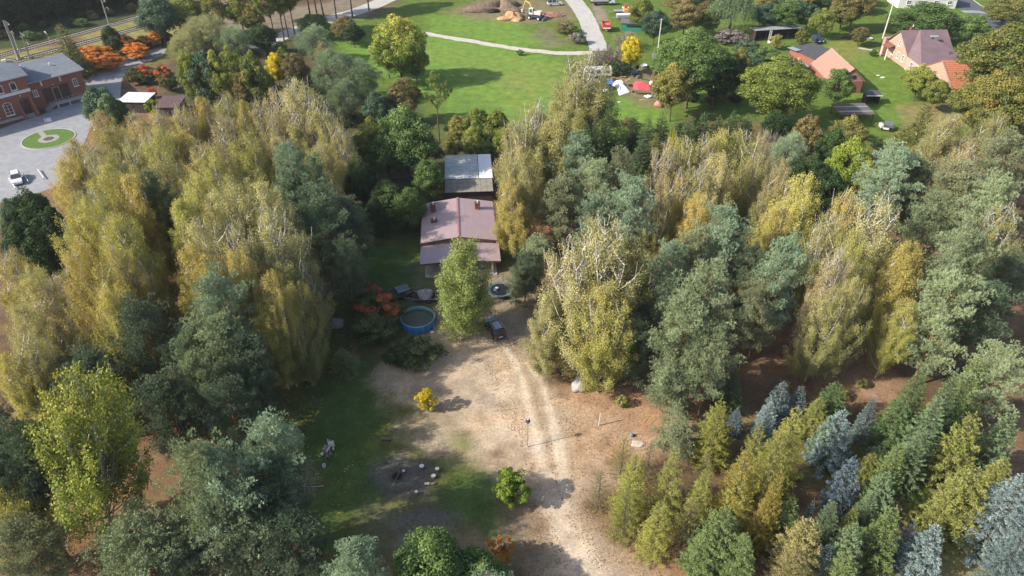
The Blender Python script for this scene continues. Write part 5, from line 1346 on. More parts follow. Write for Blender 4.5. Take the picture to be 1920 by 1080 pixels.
MB().slab([(cx - .24, -.05, zr - .0), (cx, -.05, zr + .09), (cx, Lh + .05, zr + .09), (cx - .24, Lh + .05, zr)], .03).slab([(cx, -.05, zr + .09), (cx + .24, -.05, zr), (cx + .24, Lh + .05, zr), (cx, Lh + .05, zr + .09)], .03).build('ridge_cap', M['ridge'], h)
f = MB(); f.slab([(-.03, -.05, z0 + .02), (cx, -.05, zr + .0), (cx, .0, zr + .0), (-.03, .0, z0 + .02)], .30).slab([(cx, -.05, zr), (W + .03, -.05, z0 + .02), (W + .03, .0, z0 + .02), (cx, .0, zr)], .30)
f.build('bargeboard', M['fascia'], h)
for x in (-.07, W + .07): MB().box((x, Lh / 2, z0 - .06), (.13, Lh, .12)).build('gutter', M['fascia'], h)
def chimney(par, x, y, z, w_, d_, hh, caps=3):
    c = MB().box((x, y, z + hh / 2 - .3), (w_, d_, hh + .6)).build('chimney', M['brickd'], par)
    MB().box((x, y, z + hh + .04), (w_ + .14, d_ + .14, .08)).build('chimney_cap', M['fascia'], c)
    MB().lathe([(.13, 0), (.11, .35), (.16, .37), (.01, .48)], 10, (x + .08, y, z + hh + .08)).build('chimney_pot', M['white2'], c)
    for k_ in range(caps): MB().box((x, y, z + .15 + k_ * hh / caps), (w_ + .05, d_ + .05, .05)).build('brick_course', M['fascia'], c)
chimney(h, 1.75, 8.9, 3.2, .75, .75, 1.25); chimney(h, 8.7, 9.0, 3.35, .75, .75, 1.05); chimney(h, 1.9, 5.6, 3.2, .85, .6, .45, 1)
# porch
zp, ze = 2.85, 2.35; Dp = 4.5
for xa, xb, za, zb in ((-.05, cx, 0, .55), (cx, W + .25, .55, 0)):
    MB().slab([(xa, -Dp, ze + za * .7), (xb, -Dp, ze + zb * .7), (xb, -.12, zp - .25 + zb), (xa, -.12, zp - .25 + za)], .12).build('porch_roof', M['pink'], h)
MB().slab([(-.05, -Dp - .06, ze + .03), (cx, -Dp - .06, ze + .41), (cx, -Dp, ze + .41), (-.05, -Dp, ze + .03)], .22).slab([(cx, -Dp - .06, ze + .41), (W + .25, -Dp - .06, ze + .03), (W + .25, -Dp, ze + .03), (cx, -Dp, ze + .41)], .22).build('porch_bargeboard', M['fascia'], h)
MB().prism([(.5, -Dp - .1), (W - .3, -Dp - .1), (W - .3, .34), (.5, .34)], 0, .18).build('porch_floor', M['concrete'], h)
for x in (.95, 3.9, 7.1, W - .95):
    MB().box((x, -Dp + .35, 1.25), (.26, .26, 2.1)).build('pillar', M['woodl'], h); MB().box((x, -Dp + .35, .24), (.4, .4, .12)).build('pillar_foot', M['stone'], h)
for x in (2.4, 8.9):
    MB().box((x, -Dp + .35, .45), (2.5, .1, .5)).build('parapet', M['cream'], h)
window(h, 2.6, 1.1, 1.4, 1.2, y=.35); window(h, 8.8, 1.1, 1.4, 1.2, y=.35); MB().box((5.6, .33, 1.2), (1.0, .1, 2.05)).build('door', M['door'], h)
window(h, .5, 1.1, 1.2, 1.1, y=0, rz=-math.pi / 2).location = (.48, 4, 1.1); window(h, .5, 1.1, 1.2, 1.1, y=0, rz=-math.pi / 2).location = (.48, 8, 1.1)
Mh = Matrix.Translation(base) @ Matrix.Rotation(ang, 4, 'Z')
t = thing('garden_table', 'white garden table under the porch of the pink roofed house', 'table', Mh @ Vector((8.9, -3.2, .18)), ang)
MB().lathe([(.55, .70), (.55, .74), (.01, .74)], 20).build('tabletop', M['white2'], t)
for i in range(4): MB().tube([(math.cos(i * 1.57) * .4, math.sin(i * 1.57) * .4, 0), (math.cos(i * 1.57) * .3, math.sin(i * 1.57) * .3, .7)], .025, 5).build('leg', M['white2'], t)
t = thing('garden_chair', 'white garden chair at the table under the porch', 'chair', Mh @ Vector((9.9, -3.0, .18)), ang)
MB().box((0, 0, .43), (.5, .5, .05)).build('seat', M['white2'], t); MB().box((.24, 0, .7), (.05, .5, .5)).build('backrest', M['white2'], t)
for sx in (-1, 1):
    for sy in (-1, 1): MB().box((sx * .2, sy * .2, .21), (.05, .05, .41)).build('leg', M['white2'], t)

# shed with glass panels behind the house
a, b = P(834, 360, 2.4), P(925, 357, 2.4); d = b - a; W = d.length; ang = math.atan2(d.y, d.x); base = Vector((a.x, a.y, 0)); Ls = 13.0
t = thing('panel_roofed_shed', 'long shed with milky panel roof, one white sheet and mossy front strip', 'shed', base, ang)
MB().prism([(.15, .2), (W - .15, .2), (W - .15, Ls - .2), (.15, Ls - .2)], 0, 2.2).build('wall', M['woodd'], t)
yb = 4.2; xw = W * .71
def zz(y): return 2.4 + .28 * y / Ls
for i in range(8):
    xa, xb = W * i / 8 + .02, W * (i + 1) / 8 - .02; MB().slab([(xa, -.2, zz(0)), (xb, -.2, zz(0)), (xb, yb - .05, zz(yb)), (xa, yb - .05, zz(yb))], .05).build('sheet', M['polyb'], t)
rr = random.Random(3)
for i in range(5):
    for j in range(6):
        xa, xb = xw * i / 5 + .03, xw * (i + 1) / 5 - .03; ya, y2 = yb + .6 * (1 - i / 5) * 0 + (Ls - yb) * j / 6 + .03, yb + (Ls - yb) * (j + 1) / 6 - .03
        dz = .06 + rr.uniform(-.015, .02)
        MB().slab([(xa, ya, zz(ya) + dz), (xb, ya, zz(ya) + dz), (xb, y2, zz(y2) + dz), (xa, y2, zz(y2) + dz)], .04).build('roof_panel', M['poly'], t)
for i in range(6): MB().box((xw * i / 5, yb + (Ls - yb) / 2, zz(yb) + .16), (.05, Ls - yb, .05), rx=.0215).build('batten', M['white2'], t)
for j in range(7):
    y_ = yb + (Ls - yb) * j / 6; MB().box((xw / 2, y_, zz(y_) + .10), (xw, .05, .05)).build('batten', M['white2'], t)
MB().slab([(xw + .12, yb - .1, zz(yb) + .15), (W + .1, yb - .1, zz(yb) + .15), (W + .1, Ls, zz(Ls) + .15), (xw + .12, Ls, zz(Ls) + .15)], .05).build('white_sheet', M['polyw'], t)
Ms = Matrix.Translation(base) @ Matrix.Rotation(ang, 4, 'Z')
for (x, y, w_, d_, h_, m_, nm, lb, ct) in ((1.6, -1.6, 1.9, 2.2, .9, 'sky', 'covered_crate', 'crate under a dull blue cover between shed and house', 'crate'), (3.6, -2.4, 1.5, 1.0, .75, 'white2', 'white_chest', 'white chest freezer between shed and house', 'freezer'), (5.2, -2.0, 1.1, 1.0, .6, 'zinc', 'grey_box', 'grey metal box beside the white chest', 'box')):
    o = thing(nm, lb, ct, Ms @ Vector((x, y, 0)), ang); MB().box((0, 0, h_ / 2), (w_, d_, h_)).build('body', M[m_], o, bevel=.05); MB().box((0, 0, h_ + .03), (w_ + .06, d_ + .06, .06)).build('lid', M[m_], o, bevel=.02)

# ------------------------------------------------------------------ farm
fh = thing('farmhouse', 'farmhouse with plum coloured hipped metal roof and peach gable', 'house', (94.6, 173.9, 0), R(3))
# main block x 0..11, y 0..11, ridge at y 5.8 z 7.5
MB().prism([(.3, .3), (11, .3), (11, 10.6), (.3, 10.6)], 0, 3.2).build('wall', M['plaster'], fh)
MB().slab([(.3, .3, 3.2), (.3, 10.6, 3.2), (.3, 5.8, 7.3)], .2).build('gable', M['plaster'], fh)
MB().slab([(-.3, -.5, 3.2), (11.3, -.5, 3.2), (11.3, 5.8, 7.5), (-.3, 5.8, 7.5)], .15).slab([(-.3, 5.8, 7.5), (11.3, 5.8, 7.5), (11.3, 11.4, 3.2), (-.3, 11.4, 3.2)], .15).build('roof', M['aub'], fh)
A_, L_, F1, F2, R_ = (4.6, 5.9, 7.62), (-.3, -.2, 3.28), (-.6, -7.4, 3.28), (12.6, -6.2, 3.28), (12.8, 1.5, 3.28)
MB().slab([A_, L_, F1], .12).slab([A_, F1, F2], .12).slab([A_, F2, R_], .12).build('hipped_roof', M['aub'], fh)
MB().prism([(0, -6.9), (12, -5.8), (12, 0), (0, 0)], 0, 3.1).build('front_wall', M['cream'], fh)
rfh = [o for o in fh.children if o.name.startswith('hipped_roof')][0]
sk = MB().box((0, 0, 0), (.9, 1.5, .12), rx=R(18), rz=R(-40)).build('skylight', M['zinc'], rfh); sk.location = (2.0, .6, 5.0)
sk = MB().box((0, 0, 0), (2.0, .7, .12), rx=R(14)).build('roof_window', M['zinc'], rfh); sk.location = (6.6, 2.6, 6.9)
roof_pipe(rfh, 8.0, -3.0, 4.4, .12, .6, 'fascia'); chimney(fh, 3.3, 7.2, 6.6, .9, .7, 1.2)
for y in (2.2, 4.6, 7.4): window(fh, 0, 0, 1.0, 1.5, rz=-math.pi / 2).location = (.26, y, 1.1)
window(fh, 0, 0, .9, 1.3, rz=-math.pi / 2).location = (.06, 5.0, 4.0)
MB().slab([(-1.7, 6.6, 2.9), (.2, 6.6, 3.6), (.2, 9.6, 3.6), (-1.7, 9.6, 2.9)], .12).build('porch_roof', M['brickd'], fh)
for y in (6.8, 9.4): MB().box((-1.5, y, 1.4), (.22, .22, 2.8)).build('porch_post', M['wframe'], fh)
for y in (-5.4, -2.6): window(fh, 0, 0, 1.2, 1.7, rz=-math.pi / 2).location = (-.04, y, .8)
for x in (2.5, 5.5): window(fh, x, 1.0, 1.2, 1.3, y=-6.72 + x * .09)
an = thing('tiled_annex', 'annex with orange clay tile roof and peach gable beside the farmhouse', 'building', (95.6, 154.0, 0), R(1))
MB().prism([(.3, .4), (9, .4), (9, 13), (.3, 13)], 0, 2.5).build('wall', M['brickd'], an)
MB().slab([(.3, .4, 2.5), (.3, 13, 3.0), (.3, 6.9, 6.3)], .15).build('gable', M['plaster'], an)
MB().slab([(0, 7, 6.4), (9.3, 7, 6.4), (9.3, 13.4, 3.0), (0, 13.4, 3.0)], .1).build('roof', M['tile'], an)
nr, nc = 14, 18; y0, y1_, zA, zB = -.1, 7.0, 2.55, 6.45
for j in range(nr):
    ya, yb_ = y0 + (y1_ - y0) * j / nr, y0 + (y1_ - y0) * (j + 1.12) / nr; za, zb = zA + (zB - zA) * j / nr, zA + (zB - zA) * (j + 1.12) / nr
    m_ = MB()
    for i in range(nc):
        xa = 9.3 * i / nc; m_.slab([(xa + .02, ya, za + .07), (xa + .49, ya, za + .07), (xa + .49, yb_, zb), (xa + .02, yb_, zb)], .04)
    m_.build('tile_course', M['tile'], an)
MB().box((.02, 3.4, 4.55), (.22, 8.1, .12), rx=math.atan2(3.9, 7.1)).build('verge', M['ptile'], an)
window(an, 0, 0, .7, .8, rz=-math.pi / 2).location = (.27, 7.0, 3.3); MB().box((.26, 4.0, 1.0), (.1, 1.2, 2.0)).build('door', M['woodd'], an)
bn = thing('brick_barn', 'narrow brick barn with faded pink tile roof', 'barn', (72.0, 158.0, 0), 0)
MB().prism([(-.3, .2), (5.9, .2), (5.9, 14), (-.3, 14)], 0, [2.3, 2.8, 2.8, 2.3]).build('wall', M['brick'], bn)
MB().slab([(-.3, .25, 2.3), (5.9, .25, 2.8), (3.1, .25, 5.4)], .15).build('gable', M['ptile'], bn)
for xa, za, xb, zb in ((-1.0, 1.95, 3.1, 5.55), (6.5, 2.6, 3.1, 5.55)):
    n = 12
    for j in range(n):
        q0_, q1_ = j / n, (j + 1.1) / n; x0_, x1_ = xa + (xb - xa) * q0_, xa + (xb - xa) * q1_; z0_, z1_ = za + (zb - za) * q0_, za + (zb - za) * q1_
        MB().slab([(x0_, 0, z0_ + .06), (x0_, 14.2, z0_ + .06), (x1_, 14.2, z1_), (x1_, 0, z1_)], .05).build('tile_course', M['ptile'], bn)
MB().box((3.1, 7.1, 5.58), (.3, 14.3, .14)).build('ridge_cap', M['plaster'], bn)
MB().box((3.6, .16, 3.7), (.8, .08, .7)).build('hatch', M['char'], bn); MB().box((2.2, .12, 1.0), (1.2, .1, 2.0)).build('door', M['woodd'], bn)
t = thing('cart_shelter', 'low black cart shelter with a white edge in front of the barn', 'shelter', (76.4, 151.6, 0), 0)
MB().box((1.5, 1.9, 1.0), (3.0, .1, 2.0)).box((.05, .95, 1.0), (.1, 1.8, 2.0)).box((2.95, .95, 1.0), (.1, 1.8, 2.0)).build('wall', M['woodd'], t)
MB().slab([(-.2, -.3, 2.1), (3.2, -.3, 2.1), (3.2, 2.2, 2.4), (-.2, 2.2, 2.4)], .08).build('roof', M['felt'], t); MB().box((1.5, -.33, 2.1), (3.4, .08, .22)).build('edge_board', M['polyw'], t)
t = thing('felt_roofed_outbuilding', 'outbuilding with dark felt roof behind the pink tiled barn', 'building', (72.0, 172.4, 0), R(28))
MB().prism([(0, 0), (7.6, 0), (7.6, 8), (0, 8)], 0, [2.9, 2.9, 3.2, 3.2]).build('wall', M['brick'], t)
MB().slab([(-.3, -.3, 2.98), (7.9, -.3, 3.1), (7.9, 8.3, 3.4), (-.3, 8.3, 3.3)], .1).build('roof', M['felt'], t); MB().box((-.0, 6.8, 3.42), (1.7, 3.0, .06)).build('metal_sheet', M['zinc'], t)
t = thing('junk_shed', 'patched grey shed roof between walnut tree and felt roofed outbuilding', 'shed', (63.5, 168, 0), R(10))
MB().prism([(0, 0), (6, 0), (6, 4), (0, 4)], 0, 2.2).build('wall', M['wood'], t); MB().slab([(-.2, -.2, 2.3), (6.2, -.2, 2.3), (6.2, 4.2, 2.6), (-.2, 4.2, 2.6)], .07).build('roof', M['zinc'], t)
MB().box((3.2, 3.4, 3.1), (.7, .7, 1.3)).build('chimney', M['brick'], t); MB().box((4.8, 1.6, 2.56), (1.3, 1.4, .08)).build('patch', M['polyw'], t); MB().box((5.3, 3.3, 2.9), (.6, .6, .7)).build('vent_box', M['orange'], t)
t, L = shed('black_timber_shed', 'long black timber shed with light metal roof on the farm lawn', (1418, 57), (1502, 52), 3.2, 2.9, 'zinc', 'woodd', -.2, .3, True, ribs=14)
t = thing('leaning_ladder', 'white ladder leaning on the black timber shed', 'ladder', (67.5, 193.6, 0), R(8))
for x in (-.25, .25): MB().tube([(x, 0, 0), (x + .6, 1.0, 3.0)], .05, 4).build('rail', M['white2'], t)
for i in range(8): MB().tube([(-.25 + .075 * i, .12 * i + .06, .2 + .36 * i), (.25 + .075 * i, .12 * i + .06, .2 + .36 * i)], .035, 4).build('rung', M['white2'], t)
t = thing('slatted_lean_to', 'grey slatted lean-to roof on posts beside the bright maple', 'shelter', (67.1, 141.2, 0), R(2))
for i in range(12): MB().box((3.5, .25 + i * .47, 2.0 + .012 * i), (7.3, .40, .06)).build('plank', M['zinc' if i % 5 == 3 else 'wood'], t)
for x in (.2, 3.5, 6.9):
    for y in (.4, 5.2): MB().box((x, y, .97), (.14, .14, 1.94)).build('post', M['woodd'], t)
t = thing('utility_pole', 'pale leaning concrete pole beside the pink tower', 'pole', P(1655, 72)); MB().tube([(0, 0, 0), (.1, 0, 9.2)], .22, 8, .14).build('pole_shaft', M['pole'], t); MB().box((.1, 0, 9.0), (1.2, .12, .12)).build('crossarm', M['pole'], t)
t = thing('utility_pole', 'white power pole between autumn yellow tree and great lime', 'pole', P(1233, 100)); MB().tube([(0, 0, 0), (0, 0, 8.6)], .17, 8, .11).build('pole_shaft', M['pole'], t); MB().box((0, 0, 8.4), (.9, .1, .1)).build('crossarm', M['pole'], t)
t = thing('switch_box', 'grey switch box on a stand under the white power pole', 'box', P(1226, 112)); MB().box((0, 0, .9), (.9, .5, 1.2)).build('cabinet', M['zinc'], t); MB().box((0, 0, .15), (.6, .4, .3)).build('foot', M['kerb'], t)
t = thing('pink_tower', 'tall pink and white boarded play tower at the farmhouse corner', 'tower', P(1651, 103), R(10))
for x in (0, 1.6):
    f = MB(); f.box((x, 0, 2.2), (.22, .9, 4.4)); f.box((x + 1.0, 0, 2.2), (.22, .9, 4.4)); f.box((x + .5, 0, 4.25), (.78, .9, .3)); f.box((x + .5, 0, .35), (.78, .9, .5)); f.build('pink_frame', M['pinkp'], t); MB().box((x + .5, .1, 2.35), (.7, .5, 3.3)).build('white_board', M['stone'], t)
# white hall at the top edge
t = thing('white_hall', 'long white hall with pale roof at the top of the picture', 'building', P(1676, 15), R(-2)); 
MB().prism([(1, 0), (18, 0), (18, 8), (1, 8)], 0, 3.3).build('wall', M['stone'], t); MB().slab([(.6, -.5, 3.4), (18.4, -.5, 3.4), (18.4, 4, 5.0), (.6, 4, 5.0)], .12).slab([(.6, 4, 5.0), (18.4, 4, 5.0), (18.4, 8.5, 3.4), (.6, 8.5, 3.4)], .12).build('roof', M['polyw'], t)
for x in (4, 8, 12, 16): window(t, x, 1.1, 1.4, 1.1)
# ------------------------------------------------------------------ vehicles
def face_dir(a, b):                             # heading for local +x from photo spot a to photo spot b
    d = P(*b) - P(*a); return math.atan2(d.y, d.x)
def car(label, loc, ang, paint='black', L=4.4, Wd=1.8, H=1.55, estate=True, pan=False, cat='car'):
    """local +x is forward"""
    t = thing('parked_car', label, cat, loc, ang)
    def hull(prof, wb, wt, z_in, name, m, bev=.06):
        mb = MB(); n = len(prof)                 # prof: (x, z, half width)
        for sgn in (-1, 1):
            mb.v += [(x, sgn * hw, z) for x, z, hw in prof]
        mb.f.append(tuple(range(n))); mb.f.append(tuple(reversed(range(n, 2 * n))))
        for i in range(n): j = (i + 1) % n; mb.f.append((i, n + i, n + j, j))
        return mb.build(name, M[m], t, bevel=bev)
    h2, w2 = L / 2, Wd / 2
    hull([(-h2, .35, w2 * .92), (-h2 + .05, .98, w2 * .9), (-h2 + .5, 1.0, w2 * .97), (h2 * .35, 1.0, w2 * .97), (h2 * .85, .86, w2 * .93), (h2, .62, w2 * .84), (h2, .32, w2 * .84), (h2 * .8, .26, w2 * .95), (-h2 * .85, .26, w2 * .95)], 0, 0, 0, 'body', paint, .10)
    r0 = -h2 + (.12 if estate else .7); ca = hull([(r0, .98, w2 * .9), (r0 + .35, H - .06, w2 * .74), (h2 * .02, H - .02, w2 * .76), (h2 * .48, .98, w2 * .9)], 0, 0, 0, 'cabin_glass', 'cglass', .05)
    hull([(r0 + .28, H - .05, w2 * .75), (r0 + .34, H + .02, w2 * .70), (h2 * .0, H + .03, w2 * .72), (h2 * .05, H - .04, w2 * .77)], 0, 0, 0, 'roof', paint, .04)
    if pan: MB().box(((r0 + .35 + h2 * .0) / 2, 0, H + .04), ((h2 * .0 - r0 - .6), Wd * .50, .03)).build('roof_window', M['zinc'], t)
    for sgn in (-1, 1):
        MB().box(((r0 + .3 + h2 * .02) / 2, sgn * w2 * .73, H + .045), ((h2 * .02 - r0 - .5), .05, .05)).build('roof_rail', M['chrome'], t)
        for x in (h2 * .12, -h2 * .42): MB().box((x, sgn * w2 * .845, (H + 1.0) / 2), (.08, .06, H - 1.02), rx=sgn * .30).build('door_pillar', M[paint], t)
        MB().box((h2 * .36, sgn * (w2 + .08), 1.0), (.14, .2, .14)).build('mirror', M[paint], t, bevel=.03)
        for x in (h2 * .64, -h2 * .62):
            wh = MB().lathe([(.01, -.11), (.30, -.11), (.33, -.06), (.33, .09), (.28, .11), (.01, .10)], 20); o = wh.build('wheel', M['tyre'], t); o.location = (x, sgn * (w2 - .10), .33); o.rotation_euler = (math.pi / 2 * -sgn, 0, 0)
            MB().lathe([(.01, .125), (.20, .12), (.21, .105)], 12).build('rim', M['rim'], o)
        MB().box((h2 - .10, sgn * w2 * .66, .70), (.25, .34, .14)).build('headlight', M['lampw'], t, bevel=.03)
        MB().box((-h2 + .02, sgn * w2 * .78, .84), (.10, .22, .26)).build('tail_light', M['lampr'], t, bevel=.02)
    MB().box((-h2 - .01, 0, .66), (.04, .52, .12)).build('number_plate', M['plate'], t)
    MB().box((-h2 - .0, 0, .42), (.12, Wd * .86, .16)).build('bumper', M['tarpd' if paint == 'black' else 'tyre'], t, bevel=.03)
    return t
car('black car with glass roof parked on the sand beside the wheel track', P(927, 621), face_dir((938, 637), (915, 603)), 'black', 4.3, 1.8, 1.6, pan=True)
car('black car between the scarlet sumac and the trailer', P(745, 561), face_dir((768, 553), (727, 566)), 'black', 4.5, 1.8, 1.5)
car('white car parked between white beams on the station yard', P(33, 340), face_dir((26, 322), (37, 356)), 'white', 4.3, 1.75, 1.5)
car('dark blue car on the farm lawn at the black timber shed', P(1532, 78), face_dir((1520, 72), (1544, 86)), 'navy', 4.2, 1.7, 1.45)
for k, (p0, p1, lb) in enumerate((((17, 337), (30, 356), 'white parking beam west of the white car'), ((45, 328), (54, 343), 'white parking beam east of the white car'), ((72, 321), (83, 337), 'white parking beam standing apart near the golden birch'))):
    a, b = P(*p0), P(*p1); d = b - a; t = thing('parking_beam', lb, 'beam', a, math.atan2(d.y, d.x)); Lb = d.length
    MB().box((Lb / 2, 0, .38), (Lb, .14, .14)).build('rail', M['white2'], t)
    for x in (.2, Lb - .2): MB().box((x, 0, .16), (.14, .14, .31)).build('post', M['white2'], t)
# flat trailer with a covered load
t = thing('flatbed_trailer', 'dark flatbed trailer hitched behind the black car at the pool', 'trailer', P(799, 562), R(3))
bd = MB().box((.4, 0, .62), (3.9, 1.9, .10)).build('bed', M['woodd'], t)
for y in (-.95, .95): MB().box((.4, y, .72), (3.9, .05, .14)).build('side_rail', M['metal'], t)
MB().box((2.35, 0, .78), (.05, 1.9, .3)).build('tail_board', M['metal'], t)
m_ = MB(); m_.tube([(-1.5, -.6, .55), (-3.2, 0, .5)], .05, 5); m_.tube([(-1.5, .6, .55), (-3.2, 0, .5)], .05, 5); m_.build('drawbar', M['metal'], t)
for y in (-.85, .85):
    o = MB().lathe([(.01, -.1), (.3, -.1), (.32, 0), (.3, .1), (.01, .1)], 16).build('wheel', M['tyre'], t); o.location = (.4, y, .32); o.rotation_euler = (math.pi / 2, 0, 0); MB().lathe([(.01, .11), (.16, .11)], 10).build('rim', M['rim'], o)
o = MB().blob((0, 0, 0), (1.15, .95, 1.0), 4, 12, .14, zcut=-.02).build('covered_load', M['grey'], None, smooth=True); o.location = P(799, 562) + Vector((-.1, 0.05, .69)); tag(o, 'grey tarpaulin covered load standing on the flatbed trailer', 'covered load')

# ------------------------------------------------------------------ round pool
pc = P(783, 594, 1.2); pc.z = 0
t = thing('round_pool', 'round blue frame pool with murky water on the yard', 'pool', pc)
Rp = 2.22; n = 16
for i in range(n):
    a0, a1 = 2 * math.pi * i / n, 2 * math.pi * (i + 1) / n; m_ = MB(); q = 4
    for j in range(q):
        b0, b1 = a0 + (a1 - a0) * j / q, a0 + (a1 - a0) * (j + 1) / q
        bul = lambda z: Rp + .07 * math.sin(z / 1.15 * math.pi)
        zs = [0, .3, .6, .9, 1.16]
        for k in range(4): m_.poly([(bul(zs[k]) * math.cos(b0), bul(zs[k]) * math.sin(b0), zs[k]), (bul(zs[k]) * math.cos(b1), bul(zs[k]) * math.sin(b1), zs[k]), (bul(zs[k + 1]) * math.cos(b1), bul(zs[k + 1]) * math.sin(b1), zs[k + 1]), (bul(zs[k + 1]) * math.cos(b0), bul(zs[k + 1]) * math.sin(b0), zs[k + 1])])
    m_.build('wall_panel', M['poolb'], t)
    MB().tube([((Rp + .10) * math.cos(a0), (Rp + .10) * math.sin(a0), 0), ((Rp + .10) * math.cos(a0), (Rp + .10) * math.sin(a0), 1.2)], .035, 6).build('leg', M['sky'], t)
MB().lathe([(Rp - .06, 1.16), (Rp - .06, .25)], 48).build('liner', M['pooli'], t)
MB().lathe([(Rp + .06 * math.cos(k * math.pi / 4), 1.2 + .06 * math.sin(k * math.pi / 4)) for k in range(9)], 48).build('rim', M['pooli'], t)
MB().lathe([(Rp - .07, .82), (.01, .82)], 48).build('water', M['poolw'], t)
o = MB().tube([(0, 0, 0), (0, 0, 1.6)], .03, 6).build('thin_pole', M['metal']); o.location = P(815, 627); tag(o, 'thin grey pole upright beside the round pool', 'pole')
o = MB().blob((0, 0, .12), (.3, .18, .14), 2, 6).build('white_float', M['white2']); o.location = P(811, 624); tag(o, 'small white plastic float on the ground at the pool', 'float')

# ------------------------------------------------------------------ trampoline
tc_ = P(938, 543, .75); tc_.z = 0
t = thing('trampoline', 'round black trampoline with pale blue rim beside the porch', 'trampoline', tc_)
MB().lathe([(1.42, .76), (.01, .74)], 36).build('jump_mat', M['mesh'], t); MB().lathe([(1.42, .77), (1.44, .80), (1.72, .80), (1.74, .72), (1.5, .72)], 36).build('padding', M['pad'], t)
MB().lathe([(1.70 + .035 * math.cos(k), .68 + .035 * math.sin(k)) for k in (0, 1.57, 3.14, 4.71, 6.28)], 36).build('frame_ring', M['metal'], t)
for i in range(6):
    a = i * math.pi / 3 + .3; c_, s_ = math.cos(a), math.sin(a)
    MB().tube([(1.75 * c_, 1.75 * s_, .02), (1.75 * c_, 1.75 * s_, .7)], .03, 5).build('leg', M['metal'], t); MB().tube([(1.8 * c_, 1.8 * s_, .3), (1.8 * c_, 1.8 * s_, 2.5)], .03, 5).build('net_pole', M['tarpd'], t)
t = thing('toy_slide', 'small blue and white slide left on the trampoline', 'slide', tc_ + Vector((-.75, -.35, .8)), R(70))
MB().slab([(0, -.2, .05), (.9, -.2, .06), (.9, .2, .06), (0, .2, .05)], .03).build('chute', M['white2'], t); MB().box((.1, 0, .2), (.2, .42, .3)).build('ladder_block', M['bluedrum'], t)
t = thing('blue_tarpaulin', 'blue tarpaulin bundled over a frame in the larch shade', 'tarpaulin', P(903, 574)); MB().blob((0, 0, .5), (.45, .5, .75), 8, 10, .3, zcut=0).build('cover', M['blue'], t, smooth=True); MB().box((0, -.2, .06), (1.3, .8, .12)).build('base', M['tarpd'], t)
t = thing('garden_bench', 'dark garden bench between porch and larch', 'bench', P(892, 528), R(5))
for k in range(4): MB().box((0, -.2 + k * .13, .45), (1.7, .10, .04)).build('slat', M['woodd'], t)
for x in (-.75, .75): MB().box((x, 0, .21), (.08, .45, .42)).build('leg', M['woodd'], t)

# ------------------------------------------------------------------ clearing: stones, lamp, posts, fire place
o = MB().blob((0, 0, .6), (1.0, .85, .95), 11, 12, .22, zcut=0).build('boulder', M['rock'], smooth=True); o.location = P(1087, 730); tag(o, 'pale grey boulder at the foot of the birch on the sand', 'boulder')
o = MB().blob((0, 0, .3), (.75, .5, .5), 5, 10, .25, zcut=0).build('boulder', M['rock'], smooth=True); o.location = P(1101, 716); tag(o, 'lower darker boulder just behind the pale one', 'boulder')
t = thing('covered_heap', 'round heap under a grey tarpaulin at the wood edge', 'covered heap', P(633, 610)); MB().blob((0, 0, .25), (1.0, .8, .85), 6, 12, .16, zcut=0).build('cover', M['grey'], t, smooth=True)
t = thing('street_lamp', 'tall thin lamp post with dark globe beside the wheel track', 'lamp', P(989, 838)); MB().tube([(0, 0, 0), (0, 0, 3.85)], .05, 8, .04).build('lamp_post', M['metal'], t)
MB().lathe([(.05, 0), (.22, .05), (.28, .22), (.20, .4), (.07, .46)], 16, (0, 0, 3.8)).build('globe', M['globe'], t); MB().lathe([(.09, 0), (.09, .05), (.01, .08)], 10, (0, 0, 4.26)).build('cap', M['white2'], t)
MB().lathe([(.12, 0), (.12, .06), (.06, .1)], 10).build('foot', M['kerb'], t)
t = thing('white_post', 'white post standing alone on the orange leaves', 'post', P(1123, 798)); MB().box((0, 0, .95), (.10, .10, 1.9), ry=R(2)).build('post_shaft', M['white2'], t)
t = thing('white_stick', 'thin pale stick at the bottom edge under the green conifer', 'post', P(1298, 1078)); MB().tube([(0, 0, 0), (.15, .1, 1.3)], .04, 5).build('stick_shaft', M['pole'], t)
o = MB().blob((0, 0, .22), (.22, .22, .22), 1, 8, .05).build('blue_bucket', M['bluedrum']); o.location = P(1184, 818); tag(o, 'small blue tub on the sand by the larches', 'tub')
o = MB().blob((0, 0, 0), (.8, .5, .10), 9, 9, .25, zcut=0).build('sand_heap', mat('light_sand', (.50, .43, .35), .95, bump=.5), smooth=True); o.location = P(1196, 832); tag(o, 'low heap of pale sand beside the blue tub', 'sand heap')
t = thing('blue_sheet', 'light blue sheet lying over the low green pine', 'sheet', P(1288, 826, 2.2), R(20)); mm = MB()
for i in range(6):
    for j in range(4): pass
nx_, ny_ = 9, 5; n0 = len(mm.v)
for j in range(ny_):
    for i in range(nx_): mm.v.append((i * .16 - .65, j * .16 - .3, .12 * math.sin(i * 1.3) * math.cos(j * 1.1)))
for j in range(ny_ - 1):
    for i in range(nx_ - 1): mm.f.append((j * nx_ + i, j * nx_ + i + 1, (j + 1) * nx_ + i + 1, (j + 1) * nx_ + i))
o = mm.build('sheet_cloth', M['sky'], t); sm = o.modifiers.new('thickness', 'SOLIDIFY'); sm.thickness = .03
t = thing('fire_pit', 'charred logs of the fire place on grey ash', 'fire place', P(744, 894))
rr = random.Random(2)
for i in range(9):
    a = i * .7; MB().tube([(math.cos(a) * .5, math.sin(a) * .5, .08), (math.cos(a + 2.6) * .25, math.sin(a + 2.6) * .3, .35)], .07, 6, .05).build('charred_log', M['char'], t)
for i in range(11):
    a = i * 2 * math.pi / 11; MB().blob((math.cos(a) * .75, math.sin(a) * .75, .06), (.10, .09, .08), i, 5).build('stone', M['tarpd'], t)
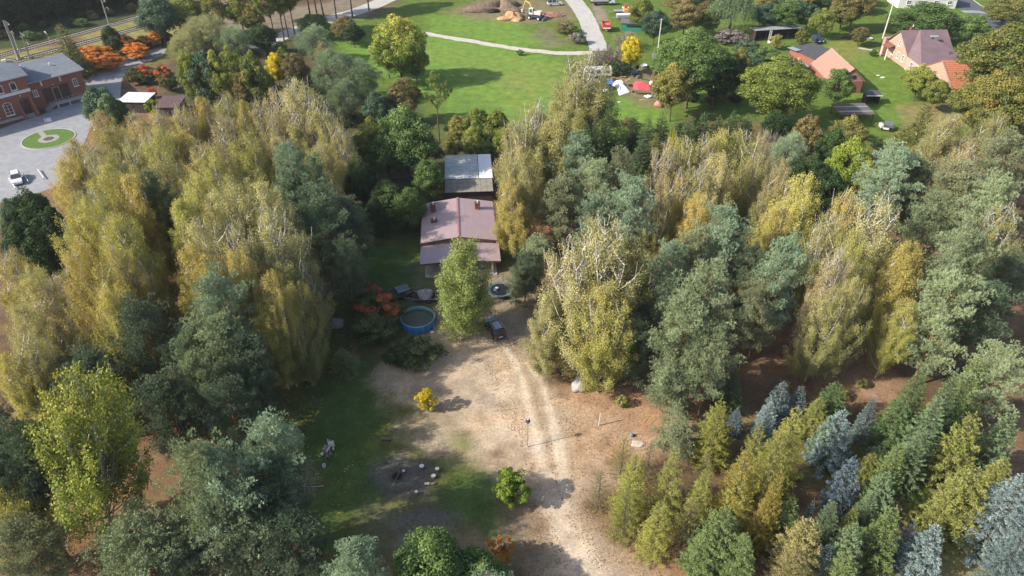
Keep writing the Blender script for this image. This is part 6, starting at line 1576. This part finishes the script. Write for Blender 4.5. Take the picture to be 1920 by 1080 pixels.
MB().tube([(-.2, -1.2, .1), (.3, .3, .5)], .05, 6).build('branch', M['wood'], t)
def stump(px, py, label, w_=.42, hh=.4, m_='cut', rot=0):
    t = thing('log_seat', label, 'log seat', P(px, py), rot); MB().lathe([(w_ / 2, 0), (w_ / 2 * .95, hh)], 10).build('bark_side', M['wood'], t); MB().lathe([(w_ / 2 * .95, hh + .002), (.001, hh + .004)], 10).build('sawn_top', M[m_], t)
stump(757, 886, 'short sawn log seat touching the charred logs', .36, .3); stump(791, 878, 'white topped block seat on its own dark ash spot', .55, .4, 'stone'); stump(820, 883, 'white topped log seat, outermost of the fire circle', .5, .4, 'stone')
stump(813, 896, 'sawn log seat below the outermost white topped one', .5, .38); stump(781, 927, 'sawn log seat on the near side of the fire circle', .38, .45)
t = thing('split_log', 'pair of split logs lying in the fire circle', 'log', P(806, 909)); MB().tube([(-.55, 0, .16), (-.05, .02, .16)], .16, 8).build('log', M['cut'], t); MB().tube([(.05, -.03, .15), (.5, .05, .15)], .15, 8).build('log', M['wood'], t)
t = thing('plank_bench', 'low dark plank bench on the dull grass', 'bench', P(724, 826), R(-4)); MB().box((0, 0, .36), (1.15, .32, .06)).build('seat', M['wood'], t)
for x in (-.45, .45): MB().box((x, 0, .165), (.1, .28, .33)).build('leg', M['woodd'], t)
# old grill and timber on the lawn
t = thing('timber_heap', 'heap of old boards and stones on the shaded lawn', 'timber heap', P(617, 848))
for i in range(16): MB().box((rr.uniform(-.4, .4), rr.uniform(-1.1, 1.2), .1 + .035 * i), (rr.uniform(.08, .22), rr.uniform(.6, 1.4), .05), rz=rr.uniform(-.5, .5), rx=rr.uniform(-.15, .15)).build('board', M['wood' if i % 3 else 'cut'], t)
for i in range(7): MB().blob((rr.uniform(-.6, .5), rr.uniform(-.8, .8), .15), (.2, .18, .18), i + 20, 5).build('stone', M['rock'], t)
t = thing('sheet_metal_grill', 'pale box shaped grill standing beside the board heap', 'grill', P(622, 838)); MB().box((0, 0, .5), (.55, .5, .35)).build('fire_box', M['cut'], t)
for x in (-.22, .22):
    for y in (-.2, .2): MB().box((x, y, .16), (.05, .05, .32)).build('leg', M['metal'], t)
o = MB().lathe([(.01, .0), (.17, 0), (.2, .34), (.17, .34), (.15, .04), (.01, .04)], 14).build('white_bucket', M['white2']); o.location = P(608, 875); tag(o, 'white bucket on the grass below the board heap', 'bucket')
o = MB().tube([(0, 0, .1), (1.2, .15, .15), (2.6, .05, .12), (3.6, .2, .1)], .05, 5, .03).build('fallen_branch', M['pole']); o.location = P(541, 915); tag(o, 'pale fallen branch lying at the dark pine', 'branch')
# low picket fence left of the shed
a, b = P(712, 338), P(772, 332); d = b - a; t = thing('board_fence', 'low pale board fence in front of the dark green tree', 'fence', a, math.atan2(d.y, d.x)); Lf = d.length
for i in range(int(Lf / .22)): MB().box((i * .22, 0, .6), (.12, .03, 1.2)).build('picket', M['wood'], t)
MB().box((Lf / 2, .04, .9), (Lf, .04, .08)).box((Lf / 2, .04, .35), (Lf, .04, .08)).build('fence_rail', M['wood'], t)

# ------------------------------------------------------------------ things at the meadow's edge
def drape(name, label, cat, px, m_, amp=.35, z=.3, seed=1):
    poly = [tuple(P(*p)[:2]) for p in px]; cx_, cy_ = np.mean([p[0] for p in poly]), np.mean([p[1] for p in poly])
    mb = MB(); K = 36; Lr = 9; rim_ = []
    per = [(Vector((*poly[i], 0)), Vector((*poly[(i + 1) % len(poly)], 0))) for i in range(len(poly))]; tot = sum((b - a).length for a, b in per)
    for k in range(K):
        s_ = tot * k / K
        for a, b in per:
            l = (b - a).length
            if s_ <= l: rim_.append(a + (b - a) * (s_ / l)); break
            s_ -= l
    rr = random.Random(seed); c = Vector((cx_, cy_, 0)); ph = [rr.uniform(0, 6) for _ in range(4)]
    for j in range(Lr + 1):
        q = j / Lr
        for k in range(K):
            p = c + (rim_[k] - c) * q; zz_ = z + amp * (.5 + .5 * math.sin(p.x * 1.9 + ph[0]) * math.cos(p.y * 1.3 + ph[1]) + .25 * math.sin(k * 1.1 + q * 3)) * (1 - q ** 3) 
            mb.v.append((p.x - cx_, p.y - cy_, max(.03, zz_ * (1 - q ** 5) + .03)))
    for j in range(Lr):
        for k in range(K): k2 = (k + 1) % K; mb.f.append((j * K + k, (j + 1) * K + k, (j + 1) * K + k2, j * K + k2))
    o = mb.build(name, M[m_], smooth=True); o.location = (cx_, cy_, 0); s2 = o.modifiers.new('thickness', 'SOLIDIFY'); s2.thickness = .04
    return tag(o, label, cat)
drape('white_sheet', 'big white sheet spread over a heap on the meadow edge', 'sheet', [(1148,160),(1155,151),(1164,149),(1171,156),(1174,164),(1183,174),(1161,180),(1158,168)], 'wcloth', .5, .15)
drape('red_cloth', 'red cloth hanging over a bench near the white sheet', 'cloth', [(1187,166),(1188,156),(1196,154),(1202,161),(1218,165),(1225,168),(1222,172),(1205,171),(1193,171)], 'redc', .35, .8, 3)
t = thing('caravan', 'white caravan with two small dark windows behind the tall birch', 'caravan', P(1097, 147), face_dir((1097, 147), (1147, 146)))
Lc = (P(1147, 146) - P(1097, 147)).length
MB().prism([(0, 0), (Lc, 0), (Lc, 2.1), (0, 2.1)], .45, 2.2).build('body', M['white2'], t, bevel=.12); MB().box((Lc - 1.0, .5, 2.22), (.9, .7, .06)).build('roof_hatch', M['cglass'], t); MB().box((Lc - 1.0, 1.5, 2.22), (.9, .7, .06)).build('roof_hatch', M['cglass'], t)
for x in (1.2, 3.2, 5.2): MB().box((x, -.02, 1.5), (.9, .05, .6)).build('window', M['cglass'], t)
for y in (.15, 1.95): o = MB().lathe([(.01, -.1), (.32, -.1), (.32, .1), (.01, .1)], 14).build('wheel', M['tyre'], t); o.location = (Lc / 2, y, .33); o.rotation_euler = (math.pi / 2, 0, 0)
t = thing('blue_covered_rack', 'wooden rack with a bright blue cover next to the caravan', 'rack', P(1142, 168)); MB().slab([(-.7, -.6, 1.5), (.7, -.6, 1.5), (.7, 1.6, 1.9), (-.7, 1.6, 1.9)], .05).build('cover', M['blue'], t)
for x in (-.6, .6):
    for y in (-.4, 1.4): MB().box((x, y, .72), (.1, .1, 1.44)).build('post', M['brick'], t)
for k in range(3): MB().box((0, .5, .4 + k * .4), (1.2, 1.9, .05)).build('shelf', M['wood'], t)
o = MB().blob((0, 0, .3), (.75, .5, .4), 3, 9, .2, zcut=0).build('white_sack', M['wcloth'], smooth=True); o.location = P(1136, 172); tag(o, 'white sack below the blue covered rack', 'sack')
o = MB().blob((0, 0, .35), (.6, .5, .5), 13, 9, .25, zcut=0).build('white_sack', M['wcloth'], smooth=True); o.location = P(1222, 159); tag(o, 'white sack standing behind the red cloth', 'sack')
o = MB().blob((0, 0, .25), (.9, .4, .35), 14, 9, .25, zcut=0).build('white_sack', M['wcloth'], smooth=True); o.location = P(1216, 183); tag(o, 'flat white sack lying in front of the red cloth bench', 'sack')
o = MB().blob((0, 0, .5), (.85, .7, .75), 15, 9, .35, zcut=0).build('rag_heap', M['ptile'], smooth=True); o.location = P(1235, 200); tag(o, 'pinkish heap of rags at the ochre bush', 'heap')
t = thing('trestle_table', 'long wooden trestle table under the red cloth', 'table', P(1206, 178), R(-6)); MB().box((0, .3, .80), (4.0, .9, .06)).build('tabletop', M['wood'], t)
for x in (-1.8, 1.8):
    for y in (0, .6): MB().box((x, y, .39), (.1, .1, .76)).build('leg', M['woodl'], t)
for k, (x, y, s_, lb) in enumerate(((1157, 132, 1.0, 'brown brush pile next to the caravan'), (1176, 128, 1.15, 'pale branch pile under the autumn yellow tree'), (1165, 141, .7, 'low scatter of boards below the brush piles'))):
    t = thing('branch_pile', lb, 'branch pile', P(x, y))
    mb = MB()
    for i in range(90): a = rr.uniform(0, 6.28); r_ = rr.uniform(0, 1.5) * s_; mb.tube([(math.cos(a) * r_, math.sin(a) * r_, rr.uniform(0, .3)), (math.cos(a + 1.6) * r_ * .8, math.sin(a + 1.6) * r_ * .8, rr.uniform(.2, 1.3) * s_)], .05, 3, .02)
    tag(mb.build('branches', M['wood' if k != 1 else 'pole'], t), kind='stuff')
t = thing('blue_barrel', 'dull blue barrel lying in front of the branch pile', 'barrel', P(1189, 140)); o = MB().lathe([(.01, -.8), (.38, -.8), (.42, 0), (.38, .8), (.01, .8)], 14).build('drum', M['bluedrum'], t); o.location = (0, 0, .42); o.rotation_euler = (0, math.pi / 2, .3)
t = thing('cement_mixer', 'dark blue cement mixer behind the blue barrel', 'cement mixer', P(1194, 136)); o = MB().lathe([(.2, -.5), (.45, -.25), (.45, .1), (.25, .5)], 12).build('drum', M['navy'], t); o.location = (0, 0, 1.3); o.rotation_euler = (.6, .3, 0); MB().tube([(-.5, 0, 0), (0, 0, 1.2), (.5, 0, 0)], .05, 5).build('frame', M['navy'], t)
t = thing('white_basin', 'white basin on the grass near the switch box', 'basin', P(1207, 125)); MB().lathe([(.01, .1), (.7, .1), (.85, .45), (.8, .45), (.65, .15), (.01, .15)], 18).build('bowl', M['white2'], t)
for k, (x, y) in enumerate(((1161, 191), (1666, 96 + 40), (1648, 136))): pass
o = MB().blob((0, 0, .08), (.5, .2, .12), 3, 6).build('white_plank', M['white2']); o.location = P(1161, 192); tag(o, 'small white scrap on the grass below the big sheet', 'scrap')
o = MB().blob((0, 0, .08), (.45, .25, .12), 4, 6).build('white_stone', M['white2']); o.location = P(1646, 142); tag(o, 'smaller white stone on the farmhouse lawn', 'stone')
o = MB().blob((0, 0, .10), (.6, .35, .14), 5, 6).build('white_stone', M['white2']); o.location = P(1655, 146); tag(o, 'larger white stone on the farmhouse lawn', 'stone')
# more clutter lying between the branch piles and the ochre bush
CL = [(1168, 146, 'box', 'wood', (1.2, .5, .3), 'old brown crate behind the white sheet'), (1178, 150, 'board', 'woodl', (2.2, .3, .08), 'pale plank lying behind the white sheet'), (1196, 147, 'box', 'slate', (.7, .6, .6), 'grey box below the blue barrel'),
 (1211, 150, 'board', 'woodd', (1.9, .25, .1), 'dark beam between barrel and white sack'), (1228, 151, 'sheet', 'redc', (1.1, .9, .12), 'small red rag under the thin brown bush'), (1218, 141, 'board', 'rust', (2.6, .2, .12), 'rusty bar lying on the bare soil'),
 (1182, 161, 'tyre', 'tyre', (.5,), 'old tyre next to the white sheet'), (1189, 173, 'tyre', 'tyre', (.45,), 'old tyre at the end of the trestle table'), (1228, 181, 'box', 'bluedrum', (.5, .4, .5), 'dull blue canister near the flat white sack'), (1150, 151, 'box', 'brickd', (.8, .8, .7), 'brown chest between rack and white sheet'),
 (1126, 178, 'board', 'stone', (1.6, .5, .06), 'pale slab on the grass below the white sack'), (1204, 187, 'board', 'woodl', (1.4, .25, .06), 'short pale plank in front of the trestle table'), (1239, 168, 'box', 'zinc', (.6, .5, .8), 'grey metal bin at the ochre bush'), (1163, 118, 'box', 'woodd', (1.3, .9, .6), 'dark crate at the purple thicket')]
M['rust'] = mat('rusty_iron', (.25, .11, .06), .9, var=.3, scale=5)
for k, (x, y, nm, m_, d_, lb) in enumerate(CL):
    t = thing({'box': 'crate', 'board': 'plank', 'sheet': 'rag', 'tyre': 'old_tyre'}[nm], lb, {'box': 'crate', 'board': 'plank', 'sheet': 'rag', 'tyre': 'tyre'}[nm], P(x, y), k * .9)
    if nm == 'tyre': MB().lathe([(d_[0] * .55, .02), (d_[0], .02), (d_[0] * 1.05, .12), (d_[0], .22), (d_[0] * .55, .22), (d_[0] * .55, .02)], 16).build('tread', M[m_], t)
    elif nm == 'box': MB().box((0, 0, d_[2] / 2), d_).build('crate_side', M[m_], t); MB().box((0, 0, d_[2] + .03), (d_[0] + .08, d_[1] + .08, .05), rz=.05).build('crate_lid', M['wood' if m_ != 'wood' else 'woodl'], t)
    else: MB().box((0, 0, d_[2] / 2 + .01), d_, ry=.01).build('plank_body', M[m_], t, bevel=.02)
# building yard at the top
o = MB().blob((0, 0, 0), (5.8, 3.8, 1.9), 31, 26, .6, zcut=0).build('earth_mound', M['soil'], smooth=True); o.location = P(938, 18); tag(o, 'large purple brown earth mound at the top of the meadow', 'earth mound')
o = MB().blob((0, 0, 0), (3.2, 2.4, 1.3), 32, 24, .5, zcut=0).build('sand_mound', M['sandm'], smooth=True); o.location = P(963, 36); tag(o, 'orange sand mound between earth mound and excavator', 'sand mound')
t = thing('brick_heap', 'heap of loose red bricks beside the excavator', 'brick heap', P(1035, 29)); mb = MB()
MB().blob((0, 0, 0), (3.6, 2.2, .8), 7, 12, .2, zcut=0).build('rubble', M['brick'], t)
for i in range(420):
    a = rr.uniform(0, 6.28); q = rr.random() ** .5; mb.box((math.cos(a) * q * 3.8, math.sin(a) * q * 2.3, max(.1, .85 * (1 - q * q)) + rr.uniform(0, .1)), (.34, .18, .14), rz=rr.uniform(0, 3), rx=rr.uniform(-.6, .6))
tag(mb.build('bricks', M['ptile'], t), kind='stuff')
e = thing('wheeled_excavator', 'wheeled excavator with white cab, cream engine cover and yellow boom', 'excavator', P(1004, 36), R(-28))
MB().box((0, 0, .95), (4.4, 2.0, .45)).build('chassis', M['navy'], e, bevel=.05)
for x in (-1.45, 1.45):
    for y in (-1.1, 1.1):
        o = MB().lathe([(.01, -.22), (.5, -.22), (.56, 0), (.5, .22), (.01, .22)], 16).build('wheel', M['tyre'], e); o.location = (x, y, .56); o.rotation_euler = (math.pi / 2, 0, 0)
        MB().lathe([(.01, .235 * (1 if y < 0 else -1)), (.28, .235 * (1 if y < 0 else -1))], 12).build('rim', M['white2'], o)
MB().box((2.75, 0, .45), (.15, 2.5, .6)).build('blade', M['metal'], e)
MB().box((.7, .2, 1.85), (2.3, 1.8, .95)).build('engine_cover', M['cut'], e, bevel=.1); cb_ = MB().prism([(-1.7, -.95), (-.45, -.95), (-.45, .1), (-1.7, .1)], 1.4, 3.1).build('cab', M['white2'], e, bevel=.08)
MB().box((-1.08, -.97, 2.45), (.8, .04, 1.0)).build('window', M['cglass'], cb_); MB().box((-1.72, -.42, 2.4), (.04, .75, 1.1)).build('window', M['cglass'], cb_); MB().box((-.43, -.42, 2.6), (.04, .7, .8)).build('window', M['cglass'], cb_)
MB().tube([(-.9, .5, 1.8), (-2.2, .6, 4.0), (-3.6, .7, 4.5)], .24, 6, .18).build('boom', M['yellow'], e); MB().tube([(-3.6, .7, 4.6), (-4.4, .75, 2.2)], .17, 6).build('stick', M['yellow'], e)
MB().prism([(-4.9, .2), (-4.1, .2), (-4.1, 1.2), (-4.9, 1.2)], 1.2, 2.1).build('bucket', M['metal'], e, bevel=.1)
def trailer(name, label, cat, px, ang, L, Wd, h0, h1, body, parts=()):
    t = thing(name, label, cat, P(*px), ang)
    bd = MB(); bd.box((0, 0, h0), (L, Wd, .1)); bd.build('bed', M['woodd'], t)
    if h1 > h0:
        for y in (-Wd / 2, Wd / 2): MB().box((0, y, (h0 + h1) / 2 + .05), (L, .06, h1 - h0)).build('side_board', M[body], t)
        for x in (-L / 2, L / 2): MB().box((x, 0, (h0 + h1) / 2 + .05), (.06, Wd - .06, h1 - h0)).build('end_board', M[body], t)
    for y in (-Wd * .42, Wd * .42): o = MB().lathe([(.01, -.1), (.33, -.1), (.33, .1), (.01, .1)], 14).build('wheel', M['tyre'], t); o.location = (0, y, .34); o.rotation_euler = (math.pi / 2, 0, 0)
    m_ = MB(); m_.tube([(-L / 2, -.5, h0), (-L / 2 - 1.4, 0, h0)], .05, 5); m_.tube([(-L / 2, .5, h0), (-L / 2 - 1.4, 0, h0)], .05, 5); m_.build('drawbar', M['metal'], t); return t
t = trailer('box_trailer', 'galvanised box trailer with white lid above the green shed', 'trailer', (1169, 37), R(3), 4.0, 1.9, .7, 1.5, 'zinc'); MB().slab([(-2.0, -.98, 1.6), (2.0, -.98, 1.6), (2.0, .98, 1.6), (-2.0, .98, 1.6)], .05).build('lid', M['polyw'], t)
t = trailer('flat_trailer', 'grey flat trailer beyond the galvanised box trailer', 'trailer', (1160, 25), R(3), 3.2, 2.0, .7, .7, 'zinc'); MB().box((0, 0, .82), (3.0, 1.9, .12)).build('load', M['zinc'], t)
t = trailer('red_cart', 'old red high sided farm cart parked by the concrete lane', 'cart', (1136, 57), R(90), 4.0, 2.1, .9, 2.0, 'red'); MB().box((0, 0, 1.25), (3.8, 1.95, .5)).build('load', M['ptile'], t); MB().box((-2.06, 0, 1.2), (.05, 2.0, .3)).build('tail_board', M['pwhite'], t)
t = thing('orange_machine', 'small orange and red farm machine beyond the trailers', 'machine', P(1174, 26), R(0)); MB().box((0, 0, 1.0), (1.7, 2.0, .9)).build('housing', M['orange'], t, bevel=.08); MB().box((-.1, .9, 1.9), (.9, .8, .9)).build('hopper', M['red'], t, bevel=.08); MB().box((0, 2.2, 1.2), (1.9, 1.2, .3)).build('tray', M['white2'], t)
for x in (-.7, .7): o = MB().lathe([(.01, -.12), (.42, -.12), (.42, .12), (.01, .12)], 14).build('wheel', M['tyre'], t); o.location = (x, 0, .43); o.rotation_euler = (0, math.pi / 2, 0)
t, L = shed('green_shed', 'green boarded shed with brown roof under the bluish tree', (1165, 43), (1213, 45), 3.2, 2.3, 'aub', 'green', .25, .25); MB().box((L * .55, -.03, 1.55), (L * .66, .06, .55)).build('painted_dark_opening', M['char'], t)  # black panel on the closed wall: shade of an open front put into its colour
t = thing('flatbed_truck', 'white cab flatbed truck with grey bed at the top edge', 'truck', P(1131, 9), R(4)); MB().box((-1.2, 0, 1.35), (5.0, 2.3, .5)).build('bed', M['grey'], t, bevel=.05); MB().box((-1.2, 0, .8), (5.4, .9, .3)).build('chassis', M['tyre'], t)
MB().prism([(1.4, -1.0), (3.4, -1.0), (3.4, 1.0), (1.4, 1.0)], .6, [2.2, 1.5, 1.5, 2.2]).build('cab', M['white'], t, bevel=.1); MB().box((1.75, -1.02, 1.65), (.7, .04, .5)).build('window', M['cglass'], t)
for x in (-2.4, 2.6):
    for y in (-.95, .95): o = MB().lathe([(.01, -.13), (.42, -.13), (.42, .13), (.01, .13)], 14).build('wheel', M['tyre'], t); o.location = (x, y, .43); o.rotation_euler = (math.pi / 2, 0, 0)
car('pale grey van half hidden beyond the brick heap', P(1040, 10), R(8), 'white', 4.6, 1.9, 1.9, cat='van')
# scrap in the garden by the eastern maples
t = thing('scrap_cart', 'broken cart with white boards in the farm garden', 'cart', P(1662, 244), R(-25)); MB().box((0, 0, .9), (2.4, 1.5, .12)).build('bed', M['tarpd'], t); MB().box((.2, .5, 1.3), (1.6, .9, .6)).build('grey_crate', M['slate'], t)
MB().box((-1.2, -.4, 1.0), (.5, 1.2, .7), rz=.4).build('white_board', M['white2'], t); MB().box((-.2, -.8, .6), (1.1, .3, .3)).build('white_board', M['white2'], t)
for x in (-.8, .8):
    for y in (-.6, .6): o = MB().lathe([(.01, -.08), (.3, -.08), (.3, .08), (.01, .08)], 12).build('wheel', M['tyre'], t); o.location = (x, y, .32); o.rotation_euler = (math.pi / 2, 0, 0)
for k, (x, y, sx, m_, lb) in enumerate(((1718, 251, .5, 'white2', 'round white tub, first of the tubs on the garden path'), (1725, 267, .95, 'zinc', 'grey bath tub, widest of the tubs on the garden path'), (1724, 279, .75, 'slate', 'dark grey tub below the bath tub'), (1738, 292, .6, 'zinc', 'grey tub next to the small blue one'), (1741, 302, .5, 'navy', 'small dark blue tub, last on the garden path'))):
    t = thing('garden_tub', lb, 'tub', P(x, y), .3 * k); MB().lathe([(sx * .8, 0), (sx, .5), (sx * .92, .5), (sx * .75, .12), (.01, .12)], 16).build('bowl', M[m_], t)
t = thing('stone_trough', 'dark barrel standing on the lawn behind the farmhouse', 'barrel', P(1810, 95)); MB().lathe([(.5, 0), (.6, .5), (.5, 1.0), (.01, 1.0)], 14).build('barrel_body', M['tarpd'], t)
t = thing('round_flower_bed', 'dark round heap of prunings on the farm lawn', 'heap', P(1590, 72)); MB().blob((0, 0, 0), (1.5, 1.1, .5), 17, 10, .3, zcut=0).build('prunings', M['woodd'], t, smooth=True)
o = MB().blob((0, 0, .35), (1.0, .6, .5), 19, 9, .2, zcut=0).build('white_cover', M['wcloth'], smooth=True); o.location = P(1446, 81); tag(o, 'white covered bundle before the black timber shed', 'bundle')
t = thing('garden_ring', 'pale ring shaped planter near the pink tower', 'planter', P(1628, 73)); MB().lathe([(1.1, 0), (1.2, .3), (1.05, .3), (1.0, .1), (.01, .1)], 20).build('planter_wall', M['zinc'], t)
ribbon('garden_walk', [(1610,90),(1630,93),(1645,97)], [1.4, 1.2], .006, M['gravelp'], .1)

# tall roadside trees with long bare trunks at the top
for k, (x, y, lb) in enumerate(((517, 80, 'first of the tall dark trunks over the willows'), (533, 77, 'slender trunk behind the first tall one'), (541, 71, 'leaning tall trunk at the village road'), (553, 67, 'thick dark trunk where the road shows'), (582, 32, 'trunk right behind the dark green roadside bush'), (596, 38, 'straight trunk, middle one behind the roadside bush'), (607, 30, 'thin trunk, last behind the roadside bush'), (631, 37, 'lone straight trunk at the road bend'), (661, 32, 'lone trunk in the middle of the road'), (692, 20, 'trunk at the dark bushes by the road end'), (483, 46, 'pale slanting trunk over the dark round tree'))):
    q = P(x, y); plant('E', q, 18, 9.0, 'yg' if k < 4 or k == 10 else 'grn', 'tall roadside tree, ' + lb, var=0)

# ------------------------------------------------------------------ ground cover: fallen leaves, grass tufts, undergrowth
def scatter(name, n, box, test, m_, size, upright=False, z=.02):
    x = rng.uniform(box[0], box[1], n); y = rng.uniform(box[2], box[3], n); k = test(x, y); x, y = x[k], y[k]; n = len(x)
    cl = Cloud(); c = np.stack([x, y, np.full(n, z)], -1)
    if upright: cl.blades(c, unit(rng.normal(0, .5, (n, 3)) + [0, 0, 1.1]), rng.uniform(.6, 1.3, n) * size, size * .16, np.clip(rng.normal(.5, .2, n), 0, 1))
    else: cl.quads(c, unit(rng.normal(0, .35, (n, 3)) + [0, 0, 1]), rng.uniform(.6, 1.3, n) * size, .65, np.clip(rng.normal(.5, .25, n), 0, 1))
    me = cl.mesh(name); me.materials[0] = m_; return tag(link(bpy.data.objects.new(name, me)), kind='stuff')
LEAFO = leaf_mat('fallen_leaves', (.15, .09, .05), (.30, .18, .09), (.50, .33, .15), trans=.05); LEAFY = leaf_mat('fallen_birch_leaves', (.28, .18, .07), (.45, .32, .10), (.60, .48, .14), trans=.05)
SA = W2([(900,640),(1010,640),(1290,740),(1300,840),(1120,930),(1290,1080),(1000,1080),(1000,930),(960,860),(930,760)])
trk = W2([(975,700),(1000,790),(1015,870),(1028,920),(1060,1000),(1100,1070)]); trk2 = W2([(1000,690),(1035,790),(1050,850),(1062,920)])
scatter('fallen_leaves', 17000, (-6, 26, 36, 74), lambda x, y: (sdist(x, y, SA) + fbm(x, y, 4, 61) * 8 > 0) & (ldist(x, y, trk) > .8) & (ldist(x, y, trk2) > .6) & (fbm(x, y, 3, 62) > -.12), LEAFO, .085)
WD = W2([(60,640),(600,560),(700,700),(620,1080),(0,1080),(0,700)])
scatter('fallen_birch_leaves', 20000, (-60, -12, 34, 85), lambda x, y: (sdist(x, y, WD) > 0) & (fbm(x, y, 5, 63) > .0), LEAFY, .09)
GR = leaf_mat('grass_blades', (.05, .075, .02), (.085, .11, .03), (.15, .16, .05), trans=.2)
GA = W2([(560,620),(700,450),(800,430),(800,560),(700,640),(760,800),(960,900),(960,1080),(540,1080),(600,900),(500,760)])
scatter('grass_tufts', 60000, (-28, 2, 34, 96), lambda x, y: (sdist(x, y, GA) + fbm(x, y, 4, 64) * 5 > 0) & (fbm(x, y, 1.5, 65) > -.05), GR, .13, True, 0)
ED = leaf_mat('dry_grass', (.13, .12, .05), (.21, .19, .08), (.32, .28, .13), trans=.2)
EA = W2([(1360,600),(1920,600),(1920,1080),(1250,1080),(1300,800)])
scatter('dry_grass', 50000, (14, 75, 34, 85), lambda x, y: (sdist(x, y, EA) > 0) & (fbm(x, y, 3, 66) > .02), ED, .16, True, 0)
# weeds and saplings growing in the woods, on the railway side and round the farm
US = [('H', 'grnd'), ('H', 'grn'), ('H', 'bro'), ('H', 'ygr'), ('T', 'twig'), ('H', 'olive')]
def under(n, px, seed, opts, label, group, hh=(1.0, 2.6)):
    rr = random.Random(seed); poly = W2(px); xs_ = [p[0] for p in poly]; ys_ = [p[1] for p in poly]; k = 0
    while k < n:
        x, y = rr.uniform(min(xs_), max(xs_)), rr.uniform(min(ys_), max(ys_))
        if sdist(np.array([x]), np.array([y]), poly)[0] < 0: continue
        o = rr.choice(opts); h_ = rr.uniform(*hh); plant(o[0], (x, y, 0), h_, h_ * rr.uniform(1.2, 1.9), o[1], auto_label({'D': 'tree', 's': 'young conifer', 'T': 'bush'}.get(o[0], 'bush'), o[1], (x, y, 0), h_) or label, group=group); k += 1
under(38, [(640,210),(700,200),(820,300),(800,360),(620,360),(560,300)], 1, US[:3], 'dark undergrowth bush between the birch wood and the hornbeam screen', 'undergrowth bushes near the hornbeam screen')
under(40, [(830,235),(1090,230),(1400,235),(1440,270),(1250,300),(1060,300),(940,300),(840,290)], 2, US[:3], 'low dark bush under the spruce row and meadow trees', 'undergrowth bushes below the spruce row')
under(36, [(1540,230),(1700,280),(1900,300),(1920,420),(1700,420),(1540,380)], 3, US, 'undergrowth bush below the farm garden', 'undergrowth bushes below the farm garden')
under(60, [(330,60),(520,90),(620,160),(600,200),(340,200)], 4, US[:4], 'undergrowth bush beneath the trees below the tracks', 'undergrowth bushes below the tracks')
under(40, [(1250,-5),(1660,-20),(1650,35),(1600,50),(1440,45),(1260,60)], 5, [('D', 'grn'), ('D', 'bro'), ('H', 'grnb'), ('D', 'ygr'), ('D', 'grnd')], 'garden bush or tree of the village at the top edge', 'village garden greenery at the top edge', (2.5, 6.5))
under(26, [(-60,92),(60,80),(250,25),(250,14),(60,55),(-60,75)], 6, US[:3], 'low green bush at the foot of the dark wood by the tracks', 'bushes at the foot of the dark wood')
under(22, [(1240,100),(1450,110),(1440,190),(1300,215),(1260,200)], 7, US[:3], 'bush in the shade of the great lime tree', 'bushes below the great lime', (1.5, 3))
under(20, [(1500,700),(1900,700),(1900,1060),(1450,1060)], 8, [('s', 'sprg'), ('s', 'spro'), ('H', 'ygr')], 'young low growth between the plantation conifers', 'young growth of the plantation', (1, 2.2))
# ------------------------------------------------------------------ the thin autumn haze in the air
hz = MB().box((0, 150, 34.5), (1400, 1100, 71)); hm = bpy.data.materials.new('thin_haze'); hm.use_nodes = True; hn = hm.node_tree
for n_ in list(hn.nodes):
    if n_.type == 'BSDF_PRINCIPLED': hn.nodes.remove(n_)
pv = hn.nodes.new('ShaderNodeVolumePrincipled'); pv.inputs['Color'].default_value = (.86, .90, .97, 1); pv.inputs['Density'].default_value = .00013; pv.inputs['Anisotropy'].default_value = .2
hn.links.new(pv.outputs[0], hn.nodes['Material Output'].inputs['Volume'])
tag(hz.build('haze', hm), kind='stuff')
